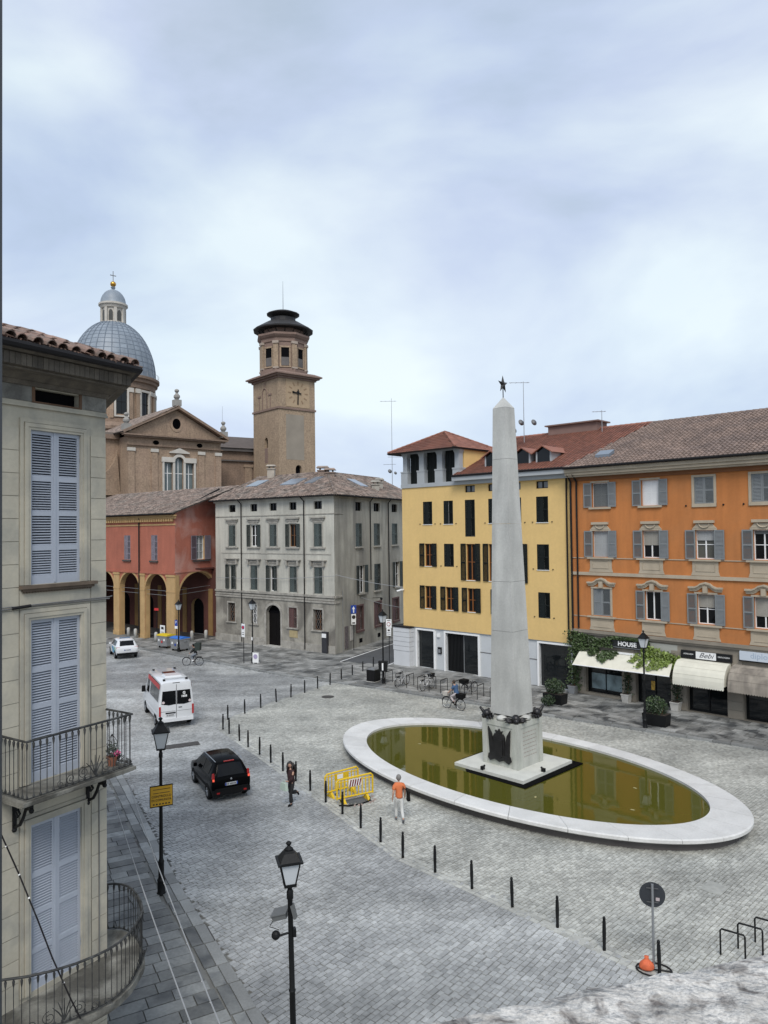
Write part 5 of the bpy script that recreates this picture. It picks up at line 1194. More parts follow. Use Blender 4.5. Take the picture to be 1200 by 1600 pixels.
for a,b_ in ((4.9,5.15),(6.45,6.75),(8.05,8.35),(9.65,9.9)): sv.box(a,b_,-.2,.02,16.6,20.9)
sv.box(4.8,6.7,-.25,.02,20.9,21.6).box(8.1,10.0,-.25,.02,20.9,21.6)
for i in range(10):
    t0,t1 = PI*i/10, PI*(i+1)/10; P = lambda t,k: (7.4-(.65+k)*math.cos(t), 21.05+(.65+k)*math.sin(t)); p = [P(t0,0),P(t1,0),P(t1,.4),P(t0,.4)]
    sv.add([(x,-.22,z) for x,z in p]+[(p[3][0],.02,p[3][1]),(p[2][0],.02,p[2][1])], [(0,1,2,3),(3,2,5,4)])
sv.prism([(5.9,22.2),(8.9,22.2),(8.9,22.35),(7.4,22.95),(5.9,22.35)], -.35, .02, 'y').obj('window_surround', M_cream, ch)
for u in (.0, 3.3, 10.4, 13.1):
    MB().box(u,u+.9,-.16,.02,15.5,22.6).obj('pilaster', M_br, ch); MB().box(u-.1,u+1.0,-.25,.02,22.2,22.65).obj('capital', M_cream, ch); MB().box(u-.05,u+.95,-.22,.02,16.0,16.3).obj('pilaster_base', M_cream, ch)
MB().box(-.5,WCH+.5,-.6,.02,24.1,24.3).box(-.8,WCH+.8,-.9,.02,24.3,24.5).obj('cornice', M_br2, ch); MB().box(-.3,WCH+.3,-.3,.02,23.0,23.12).obj('architrave', M_br2, ch); MB().box(-.3,WCH+.3,-.2,.02,15.2,15.5).obj('string_course', M_br2, ch)
pz, pa = 24.5, 28.5
MB().prism([(-.5,pz),(WCH+.5,pz),(WCH/2,pa-.1)], -.1, .3, 'y').obj('pediment', M_br, ch)
for s_ in (0,1):
    x0 = -.9 if s_ == 0 else WCH+.9
    MB().prism([(x0,pz),(WCH/2,pa),(WCH/2,pa+.4),(x0,pz+.4)] if s_ == 0 else [(WCH/2,pa),(x0,pz),(x0,pz+.4),(WCH/2,pa+.4)], -.9, .3, 'y').obj('raking_cornice', M_br2, ch)
oc = MB(); oc.lathe([(.62,-.15),(.62,.05),(.95,.05),(.95,-.15)], 18, sy=1.25); o_ = oc.obj('oculus_frame', M_cream if False else M_br, ch); o_.matrix_local = Matrix.Translation((WCH/2,-.12,26.4)) @ Matrix.Rotation(PI/2,4,'X')
oc = MB(); oc.lathe([(1e-4,.04),(.66,.04)], 18, sy=1.25); o_ = oc.obj('oculus', M_black, ch); o_.matrix_local = Matrix.Translation((WCH/2,-.12,26.4)) @ Matrix.Rotation(PI/2,4,'X')
for u in (4.0, 10.6): 
    e_ = MB(); e_.lathe([(1e-4,.03),(.3,.03)], 12, sx=1.5); o_ = e_.obj('oval_vent', M_black, ch); o_.matrix_local = Matrix.Translation((u,-.02,23.55)) @ Matrix.Rotation(PI/2,4,'X')
for u, z in ((-.3,24.9),(WCH/2,28.9),(WCH+.3,24.9)):
    MB().box(u-.5,u+.5,-.8,.2,z,z+.9).lathe([(.2,.9),(.45,1.25),(.45,1.5),(.25,1.75),(.15,1.9),(.33,2.15),(.3,2.35),(1e-4,2.5)], 10, (u,-.3,z)).obj('urn', mat('urn_stone', (.28,.27,.25), .85, .15), ch)
cr_ = FCH
tile_field('roof_tiles', ch, [W(cr_,-1,-.9,24.7), W(cr_,-1,26,24.7), W(cr_,WCH/2,26,28.9), W(cr_,WCH/2,-.9,28.9)], M_tile_old, .3, .5, .08, under=M_roofunder)
rx = MB().add([W(cr_,WCH/2,-.9,28.9), W(cr_,WCH/2,26,28.9), W(cr_,WCH+1,26,24.7), W(cr_,WCH+1,-.9,24.7)], [(0,1,2,3)]).obj('roof', M_tile_old, ch); rx.matrix_parent_inverse = ch.matrix_basis.inverted()
# lower side chapels and scroll buttress on the left
MB().box(-9,0,3.2,22,0,24.0).obj('nave_wall', M_br, ch); MB().box(-9.4,-.1,2.7,22,24.0,24.6).obj('nave_cornice', M_br2, ch)
cv = [(0,16.2)]+[(-.5-4.5*(1-math.cos(t)), 22.5-4.2*math.sin(t)) for t in np.linspace(0,PI/2,8)]+[(-5.2,16.2)]
MB().prism(cv, 2.6, 3.19, 'y').obj('scroll_buttress', M_br, ch)
MB().box(-9,WCH+.2,-1.6,3.1,14.6,15.2).obj('chapel_roof', M_pipe, ch); MB().box(-9,WCH,-1.4,3,0,14.6).obj('chapel_wall', M_br, ch)
MB().box(-9.4,-.1,2.7,22,24.6,24.9).obj('nave_roof', M_tile_old, ch)
# crossing, drum, dome, lantern
dx, dy = 7.0, 24.0
MB().lathe([(8.6,0),(8.6,27.2),(8.9,27.3),(8.9,27.8),(7.6,28.6)], 8, (dx,dy,0), R(22.5)).obj('crossing', M_br2, ch)
MB().lathe([(6.5,28.0),(6.5,35.0)], 40, (dx,dy,0)).obj('drum', M_br, ch, smooth='auto')
MB().lathe([(6.7,28.2),(6.7,29.3),(6.55,29.35)], 40, (dx,dy,0)).lathe([(6.55,34.4),(6.75,34.5),(6.75,35.3),(7.1,35.5),(7.1,35.9),(7.4,36.1),(7.4,36.5),(6.9,36.55)], 40, (dx,dy,0)).obj('drum_cornice', M_br2, ch, smooth='auto')
for k in range(10):
    a = R(36*k+8); fx = Matrix.Translation((dx+math.cos(a)*6.35, dy+math.sin(a)*6.35, 0)) @ Matrix.Rotation(a+PI/2, 4, 'Z')
    ww = MB().box(-.85,.85,-.15,.2,30.0,33.9).obj('drum_window', M_glass, ch, M=fx); MB().box(-1.15,-.85,-.45,.1,29.7,34.1).box(.85,1.15,-.45,.1,29.7,34.1).box(-.85,.85,-.45,.1,33.9,34.25).box(-1.15,1.15,-.5,.1,29.5,29.75).obj('window_surround', M_cream, ww)
    MB().box(-.03,.03,-.2,-.15,30,33.9).box(-.85,.85,-.2,-.15,31.9,32.0).obj('glazing_bar', M_pipe, ww)
    a = R(36*k+26); fx = Matrix.Translation((dx+math.cos(a)*6.45, dy+math.sin(a)*6.45, 0)) @ Matrix.Rotation(a+PI/2, 4, 'Z')
    MB().box(-.9,-.3,-.35,.1,29.3,33.6).box(.3,.9,-.35,.1,29.3,33.6).obj('pilaster', M_br, ch, M=fx); MB().box(-1.0,-.2,-.45,.1,33.6,34.3).box(.2,1.0,-.45,.1,33.6,34.3).obj('capital', M_cream, ch, M=fx)
zb_, Rd, Hd = 36.5, 6.75, 9.6
dome = MB().lathe([(Rd,zb_),(Rd,zb_+.4)]+[(Rd*math.cos(t), zb_+.4+Hd*math.sin(t)) for t in np.linspace(.02, 1.25, 18)], 64, (dx,dy,0)).obj('dome', M_lead, ch, smooth='auto')
for k in range(32):
    a = 2*PI*k/32; MB().tube([(dx+math.cos(a)*(Rd*math.cos(t)+.02), dy+math.sin(a)*(Rd*math.cos(t)+.02), zb_+.4+Hd*math.sin(t)) for t in np.linspace(.02,1.25,12)], .075, 4).obj('rib', mat('lead_rib', (.12,.15,.19), .5, .1), dome)
for t in np.linspace(.12, 1.18, 12):
    MB().lathe([(Rd*math.cos(t)+.015, zb_+.37+Hd*math.sin(t)),(Rd*math.cos(t)+.03, zb_+.41+Hd*math.sin(t)),(Rd*math.cos(t+.004)+.012, zb_+.45+Hd*math.sin(t))], 64, (dx,dy,0)).obj('seam', MATS['lead_rib'], dome)
rl_ = MB().tube([(dx+7.3*math.cos(t), dy+7.3*math.sin(t), 37.3) for t in np.linspace(0,2*PI,40)], .03, 4)
for t in np.linspace(0,2*PI,40): rl_.tube([(dx+7.3*math.cos(t), dy+7.3*math.sin(t), 36.5),(dx+7.3*math.cos(t), dy+7.3*math.sin(t), 37.3)], .025, 4)
rl_.obj('dome_railing', M_galv, ch)
lz = 45.5
lan = MB().lathe([(2.3,lz),(2.3,lz+.5),(1.75,lz+.55),(1.75,lz+2.9),(2.0,lz+3.0),(2.15,lz+3.4),(2.35,lz+3.5),(2.35,lz+3.8)], 24, (dx,dy,0)).obj('lantern', M_cream, ch, smooth='auto')
for k in range(8):
    a = R(45*k+12); fx = Matrix.Translation((dx+math.cos(a)*1.72, dy+math.sin(a)*1.72, 0)) @ Matrix.Rotation(a+PI/2, 4, 'Z')
    MB().box(-.32,.32,-.08,.1,lz+.8,lz+2.2).prism([(-.32,lz+2.2),(.32,lz+2.2),(.2,lz+2.5),(0,lz+2.6),(-.2,lz+2.5)], -.08, .1, 'y').obj('lantern_window', mat('olive_glass', (.06,.058,.05), .3, .1), lan, M=fx)
    a = R(45*k+34.5); fx = Matrix.Translation((dx+math.cos(a)*1.8, dy+math.sin(a)*1.8, 0)) @ Matrix.Rotation(a+PI/2, 4, 'Z'); MB().box(-.22,.22,-.25,.1,lz+.5,lz+2.95).obj('lantern_pilaster', M_cream, lan, M=fx)
MB().lathe([(2.1,lz+3.8)]+[(2.05*math.cos(t), lz+3.85+2.5*math.sin(t)) for t in np.linspace(.05,1.48,9)]+[(.3,lz+6.6),(.4,lz+6.7),(.15,lz+6.9)], 24, (dx,dy,0)).obj('lantern_dome', M_lead, lan, smooth='auto')
MB().sphere((dx,dy,lz+7.3), .48, 14).obj('gilded_ball', mat('gilding', (.55,.30,.06), .3, .1, metal=.9), ch, smooth=True)
MB().box(dx-.05,dx+.05,dy-.05,dy+.05,lz+7.75,lz+9.5).box(dx-.5,dx+.5,dy-.045,dy+.045,lz+8.7,lz+8.84).obj('cross', M_galv, ch)
# wing between church and tower
FW, aw, _ = FR((-28.5,114.5), (-18,121)); wg = thing('church_wing', 'low brick church wing with dark tiled roof left of the bell tower', 'building', (-28.5,114.5,0), aw)
MB().box(-2,14,0,10,0,23.8).obj('wall', M_br2, wg); MB().box(-2.2,14.2,-.5,10,23.8,24.3).obj('cornice', MATS['basin_wall'], wg); MB().box(-2.1,14.1,-.3,.1,22.2,22.4).obj('string_course', MATS['basin_wall'], wg); MB().prism([(-.7,24.3),(8,27.2),(10,24.3)], -2.4, 14.4, 'x').obj('roof', mat('dark_roof', (.10,.08,.07), .9, .15), wg)
MB().box(1.2,2.6,-.1,.02,17.5,21.5).obj('window', M_glass, wg); MB().box(7.2,8.4,-.15,.02,15,21.6).box(7.0,8.6,-.22,.02,21.3,21.7).obj('pilaster', M_br, wg)
for q in (8.8, 9.5): MB().lathe([(.35,14),(.3,17.5),(.42,18.2),(.2,20.2),(.12,20.6)], 8, (q,-3.0,0)).obj('chimney', mat('white_flue', (.45,.45,.43), .8, .1), wg)

# ================================================================== BELL TOWER
TK = (-15.9,112.0); at = R(40); 
tw = thing('bell_tower', 'square brick bell tower with clock face and octagonal belfry', 'tower', (TK[0], TK[1], 0), at)
wa, wb = 6.7, 7.6       # right face runs +x, left face runs +y
M_tb = mat('tower_brick', (.345,.255,.175), .9, .1, .3, fine=.22, stain=(.28,.21,.145), stain_amt=.6, stain_scale=.3, stain_thr=.48, streak2=.08)
M_tb2 = mat('tower_brick_dark', (.215,.148,.12), .9, .12, .5, fine=.15)
FL = Matrix.Translation((0,wb,0)) @ Matrix.Rotation(-PI/2,4,'Z')       # left face: u from far end to near corner
wall('wall', tw, I4, 0, wa, 0, 34.6, [(3.0,4.1,19.2,21.2,.55)], .6, M_tb); wall('wall', tw, FL, 0, wb, 0, 34.6, [(3.4,4.4,24.0,25.6,.5)], .6, M_tb)
MB().quad((wa,0,0),(wa,wb,0),(wa,wb,34.6),(wa,0,34.6)).quad((wa,wb,0),(0,wb,0),(0,wb,34.6),(wa,wb,34.6)).obj('back_wall', M_tb, tw)
MB().box(2.9,4.2,.5,.6,19,21.3).obj('opening', M_black, tw); MB().box(3.3,4.5,.5,.6,23.9,25.7).obj('opening', M_black, tw, M=FL)
MB().box(3.45,4.35,-.02,.02,21.6,23.95).obj('blocked_window', M_tb2, tw, M=FL); MB().box(1.3,4.6,-.02,.02,22.0,29.0).obj('plaster_patch', mat('tower_patch', (.27,.235,.19), .9, .1, .5), tw)
MB().box(-.15,wa+.15,-.15,wb+.15,29.75,30.05).obj('string_course', M_tb2, tw)
MB().box(-.2,wa+.2,-.2,wb+.2,34.5,34.8).box(-.6,wa+.6,-.6,wb+.6,34.8,35.05).box(-.9,wa+.9,-.9,wb+.9,35.05,35.25).taper(-.9,wa+.9,-.9,wb+.9,35.25,35.7,.9,.9).obj('cornice', M_tb2, tw)
ck = MB().box(1.35,5.65,-.05,.02,30.2,34.5).obj('clock_face', mat('clock_ochre', (.385,.285,.185), .9, .12, .8), tw)
for k in range(12):
    a = R(30*k); m_ = MB().box(-.1,.1,-.02,.02,-.28,.28).obj('hour_mark', mat('clock_mark', (.27,.185,.115), .9, .1), ck); m_.matrix_local = Matrix.Translation((3.5+1.55*math.sin(a), -.06, 32.4+1.55*math.cos(a))) @ Matrix.Rotation(a,4,'Y')
hd = MB().box(-.09,.09,-.14,-.08,-1.75,.6).box(-.22,.22,-.145,-.075,.1,.3).obj('clock_hand', M_iron, ck); hd.matrix_local = Matrix.Translation((3.5,0,32.4)) @ Matrix.Rotation(R(2),4,'Y')
hd = MB().box(-1.1,.55,-.18,-.145,-.1,.1).sphere((-.9,-.15,0),.18,6).obj('clock_hand', M_iron, ck); hd.matrix_local = Matrix.Translation((3.5,0,32.4)) @ Matrix.Rotation(R(6),4,'Y')
bl_ = MB()
for u in (1.9, 2.9, 4.2, 5.2): bl_.box(u-.08,u+.08,-.04,.02,30.1,32.6 if u in (2.9,4.2) else 32.1)
bl_.box(1.5,2.4,-.1,.02,32.1,32.35).box(4.7,5.6,-.1,.02,32.1,32.35)
bl_.tube([(3.55-.65*math.cos(t),-.02,32.6+.75*math.sin(t)) for t in np.linspace(0,PI,9)], .09, 4).box(3.3,3.42,-.04,.02,33.5,34.3).box(3.68,3.8,-.04,.02,33.5,34.3).obj('blind_arcade', M_tb2, tw, M=FL)
ox, oy = wa/2, wb/2
MB().lathe([(3.95,35.3),(3.95,36.2),(3.7,36.3),(3.7,40.4),(3.85,40.5),(3.85,41.0),(4.1,41.2),(4.35,41.5),(4.35,41.8),(3.6,42.0),(3.3,42.1),(3.3,43.2)], 8, (ox,oy,0), R(22.5-40+12)).obj('belfry', M_tb2, tw)
for k in range(8):
    a = R(45*k-40+12); rr = 3.7*math.cos(R(22.5)); fx = Matrix.Translation((ox+math.cos(a)*rr, oy+math.sin(a)*rr, 0)) @ Matrix.Rotation(a+PI/2,4,'Z')
    bw = MB().box(-.62,.62,-.02,.05,36.7,39.5).obj('belfry_opening', M_black, tw, M=fx); MB().box(-.62,.62,-.05,-.02,36.7,38.0).obj('belfry_screen', mat('grey_board', (.12,.11,.105), .8, .15), bw)
    MB().box(-.85,-.62,-.12,.05,36.6,39.6).box(.62,.85,-.12,.05,36.6,39.6).box(-.85,.85,-.12,.05,39.5,39.75).box(-.9,.9,-.16,.05,36.4,36.6).obj('opening_surround', M_tb, bw)
    a = R(45*k-40+12+22.5); fx = Matrix.Translation((ox+math.cos(a)*3.66, oy+math.sin(a)*3.66, 0)) @ Matrix.Rotation(a+PI/2,4,'Z')
    MB().box(-.4,.4,-.2,.1,36.3,40.1).obj('pilaster', M_tb, tw, M=fx); MB().box(-.5,.5,-.32,.1,40.1,40.5).box(-.46,.46,-.28,.1,36.2,36.45).obj('capital', mat('capital_stone', (.36,.30,.25), .85, .1), tw, M=fx)
    for dk in (0, 1):
        a2_ = R(45*k-40+12+22.5*dk); MB().tube([(ox+math.cos(a2_)*3.3, oy+math.sin(a2_)*3.3, 42.1),(ox+math.cos(a2_)*4.3, oy+math.sin(a2_)*4.3, 43.1)], .07, 4).obj('strut', M_iron, tw)
M_troof = mat('tower_roof', (.022,.020,.020), .6, .15)
MB().lathe([(4.75,42.7),(4.8,42.9),(2.6,44.2),(2.0,44.35),(2.0,44.9),(1.7,44.3),(3.0,43.5)], 16, (ox,oy,0)).obj('roof', M_troof, tw)
MB().lathe([(1.5,44.3),(1.55,45.0),(2.6,45.45),(2.64,45.6),(1.6,46.0),(.8,46.15),(1e-4,46.25)], 16, (ox,oy,0)).obj('upper_roof', M_troof, tw); MB().tube([(ox,oy,46.2),(ox,oy,51)], [.06,.02], 5).obj('lightning_rod', M_galv, tw)
# ================================================================== STREET LAMPS
def lantern_lamp(x, y, h, label, lean=(0,0), rz=0.0, base=True, s=1.0):
    o = thing('street_lamp', label, 'street lamp', (x, y, 0), rz, 'black lantern lamps'); o.rotation_euler = (lean[0], lean[1], rz)
    hp = h-.98*s
    MB().lathe([(.14,0),(.14,.06),(.115,.1),(.115,.42),(.13,.46),(.10,.5),(.085,.55),(.085,.95),(.095,1.0),(.07,1.06),(.06,1.1),(.052,hp*.6),(.065,hp*.6+.03),(.05,hp*.6+.06),(.045,hp-.25),(.06,hp-.22),(.06,hp-.1),(.04,hp-.06),(.055,hp)], 12).obj('pole', M_iron, o, smooth='auto')
    w0, w1, zb, zt = .115*s, .215*s, hp+.06, hp+.55*s
    def frus(a, b_, z0, z1): return [(-a,-a,z0),(a,-a,z0),(a,a,z0),(-a,a,z0),(-b_,-b_,z1),(b_,-b_,z1),(b_,b_,z1),(-b_,b_,z1)]
    F6 = [(0,3,2,1),(4,5,6,7),(0,1,5,4),(1,2,6,5),(2,3,7,6),(3,0,4,7)]
    lt = MB().add(frus(w0+.015, w0+.02, zb-.05, zb), F6)
    for sx_ in (-1,1):
        for sy_ in (-1,1): lt.tube([(sx_*w0,sy_*w0,zb-.02),(sx_*w1,sy_*w1,zt)], .014, 4)
    lt.add(frus(w1+.05, w1+.05, zt, zt+.03), F6).add(frus(w1+.01, w1*.55, zt+.03, zt+.2*s), F6).add(frus(w1*.5, w1*.42, zt+.2*s, zt+.245*s), F6)
    lt.lathe([(.09*s,zt+.24*s),(.1*s,zt+.27*s),(.05*s,zt+.31*s),(.03*s,zt+.34*s),(.06*s,zt+.37*s),(.065*s,zt+.40*s),(.03*s,zt+.43*s),(1e-4,zt+.44*s)], 10)
    l = lt.obj('lantern', M_iron, o)
    for k in range(4):
        g_ = MB().add([(-w0*.95,-w0,zb),(w0*.95,-w0,zb),(w1*.95,-w1,zt-.005),(-w1*.95,-w1,zt-.005)], [(0,1,2,3)]).obj('pane', M_lampglass, l); g_.rotation_euler = (0,0,PI/2*k)
    return o
l1 = lantern_lamp(-6.9, 22.62, 5.35, 'black lantern lamp with a yellow notice board on its pole', rz=R(20))
sgn = MB().box(-.32,.32,-.13,-.10,2.72,3.30).obj('notice_board', mat('amber_sign', (.50,.28,.014), .5, .06), l1); sgn.rotation_euler = (0,0,R(4))
MB().box(-.34,.34,-.10,-.085,2.68,3.33).obj('board_rim', M_iron, sgn)
M_ink = mat('sign_ink', (.02,.015,.01), .6, 0)
for (u0_, u1_, z_) in ((-.24,.26,3.22),(-.24,-.08,3.11),(-.06,.25,3.11)): MB().box(u0_,u1_,-.134,-.13,z_-.008,z_+.008).obj('small_print', M_ink, sgn)
for (t_, z, sz) in (('CONTROLLO', 3.01, .095), ('DI COMUNIT\u00c0', 2.90, .088)):
    text(t_, sz, 'lettering', M_ink, sgn, wallM(0, -.134, z))
for k in range(6): MB().box(-.25+k*.09,-.2+k*.09,-.134,-.13,2.76,2.80).obj('pictogram', M_ink, sgn)
l2 = lantern_lamp(-1.69, 13.3, 5.46, 'tall black lantern lamp in the foreground carrying two cameras', lean=(0, R(-.9)), rz=R(16), s=.8)
cb_ = MB().box(-.34,-.06,-.13,.13,-.03,.05).box(-.36,-.04,-.15,.15,.05,.065).box(-.06,.06,-.02,.02,-.02,.02).box(.05,.1,-.06,.06,-.1,.12).obj('camera_housing', mat('camera_grey', (.11,.115,.115), .4, .05), l2, (0,0,4.2)); cb_.rotation_euler = (0, R(-14), R(-22)); cb_.scale = (.9,1.0,1.1)
for k in range(3): MB().box(-.362,-.355,-.12+k*.09,-.08+k*.09,.0,.06).obj('camera_marking', M_white, cb_)
MB().tube([(-.05,0,3.85),(-.2,-.02,3.84)], .02, 6).sphere((-.27,-.02,3.86), .08, 10).box(.03,.09,-.05,.05,3.78,3.92).obj('dome_camera', M_iron, l2)
MB().tube([(-.3,.1,4.06),(-.36,.12,3.95),(-.2,.06,3.9)], .008, 4).obj('camera_cable', M_iron, l2)
lantern_lamp(14.1, 40.41, 5.32, 'black lantern lamp standing before the shop with the ivy', rz=R(-45))
lantern_lamp(-.19, 52.49, 5.34, 'black lantern lamp with a litter bin beside the yellow house corner', rz=R(-45))
l5 = lantern_lamp(-11.0, 61.1, 5.45, 'black lantern lamp in front of the grey palazzo doorway', rz=R(-38))
lantern_lamp(-18.85, 67.3, 4.85, 'black lantern lamp beside the red arcade corner', rz=R(-38))
MB().box(-.07,.07,-.07,-.055,2.0,2.25).obj('sticker', M_white, l5)
# ================================================================== BOLLARDS
bm_ = MB().lathe([(.045,0),(.045,.08),(.04,.1),(.052,.45),(.045,.74),(.03,.78),(.04,.80),(.04,.84),(.02,.87),(1e-4,.875)], 10).mesh('bollard', M_iron, smooth=True)
NBB = len(BOL_B)
for i, (x, y) in enumerate(BOL_B):
    o = put('bollard', bm_, None, (x, y, 0)); o.rotation_euler = (rng.normal(0,.012), rng.normal(0,.012), 0)
    if i == 0: lb = 'slim black bollard at the corner where the two bollard rows meet'
    elif i == NBB-1: lb = 'slim black bollard right in front of the round sign pole'
    elif i < 8: lb = f'slim black bollard right of the black car, {["","first","second","third","fourth","fifth","sixth","seventh"][i]} after the one at the row corner'
    elif i in (8,): lb = 'slim black bollard just right of the walking woman'
    elif i in (9, 10): lb = ['slim black bollard before the left end of the yellow barriers', 'slim black bollard before the middle of the yellow barriers'][i-9]
    elif i == 11: lb = 'slim black bollard just right of the yellow barriers'
    else: lb = f'slim black bollard in the near row, {["seventh","sixth","fifth","fourth","third","second","first"][i-12]} one left of the round sign'
    tag(o, lb, 'bollard', 'slim black bollards around the plaza')
_ord = ['first','second','third','fourth','fifth','sixth','seventh','eighth','ninth','tenth','eleventh','twelfth']
for i, (x, y) in enumerate(BOL_A):
    o = put('bollard', bm_, None, (x, y, 0)); o.rotation_euler = (rng.normal(0,.012), rng.normal(0,.012), 0)
    tag(o, f'slim black bollard in the far row, {_ord[i]} from the corner towards the yellow house', 'bollard', 'slim black bollards around the plaza')
gm_ = MB().lathe([(.17,0),(.17,.75),(.15,.88),(.09,.95),(1e-4,.97)], 14).mesh('stone_bollard', M_granite, smooth=True)
for (x, y, lb) in ((-26.99,77.6,'pale stone bollard before the arcade, leftmost one'),(-25.92,76.6,'pale stone bollard before the arcade, second from the left'),(-22.9,73.7,'pale stone bollard just left of the waste bins'),(-19.5,74.4,'pale stone bollard under the side arch, the left one'),(-18.2,74.9,'pale stone bollard under the side arch, the right one')):
    tag(put('stone_bollard', gm_, None, (x, y, .1)), lb, 'bollard', 'stone bollards by the arcade')
# ================================================================== SIGNS
def sign_post(x, y, h, label, rz=0, z=0.0):
    o = thing('sign_post', label, 'sign', (x, y, z), rz); MB().tube([(0,0,0),(0,0,h)], .03, 8).obj('pole', M_pipe, o); return o
def disc(par, c, r, m, name, d=.012):
    b = MB(); b.lathe([(1e-4,0),(r,0),(r,d),(1e-4,d)], 24); o = b.obj(name, m, par); o.matrix_local = Matrix.Translation(c) @ Matrix.Rotation(PI/2,4,'X'); return o
M_sback = mat('sign_back', (.028,.032,.038), .5, .1); M_sblue = mat('sign_blue', (.02,.06,.32), .4, .04); M_sred = mat('sign_red', (.5,.03,.03), .4, .04)
sp = thing('round_sign', 'round traffic sign seen from behind, weighted with an orange sandbag', 'sign', (6.55,18.5,0), R(-14))
MB().tube([(0,0,.06),(0,0,2.12)], .03, 8).obj('pole', M_galv, sp); disc(sp, (0,.05,1.84), .31, M_sback, 'sign_plate')
MB().box(-.04,.04,.02,.05,1.55,2.12).box(-.14,.14,.0,.03,2.0,2.02).box(-.14,.14,.0,.03,1.66,1.68).obj('clamp', mat('dark_galv', (.08,.082,.085), .5, .1), sp)
MB().box(.08,.17,.034,.037,1.70,1.78).obj('sticker', mat('faded_sticker', (.35,.3,.3), .6, .3, 9), sp)
MB().tube([(.42*math.cos(t), .30*math.sin(t), .03) for t in np.linspace(0,2*PI,20)[:-1]], .02, 6, closed=True).tube([(-.42,0,.03),(.42,0,.03)], .02, 5).obj('base_ring', M_pipe, sp)
sb = MB(); 
for k in range(1): sb.lathe([(1e-4,0),(.17,.01),(.2,.06),(.17,.15),(.09,.22),(.05,.26),(.06,.32),(1e-4,.31)], 12, (-.17,-.02,.03), sx=.95, sy=.65)
sb.obj('sandbag', mat('orange_bag', (.62,.13,.05), .7, .2, 9, bump=.6, bscale=14), sp, smooth=True)
s1 = sign_post(-11.75, 61.2, 3.4, 'thin pole with a white no-parking plate left of the palazzo lamp', R(-38))
pl_ = MB().box(-.2,.2,-.06,-.04,2.25,3.35).obj('sign_plate', M_white, s1); disc(pl_, (0,-.065,3.05), .16, M_sblue, 'no_parking_disc'); disc(pl_, (0,-.08,3.05), .12, M_sred, 'red_ring')
MB().box(-.13,.13,-.066,-.06,2.45,2.5).box(-.13,.13,-.066,-.06,2.6,2.64).obj('lettering', M_ink, pl_)
s2 = thing('temporary_sign', 'low white no-parking board leaning at the palazzo lamp foot', 'sign', (-10.72,60.9,0), R(-20)); MB().box(-.28,.28,-.02,.02,.18,1.0).box(-.22,-.19,-.02,.25,0,.2).box(.19,.22,-.02,.25,0,.2).obj('board', M_white, s2); disc(s2, (0,-.03,.68), .19, mat('faded_violet', (.35,.3,.45), .6, .1), 'no_parking_disc')
s3 = sign_post(.3, 60.6, 3.5, 'pole with white restricted-zone plates beside the yellow house pier', R(-25))
pl_ = MB().box(-.25,.25,-.06,-.04,2.95,3.65).box(-.2,.2,-.06,-.04,2.3,2.93).obj('sign_plate', M_white, s3); disc(pl_, (0,-.07,3.25), .17, mat('faded_ring', (.35,.12,.12), .5, .05), 'red_ring'); disc(pl_, (0,-.085,3.25), .12, M_white, 'white_disc')
MB().box(-.16,.16,-.066,-.06,3.52,3.57).box(-.1,.1,-.066,-.06,2.68,2.82).box(-.15,.15,-.066,-.06,2.55,2.58).box(-.15,.15,-.066,-.06,2.42,2.46).obj('lettering', M_ink, pl_)
s4 = sign_post(-2.9, 67.3, 4.2, 'pole with blue one-way arrow plate at the palazzo side wall', R(20)); pl_ = MB().box(-.26,.26,-.06,-.04,3.4,4.15).obj('sign_plate', M_sblue, s4)
MB().prism([(-.05,3.48),(.05,3.48),(.05,3.8),(.14,3.8),(0,4.06),(-.14,3.8),(-.05,3.8)], -.075, -.06, 'y').obj('arrow', M_white, pl_); p2_ = MB().box(-.22,.22,-.06,-.04,2.4,3.35).obj('sign_plate', M_white, s4); disc(p2_, (0,-.07,3.08), .17, M_ink, 'no_parking_disc'); MB().box(-.14,.14,-.066,-.06,2.48,2.6).obj('lettering', M_ink, p2_)
s5 = sign_post(-19.4, 68.6, 2.9, 'short pole with small blue parking plate before the waste bins', R(-30)); pl_ = MB().box(-.17,.17,-.06,-.04,2.3,2.85).obj('sign_plate', M_sblue, s5); text('P', .34, 'lettering', M_white, pl_, wallM(0,-.064,2.62)); MB().box(-.17,.17,-.06,-.04,2.05,2.28).obj('time_plate', M_white, s5)
s6 = sign_post(-27.3+3.9, 75.6, 3.3, 'thin pole with an orange-red plate by the arcade pilaster', R(-30)); MB().box(-.3,.3,-.05,-.03,3.0,3.25).obj('sign_plate', M_sred, s6)
s7 = thing('notice_panel', 'white notice panel standing behind the yellow-lidded bin', 'sign', (-22.3,73.9,.1), R(-40)); MB().box(-.4,.4,-.02,.02,.6,1.6).box(-.35,-.3,-.02,.02,0,.6).box(.3,.35,-.02,.02,0,.6).obj('board', M_white, s7); MB().box(-.2,.22,-.03,-.02,1.2,1.45).box(-.28,.25,-.03,-.02,.9,.95).obj('pictogram', M_ink, s7)
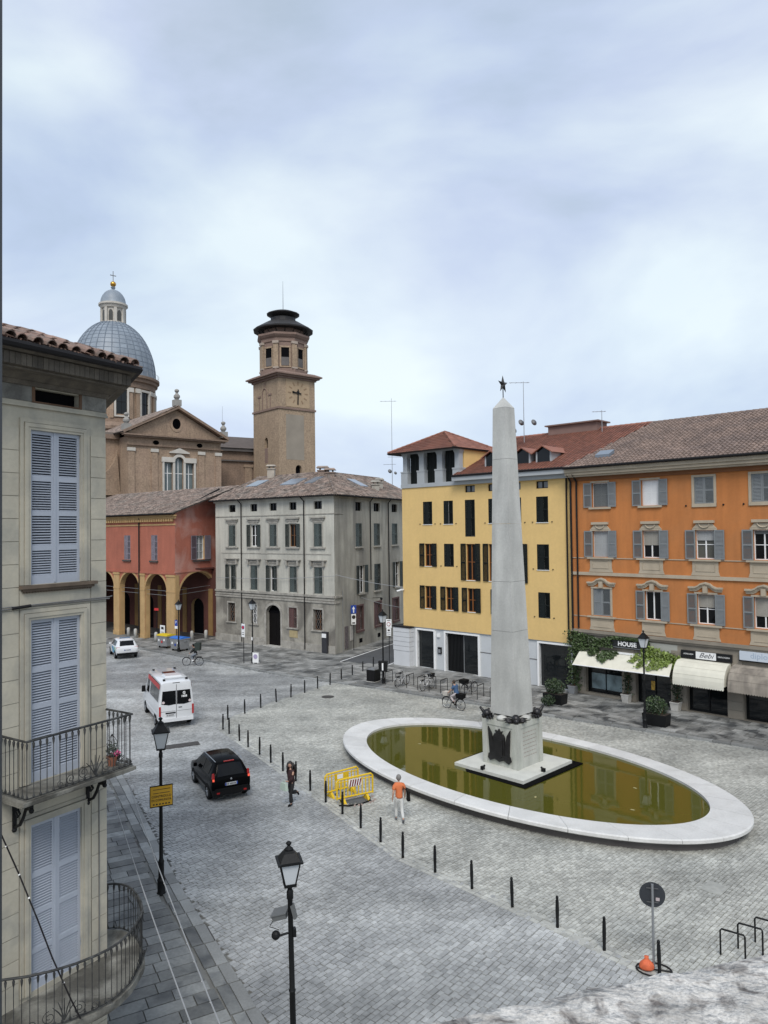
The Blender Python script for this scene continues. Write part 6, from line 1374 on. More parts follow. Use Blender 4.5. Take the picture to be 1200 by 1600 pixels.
# ================================================================== BINS
def dumpster(x, y, rz, lid, label):
    o = thing('waste_bin', label, 'waste bin', (x, y, .08), rz, 'wheeled waste bins')
    MB().taper(-.66,.66,-.5,.5,.22,1.12,-.05,-.06).box(-.74,.74,-.58,.58,1.08,1.16).obj('body', mat('bin_grey', (.23,.235,.24), .55, .08), o)
    b = MB(); n = 8
    P_ = [(-.6,1.16)]+[(-.6+1.2*i/n, 1.16+.16*math.sin(PI*(.12+.76*i/n))) for i in range(n+1)]+[(.6,1.16)]
    b.prism(P_, -.74, .74, 'x'); b.obj('lid', lid, o)
    for sx_ in (-.52,.52):
        for sy_ in (-.38,.38):
            w_ = MB(); w_.lathe([(1e-4,-.03),(.1,-.03),(.1,.03),(1e-4,.03)], 10); q = w_.obj('wheel', M_rubber, o); q.matrix_local = Matrix.Translation((sx_,sy_,.1)) @ Matrix.Rotation(PI/2,4,'X')
    for sx_ in (-1,1): MB().tube([(sx_*.72,-.15,.95),(sx_*.8,0,.95),(sx_*.72,.15,.95)], .025, 5).obj('lifting_pin', M_galv, o)
    for (u,z,m) in ((-.4,.75,M_white),(.35,.8,M_white),(.0,.62,M_sred if lid.name.startswith('yellow') else M_sblue)): MB().box(u-.09,u+.09,-.57,-.545,z-.1,z+.1).obj('label_plate', m, o)
dumpster(-20.75, 70.0, R(-35), mat('yellow_lid', (.62,.46,.02), .45, .05), 'grey wheeled bin with a yellow lid')
dumpster(-18.95, 68.1, R(-35), mat('blue_lid', (.03,.16,.55), .45, .05), 'grey wheeled bin with a blue lid')
lb_ = thing('litter_bin', 'black square slatted litter bin with stone base left of the yellow house', 'litter bin', (-.9,53.3,.0), R(-35)); MB().box(-.36,.36,-.36,.36,.14,.95).obj('body', M_iron, lb_); MB().box(-.38,.38,-.38,.38,0,.14).obj('base', M_granite, lb_); MB().box(-.33,.33,-.33,.33,.95,1.02).box(-.2,.2,-.2,.2,1.02,1.06).obj('lid', M_galv, lb_)
for k in range(6):
    for s_ in (0,1): MB().box(-.34+.115*k,-.29+.115*k,-.385,-.36,.18,.93).obj('slat', M_pipe, lb_, M=Matrix.Rotation(-PI/2*s_,4,'Z'))
lb2 = thing('pole_litter_bin', 'small dark litter bin hanging on the lamp by the yellow house', 'litter bin', (-.19,52.3,1.0), R(-10)); MB().taper(-.28,.28,-.2,.12,.0,.72,-.04,-.02).obj('body', M_iron, lb2); MB().box(-.05,.05,-.24,-.2,.1,.6).obj('front_plate', M_white, lb2)
# ================================================================== BIKE RACKS AND BICYCLES
def hoop(L_, h, m=M_iron, r=.024): return cached(('hoop', L_, h), lambda: MB().tube([(0,0,0),(0,0,h-.05),(.03,0,h),(L_-.03,0,h),(L_,0,h-.05),(L_,0,0)], r, 6).mesh('bike_rack', m))
for k in range(10):
    t = k/9; x, y = -.05+t*6.6, 52.15-t*5.5
    tag(put('bike_rack', hoop(.95,.85), None, (x, y, .1), R(57)), f'black bike hoop before the yellow house, {_ord[k]} from the left', 'bike rack', 'bike hoops before the yellow house')
for k in range(4):
    x, y = 8.5+k*.58, 19.15+k*.27
    tag(put('bike_rack', hoop(.58,.66), None, (x, y, 0), R(-36)), f'low black bike hoop at the right edge near the stone ledge, {_ord[k]} from the left', 'bike rack', 'bike hoops at the right edge')
def wheel(par, x, r=.34, M=None):
    w = MB(); w.tube([(x+r*math.cos(t),0,r+r*math.sin(t)) for t in np.linspace(0,2*PI,25)[:-1]], .018, 5, closed=True); o = w.obj('wheel', M_rubber, par)
    s_ = MB()
    for k in range(9): a = 2*PI*k/9; s_.tube([(x,0,r),(x+r*.95*math.cos(a),0,r+r*.95*math.sin(a))], .003, 3)
    s_.tube([(x+(r-.025)*math.cos(t),0,r+(r-.025)*math.sin(t)) for t in np.linspace(0,2*PI,25)[:-1]], .008, 4, closed=True).tube([(x,-.04,r),(x,.04,r)], .02, 6).obj('rim', M_chrome, o)
def bike(x, y, rz, label, col, basket=None, z=0.0, crate=None, lean=0.0):
    o = thing('bicycle', label, 'bicycle', (x, y, z), rz, 'bicycles'); o.rotation_euler = (lean, 0, rz)
    wheel(o, 0); wheel(o, 1.06); m = mat('bike_'+col[0], col[1], .4, .05)
    BB, ST, HT, HB = (.43,0,.29), (.30,0,.78), (.86,0,.80), (.90,0,.66)
    f = MB().tube([BB,ST], .017, 6).tube([BB,HB], .02, 6).tube([(.33,0,.66),HB], .016, 6).tube([(0,0,.34),BB], .012, 5).tube([(0,0,.34),(.32,0,.70)], .011, 5).tube([(.84,0,.86),(.92,0,.6),(1.06,0,.34)], .015, 6); f.obj('frame', m, o)
    MB().tube([(.84,0,.84),(.82,0,1.0)], .014, 6).tube([(.66,-.28,1.0),(.78,-.22,1.03),(.85,0,1.02),(.78,.22,1.03),(.66,.28,1.0)], .012, 6).obj('handlebar', M_chrome, o)
    MB().tube([ST,(.27,0,.90)], .012, 6).obj('seat_post', M_chrome, o); MB().taper(.14,.42,-.09,.09,.90,.95,.02,.03).obj('saddle', M_rubber, o)
    MB().tube([(.43,-.1,.20),(.43,-.1,.29),(.43,.1,.29),(.43,.1,.38)], .01, 5).box(.38,.48,-.17,-.08,.19,.21).box(.38,.48,.08,.17,.37,.39).obj('pedals', M_pipe, o)
    for xx in (0,1.06): MB().tube([(xx+.375*math.cos(t),0,.34+.375*math.sin(t)) for t in np.linspace(.2,2.6,9)], .02, 4).obj('mudguard', m, o)
    MB().box(-.2,.25,-.06,.06,.72,.74).tube([(-.1,-.06,.72),(0,-.06,.34)], .008, 4).tube([(-.1,.06,.72),(0,.06,.34)], .008, 4).obj('carrier', M_pipe, o)
    if basket: MB().taper(.9,1.22,-.17,.17,.78,1.02,-.03,-.03).obj('basket', basket, o)
    if crate: MB().taper(-.22,.2,-.2,.2,.75,1.02,-.03,-.03).obj('rear_bag', crate, o)
    return o
bike(.78, 51.2, R(52), 'silver city bicycle parked at the leftmost hoops', ('silver',(.42,.43,.44)), None, .1, lean=R(4))
bike(2.5, 49.9, R(52), 'white bicycle with a black front basket parked at the hoops', ('white',(.6,.6,.6)), M_iron, .1, lean=R(-4))
bike(5.1, 48.6, R(45), 'dark bicycle with rear bag parked at the hoops near the obelisk', ('dark',(.04,.04,.045)), None, .1, M_rubber, lean=R(3))
# ================================================================== PEOPLE
def skin_obj(name, V, E, Rr, m, par, sub=1, root=0):
    me = bpy.data.meshes.new(name); me.from_pydata(V, E, []); me.materials.append(m)
    o = bpy.data.objects.new(name, me); COL.objects.link(o); o.parent = par
    md = o.modifiers.new('Skin', 'SKIN'); md.use_smooth_shade = True
    sv = me.skin_vertices[0].data
    for i, r in enumerate(Rr):
        sv[i].radius = (r, r) if not isinstance(r, tuple) else r
        sv[i].use_root = (i == root)
    ss = o.modifiers.new('Sub', 'SUBSURF'); ss.levels = sub; ss.render_levels = sub
    return o
M_skin = mat('skin', (.46,.27,.19), .6, .05)
def person(x, y, rz, label, J, shirt, trousers, shoes, hair, long_hair=False, sleeves=True, z=0.0, scale=1.0, group=None, sleeve_long=False, flare=1.0):
    """J: joint positions (facing +x, left is +y)"""
    o = thing('person', label, 'person', (x, y, z), rz, group); o.scale = (scale,)*3
    j = lambda k: Vector(J[k])
    names = ['pelvis','waist','chest','neck0','neck1','shL','elL','wrL','hdL','shR','elR','wrR','hdR','hipL','knL','anL','toL','hipR','knR','anR','toR']
    V = [tuple(j(k)) for k in names]; ix = {k:i for i,k in enumerate(names)}
    E = [(ix[a],ix[b]) for a,b in (('pelvis','waist'),('waist','chest'),('chest','neck0'),('neck0','neck1'),('chest','shL'),('shL','elL'),('elL','wrL'),('wrL','hdL'),('chest','shR'),('shR','elR'),('elR','wrR'),('wrR','hdR'),('pelvis','hipL'),('hipL','knL'),('knL','anL'),('anL','toL'),('pelvis','hipR'),('hipR','knR'),('knR','anR'),('anR','toR'))]
    rad = dict(pelvis=.11,waist=.10,chest=.115,neck0=.056,neck1=.05,shL=.05,elL=.042,wrL=.028,hdL=.03,shR=.05,elR=.042,wrR=.028,hdR=.03,hipL=.07,knL=.048,anL=.034,toL=.03,hipR=.07,knR=.055,anR=.036,toR=.03)
    body = skin_obj('body', V, E, [rad[k] for k in names], M_skin, o)
    # head with face, in the same skin tone, joined to the neck
    hc = j('head'); hv = (hc-j('neck1')); f = Vector(J.get('look',(1,0,0))).normalized(); lft = Vector((0,0,1)).cross(f).normalized()
    hb = MB().sphere(tuple(hc), .098, 14, sx=.86, sy=.86, sz=1.2)
    hb.tube([hc+f*.08+Vector((0,0,.02)), hc+f*.115-Vector((0,0,.02)), hc+f*.085-Vector((0,0,.03))], [.008,.018,.01], 6)
    for s_ in (-1,1): hb.sphere(tuple(hc+lft*s_*.085), .022, 6, sx=.5, sz=1.4)
    hb.obj('head', M_skin, o, smooth=True)
    ey = MB()
    for s_ in (-1,1): ey.sphere(tuple(hc+f*.078+lft*s_*.034+Vector((0,0,.012))), .012, 6)
    ey.obj('eyes', M_ink, o); MB().tube([hc+f*.083+lft*.025-Vector((0,0,.055)), hc+f*.088-Vector((0,0,.057)), hc+f*.083-lft*.025-Vector((0,0,.055))], .007, 5).obj('mouth', mat('lips', (.35,.10,.09), .6, 0), o)
    h_ = MB(); h_.sphere(tuple(hc-f*.022+Vector((0,0,.028))), .108, 14, sx=.92, sy=.9, sz=1.12)
    if long_hair:
        for k in range(-3,4):
            b0 = hc-f*.05+lft*k*.032+Vector((0,0,.05)); h_.tube([b0, b0-f*.05+lft*k*.016-Vector((0,0,.16)), b0-f*.05+lft*k*.022-Vector((0,0,.33+.03*(k%2)))], [.05,.055,.02], 6)
        for s_ in (-1,1): h_.tube([hc+lft*s_*.085+Vector((0,0,.06)), hc+lft*s_*.105+f*.02-Vector((0,0,.14)), hc+lft*s_*.10+f*.05-Vector((0,0,.32))], [.03,.042,.015], 6)
    h_.obj('hair', hair, o, smooth=True)
    # hands: palm in the body, five separate fingers
    for s_ in ('L','R'):
        d_ = (j('hd'+s_)-j('wr'+s_)).normalized(); sd = d_.cross(Vector((1,0,0))); sd = sd.normalized() if sd.length > .1 else Vector((0,1,0)); fw = sd.cross(d_).normalized(); hb_ = MB(); p = j('hd'+s_)
        for k, l in enumerate((.07,.08,.075,.06)):
            b0 = p+fw*(.027-.018*k)+d_*.01; hb_.tube([b0, b0+d_*l*.5+sd*.004, b0+d_*l*.85+sd*.018], [.0095,.009,.007], 5)
        hb_.tube([p+fw*.02-d_*.04, p+fw*.05-d_*.01, p+fw*.055+d_*.02], [.011,.010,.007], 5); hb_.obj('hand', M_skin, o, smooth=True)
    # clothes
    sv_ = ['waist','chest','neck0','shL','elL','shR','elR','pelvis']; mid = lambda a,b_,t: tuple(j(a).lerp(j(b_),t))
    eL = tuple(j('wrL')) if sleeve_long else mid('shL','elL',.72); eR = tuple(j('wrR')) if sleeve_long else mid('shR','elR',.72)
    VV = [tuple(j('waist')),tuple(j('chest')),mid('chest','neck0',.8),tuple(j('shL')),tuple(j('elL')) if sleeve_long else mid('shL','elL',.4),eL,tuple(j('shR')),tuple(j('elR')) if sleeve_long else mid('shR','elR',.4),eR,mid('pelvis','waist',-.25)]
    skin_obj('shirt', VV, [(0,1),(1,2),(1,3),(3,4),(4,5),(1,6),(6,7),(7,8),(0,9)], [.152,.172,.088,.098,.078,.058 if sleeve_long else .074,.098,.078,.058 if sleeve_long else .074,.172], shirt, o)
    VV = [tuple(j('pelvis')),mid('pelvis','waist',.4)]+[tuple(j(k)) for k in ('hipL','knL')]+[mid('knL','anL',.93)]+[tuple(j(k)) for k in ('hipR','knR')]+[mid('knR','anR',.93)]
    skin_obj('trousers', VV, [(0,1),(0,2),(2,3),(3,4),(0,5),(5,6),(6,7)], [.15,.13,.102,.072,.06*flare,.102,.072,.06*flare], trousers, o)
    for s_ in ('L','R'):
        a, t_ = j('an'+s_), j('to'+s_); d_ = (t_-a); skin_obj('shoe', [tuple(a-d_.normalized()*.05-Vector((0,0,.03))), tuple(a+d_*.5-Vector((0,0,.01))), tuple(t_+d_.normalized()*.02)], [(0,1),(1,2)], [.045,.048,.036], shoes, o)
    return o
walk_J = dict(pelvis=(0,0,.93), waist=(.01,0,1.10), chest=(.03,0,1.30), neck0=(.03,0,1.46), neck1=(.04,0,1.53), head=(.06,0,1.635),
    shL=(.02,.17,1.40), elL=(-.08,.24,1.13), wrL=(-.02,.26,.90), hdL=(.01,.26,.83), shR=(.02,-.17,1.40), elR=(.04,-.24,1.13), wrR=(.14,-.25,.91), hdR=(.17,-.25,.84),
    hipL=(.0,.09,.87), knL=(.16,.09,.48), anL=(.14,.09,.10), toL=(.30,.09,.045), hipR=(0,-.09,.87), knR=(-.06,-.09,.47), anR=(-.34,-.09,.20), toR=(-.27,-.09,.06))
man = person(.44, 27.98, R(100), 'grey-haired man in an orange T-shirt and white trousers walking away', walk_J, mat('orange_shirt', (.62,.17,.06), .8, .08, bump=.8, bscale=9), mat('white_trousers', (.55,.55,.53), .8, .08, bump=.8, bscale=9), mat('grey_shoe', (.10,.10,.11), .7, .1), mat('grey_hair', (.20,.19,.18), .8, .2), scale=.99)
bg = MB().taper(-.12,.14,-.42,-.30,.78,1.12,.03,.02).tube([(.02,-.34,1.1),(.03,-.2,1.42),(.02,-.1,1.47),(-.1,-.15,1.3),(-.05,-.34,1.1)], .014, 5).obj('shoulder_bag', M_rubber, man)
wj = dict(walk_J); wj.update(look=(.8,.55,0), knR=(.02,-.09,.48), anR=(-.36,-.09,.44), toR=(-.42,-.09,.30), knL=(.10,.09,.48), anL=(.07,.09,.09), toL=(.22,.09,.04), elL=(.1,.22,1.14), wrL=(.2,.1,1.02), hdL=(.24,.05,1.02), elR=(-.12,-.24,1.15), wrR=(-.2,-.26,.92), hdR=(-.22,-.26,.85))
wom = person(-3.85, 29.8, R(222), 'woman with long dark hair in a dark red jacket walking with a pale handbag', wj, mat('dark_red_jacket', (.035,.012,.013), .7, .15, bump=.8, bscale=9), mat('black_trousers', (.010,.010,.011), .8, .1), M_rubber, mat('black_hair', (.012,.008,.007), .5, .15), long_hair=True, sleeve_long=True, flare=1.7, scale=.99)
MB().taper(.28,.44,-.20,.20,.70,.98,.03,.05).tube([(.36,-.1,.97),(.34,-.05,1.06),(.34,.06,1.06),(.36,.1,.97)], .014, 5).obj('handbag', mat('pale_green_bag', (.42,.50,.42), .6, .08), wom)
ride_J = dict(pelvis=(.27,0,.98), waist=(.31,0,1.13), chest=(.40,0,1.32), neck0=(.44,0,1.46), neck1=(.47,0,1.53), head=(.51,0,1.63),
    shL=(.40,.17,1.40), elL=(.56,.23,1.19), wrL=(.68,.26,1.05), hdL=(.72,.26,1.02), shR=(.40,-.17,1.40), elR=(.56,-.23,1.19), wrR=(.68,-.26,1.05), hdR=(.72,-.26,1.02),
    hipL=(.30,.09,.94), knL=(.66,.10,.76), anL=(.44,.11,.46), toL=(.58,.11,.41), hipR=(.30,-.09,.94), knR=(.58,-.10,.60), anR=(.42,-.11,.28), toR=(.56,-.11,.23))
h2 = math.atan2(.66,-.72)
bike(4.5, 44.8, h2, 'black bicycle with dark rear bag ridden by the woman in blue', ('black',(.015,.015,.016)), mat('wicker', (.5,.47,.42), .8, .15, 8), 0, M_rubber)
person(4.5, 44.8, h2, 'cyclist in a blue top and pale trousers riding past the basin', ride_J, mat('blue_top', (.05,.10,.19), .8, .1), mat('pale_trousers', (.50,.45,.45), .8, .08), M_rubber, mat('brown_hair', (.05,.035,.025), .7, .2), z=.02)
bike(-15.35, 60.85, R(178), 'dark bicycle ridden by the courier before the palazzo', ('charcoal',(.02,.02,.022)))
cou = person(-15.35, 60.85, R(178), 'courier on a bicycle carrying a big dark green box on the back', ride_J, mat('black_jacket', (.012,.012,.013), .7, .1), mat('grey_jeans', (.16,.18,.21), .8, .1), M_white, M_rubber, z=.02, sleeve_long=True)
MB().taper(-.10,.30,-.26,.26,1.24,1.86,-.02,-.02).obj('delivery_box', mat('dark_green_box', (.022,.032,.026), .6, .1), cou)
# ================================================================== YELLOW BARRIERS
M_by = mat('yellow_plastic', (.68,.45,.01), .4, .06)
def barrier(x, y, rz, label, stripe):
    o = thing('barrier', label, 'barrier', (x, y, 0), rz, 'yellow plastic barriers'); L_ = 1.62
    MB().tube([(0,0,.2),(0,0,.88),(.08,0,.97),(L_-.08,0,1.0),(L_,0,.92),(L_,0,.2)], .038, 8).tube([(0,0,.24),(L_,0,.24)], .035, 8).tube([(.0,0,.86),(L_,0,.86)], .02, 6).obj('frame', M_by, o, smooth='auto')
    for k in range(9):
        xx = .16+k*(L_-.32)/8
        if k in (3,4,5): continue
        MB().box(xx-.02,xx+.02,-.015,.015,.24,.92).obj('bar', M_by, o)
    pl = MB().box(.52,1.10,-.018,.018,.62,.90).obj('panel', M_white if stripe else M_by, o)
    for k in (3,4,5): xx = .16+k*(L_-.32)/8; MB().box(xx-.02,xx+.02,-.014,.014,.24,.62).obj('bar', M_by, o)
    if stripe:
        for k in range(5): MB().prism([(.54+k*.11,.63),(.60+k*.11,.63),(.66+k*.11,.89),(.60+k*.11,.89)], -.024, -.018, 'y').obj('stripe', mat('maroon_stripe', (.16,.02,.02), .5, 0), pl)
    else: MB().box(.58,.86,-.024,-.018,.68,.86).obj('label_plate', M_white, pl)
    for xx in (.28, L_-.28): MB().prism([(-.26,.0),(.26,.0),(.22,.05),(.05,.2),(-.05,.2),(-.22,.05)], xx-.05, xx+.05, 'x').obj('foot', M_by, o)
    return o
barrier(-2.02, 29.75, R(29), 'yellow barrier with a striped panel, the nearer of the two', True)
barrier(-2.55, 30.45, R(36), 'yellow barrier with a small white plate, standing behind the striped one', False)
pit = thing('open_pit', 'dark open patch with loose black cable on the paving between the yellow barriers', 'pit', (-1.2,30.15,0), R(30)); MB().box(-.5,.5,-.35,.35,-.03,.012).obj('plate', mat('grey_plate', (.09,.095,.10), .6, .15), pit)
MB().tube([(-.9,-.1,.03),(-.6,-.35,.04),(-.1,-.42,.03),(.4,-.3,.04),(.6,.1,.03),(.45,.3,.05)], .03, 6).tube([(-.7,.0,.05),(-.95,.15,.4),(-.8,.1,.6)], .018, 5).obj('cable', M_rubber, pit)
for k in range(14): a = rng.random()*6.28; MB().taper(-.05,.05,-.04,.04,0,.06,.01,.01).obj('rubble', mat('pale_rubble', (.35,.28,.25), .9, .2), pit, loc=(.75*math.cos(a),.5*math.sin(a),.0), rz=a)
# ================================================================== VEHICLES (x forward, origin on the ground under the rear axle)
def ring(st):
    x, zb, zt, zr, wb, wt, wr = st
    h = [(0,zb),(wb*.9,zb),(wb,zb+.10),(wt,zb+(zt-zb)*.55),(wt*.992,zt-.02),(wt*.97,zt+.02),(wr+(wt*.97-wr)*.08,zr-.10 if zr-zt > .2 else zr-.02),(wr*.9,zr-.025 if zr-zt > .2 else zr-.01),(wr*.45,zr),(0,zr+.004)]
    return [(x,-y,z) for y,z in h]+[(x,y,z) for y,z in reversed(h[1:-1])]
NRG = 18
def interp(S, x):
    for a, b_ in zip(S[:-1], S[1:]):
        if a[0] <= x <= b_[0]: t = (x-a[0])/(b_[0]-a[0]); return tuple(p+(q-p)*t for p,q in zip(a,b_))
    return S[0] if x < S[0][0] else S[-1]
def car(name, label, cat, loc, rz, S, paint, wheels, wr_, tw_, sides, hatch, shield):
    o = thing(name, label, cat, loc, rz)
    b = MB(); R_ = [ring(s) for s in S]; n = len(R_[0])
    for r in R_: b.v.extend(r)
    for i in range(len(S)-1):
        for j in range(n): b.f.append((i*n+j, i*n+(j+1)%n, (i+1)*n+(j+1)%n, (i+1)*n+j)); b.m.append(0)
    b.f += [tuple(range(n))[::-1], tuple((len(S)-1)*n+j for j in range(n))]; b.m += [0,0]
    body = b.obj('body', paint, o, smooth='auto')
    for sgn_ in (-1, 1):                         # side windows between belt and roof edge
        for (x0, x1, x2, x3) in sides:           # bottom x0..x1, top x2..x3
            pts = []
            for t in (.10, .93):
                for xx in ((x0,x1) if t < .5 else (x3,x2)):
                    q = ring(interp(S, xx)); A_, B_ = Vector(q[5]), Vector(q[6]); p = A_.lerp(B_, t); pts.append((p.x, (p.y-.012)*(1 if sgn_ < 0 else -1), p.z))
            MB().add(pts, [(0,1,2,3) if sgn_ < 0 else (3,2,1,0)]).obj('side_window', M_carglass, o)
    for nm, (xa, xb, inset_) in (('rear_window', hatch), ('windscreen', shield)):
        if xa is None: continue
        qa, qb = ring(interp(S, xa)), ring(interp(S, xb)); d_ = Vector((-.012 if nm == 'rear_window' else .012, 0, .01))
        L_ = [tuple(Vector(qa[k])+d_) for k in (7,8,9,10,11)]; U_ = [tuple(Vector(qb[k])+d_) for k in (7,8,9,10,11)]
        sc = lambda p, f_: (p[0], p[1]*f_, p[2])
        MB().add([sc(p,inset_) for p in L_]+[sc(p,inset_) for p in U_], [(i,i+1,5+i+1,5+i) for i in range(4)]).obj(nm, M_carglass, o)
    for x in wheels:
        for sgn_ in (-1, 1):
            w_ = MB(); w_.lathe([(wr_*.62,-tw_/2),(wr_*.9,-tw_/2),(wr_,-tw_/2+.03),(wr_,tw_/2-.03),(wr_*.9,tw_/2),(wr_*.62,tw_/2)], 22)
            q = w_.obj('wheel', M_rubber, o, smooth='auto'); yy = sgn_*(interp(S, x)[5]-tw_/2+.015); q.matrix_local = Matrix.Translation((x, yy, wr_)) @ Matrix.Rotation(-PI/2*sgn_,4,'X')
            rm = MB().lathe([(1e-4,tw_/2-.05),(wr_*.2,tw_/2-.03),(wr_*.62,tw_/2-.02),(wr_*.64,tw_/2)], 20)
            for k in range(5): a = 2*PI*k/5; rm.tube([(0,0,tw_/2-.015),(wr_*.58*math.cos(a),wr_*.58*math.sin(a),tw_/2-.005)], .025, 5)
            rm.obj('rim', M_chrome, q)
            ac = MB(); 
            P_ = [(x+(wr_+.06)*math.cos(t), wr_+(wr_+.06)*math.sin(t)) for t in np.linspace(-.25,PI+.25,16)]
            y0 = interp(S, x)[5]; ac.prism(P_, sgn_*(y0-.12), sgn_*(y0+.004), 'y'); ac.obj('wheel_arch', M_rubber, o)
    return o
M_carglass = mat('car_glass', (.003,.0035,.004), .05, 0, spec=.25)
M_carblack = mat('car_black', (.002,.002,.0024), .2, 0, spec=.07); M_carwhite = mat('car_white', (.62,.63,.64), .3, .03, coat=.6); M_plast = mat('black_plastic', (.007,.007,.0075), .7, .1, spec=.15)
M_tail = mat('tail_red', (.35,.01,.01), .25, .05); M_taillit = mat('tail_lit', (.8,.1,.06), .3, 0, emit=(1,.12,.06,.35))
M_plate = mat('number_plate', (.6,.61,.62), .4, .03)
def plate(par, x, z, s, w=.52, blue=True):
    p = MB().box(x-.012,x,-w/2,w/2,z-.055,z+.055).obj('number_plate', M_plate, par)
    if blue:
        for y0,y1 in ((-w/2,-w/2+.05),(w/2-.05,w/2)): MB().box(x-.015,x-.0121,y0,y1,z-.055,z+.055).obj('plate_band', M_sblue, p)
    for k in range(7):
        y0 = w*.36-k*w*.105-(.02 if k > 1 else 0); MB().box(x-.015,x-.0121,y0-.022,y0+.012,z-.035,z+.035).obj('character', M_ink, p)
    return p
HD = math.atan2(.877,-.48)
# black hatchback
S_ = [(-.64,.42,.70,.73,.66,.74,.64),(-.63,.30,.86,.90,.75,.80,.69),(-.60,.26,.94,1.0,.78,.81,.69),(-.33,.22,.96,1.47,.79,.82,.55),(-.25,.22,.96,1.53,.79,.82,.56),(.7,.2,.93,1.57,.80,.825,.57),(1.45,.2,.92,1.54,.80,.825,.56),(1.62,.2,.92,1.49,.8,.82,.60),(2.2,.2,.93,.985,.8,.81,.68),(2.65,.22,.86,.90,.79,.80,.68),(2.92,.26,.72,.76,.74,.77,.62),(3.02,.34,.58,.62,.6,.68,.5)]
rl = Vector((-7.32,30.61)); lat = Vector((math.sin(HD),-math.cos(HD)))     # lat: to the right of the heading
ra = rl+lat*.72
hb = car('hatchback_car', 'small black hatchback seen from behind on the road beside the bollards', 'car', (ra.x, ra.y, 0), HD, S_, M_carblack, (0,2.3), .30, .19, [(-.02,.78,.0,.80),(.86,1.75,.86,1.42)], (-.59,-.345,.93), (2.12,1.66,.95))
for s_ in (-1,1):
    MB().taper(-.61,-.48,min(s_*.67,s_*.79),max(s_*.67,s_*.79),.84,1.16,.03,.02).obj('tail_light', M_tail, hb); MB().box(-.645,-.62,min(s_*.70,s_*.78),max(s_*.70,s_*.78),.87,.96).obj('tail_lamp_lit', M_taillit, hb)
    MB().tube([(-.3,s_*.56,1.55),(.6,s_*.6,1.6),(1.4,s_*.58,1.57)], .018, 6).obj('roof_rail', M_chrome, hb)
    MB().taper(1.55,1.68,min(s_*.84,s_*1.0),max(s_*.84,s_*1.0),.94,1.08,.01,.01).obj('mirror', M_carblack, hb)
    MB().box(.2,2.0,min(s_*.815,s_*.84),max(s_*.815,s_*.84),.48,.56).obj('side_moulding', M_plast, hb)
MB().box(-.69,-.58,-.78,.78,.30,.50).box(-.70,-.6,-.7,.7,.50,.56).obj('bumper', M_plast, hb); MB().box(-.30,-.24,-.22,.22,1.505,1.535).obj('brake_light', M_tail, hb)
plate(hb, -.642, .70, ''); MB().sphere((-.63,0,.88), .045, 8, sx=.4).obj('badge', M_chrome, hb, smooth=True)
MB().tube([(.9,0,1.57),(.75,0,1.75)], .008, 4).obj('aerial', M_plast, hb); MB().tube([(-.6,.0,1.02),(-.5,-.3,1.2)], .01, 4).obj('rear_wiper', M_plast, hb); MB().box(-.70,-.69,.5,.62,.36,.42).box(-.70,-.69,-.62,-.5,.36,.42).obj('reflector', M_tail, hb)
# white high-roof minibus
V_ = [(-1.05,.50,1.35,2.40,.88,.92,.78),(-1.02,.42,1.35,2.58,.94,.97,.80),(-.85,.36,1.35,2.66,.96,.99,.82),(1.0,.35,1.35,2.70,.97,.995,.83),(3.0,.35,1.32,2.68,.97,.99,.82),(3.25,.35,1.3,2.55,.96,.98,.80),(3.95,.35,1.22,1.55,.96,.97,.82),(4.05,.35,1.2,1.30,.95,.96,.82),(4.6,.36,1.0,1.08,.93,.94,.78),(4.8,.45,.8,.86,.8,.86,.7)]
rl = Vector((-13.0,42.1)); ra = rl+lat*.85
vn = car('minibus', 'white high-roof minibus with a red roof stripe driving away', 'van', (ra.x, ra.y, 0), HD+R(-2), V_, M_carwhite, (0,3.55), .35, .22, [(-.75,.55,-.75,.55),(.6,1.9,.6,1.9),(2.3,3.2,2.3,3.05)], (None,None,1), (3.92,3.3,.95))
rwz = MB()
for s_ in (-1,1):
    y0, y1 = (.03,.82) if s_ > 0 else (-.82,-.03)
    MB().add([(-1.062,y0,1.36+(.05 if s_ < 0 else 0)),(-1.062,y1,1.36+(.05 if s_ > 0 else 0)),(-1.052,y1*.93 if s_ > 0 else y1,2.12),(-1.052,y0 if s_ > 0 else y0*.93,2.12),(-1.065,(y0+y1)/2,1.33)], [(0,3,2,1,4)[::-1] if False else (0,4,1,2,3)]).obj('rear_window', M_carglass, vn)
    MB().box(-1.08,-.98,min(s_*.86,s_*.955),max(s_*.86,s_*.955),.75,1.28).obj('tail_light', M_tail, vn)
    MB().add([(-.85,s_*.900,2.20),(2.9,s_*.905,2.22),(2.9,s_*.876,2.48),(-.85,s_*.866,2.46)], [(0,1,2,3) if s_ < 0 else (3,2,1,0)]).obj('red_stripe', mat('red_vinyl', (.45,.03,.03), .4, .05), vn)
    MB().taper(3.25,3.42,min(s_*.99,s_*1.22),max(s_*.99,s_*1.22),1.35,1.7,.01,.02).obj('mirror', M_plast, vn)
    MB().box(-.5,3.1,min(s_*.99,s_*1.005),max(s_*.99,s_*1.005),.72,.80).obj('side_moulding', M_carwhite, vn)
MB().box(-1.055,-1.04,-.012,.012,.55,2.45).box(-1.058,-1.05,.05,.9,.98,.99).box(-1.058,-1.05,-.9,-.05,.98,.99).obj('door_seam', M_pipe, vn); MB().box(-1.07,-1.05,-.3,-.12,1.15,1.19).obj('door_handle', M_plast, vn)
MB().box(-1.14,-1.0,-.92,.92,.42,.60).obj('bumper', M_carwhite, vn); MB().box(-1.07,-1.06,.05,.6,.86,.93).obj('plate_light', M_plast, vn)
pv_ = plate(vn, -1.068, .78, '', blue=False); pv_.location = (0,.34,0)
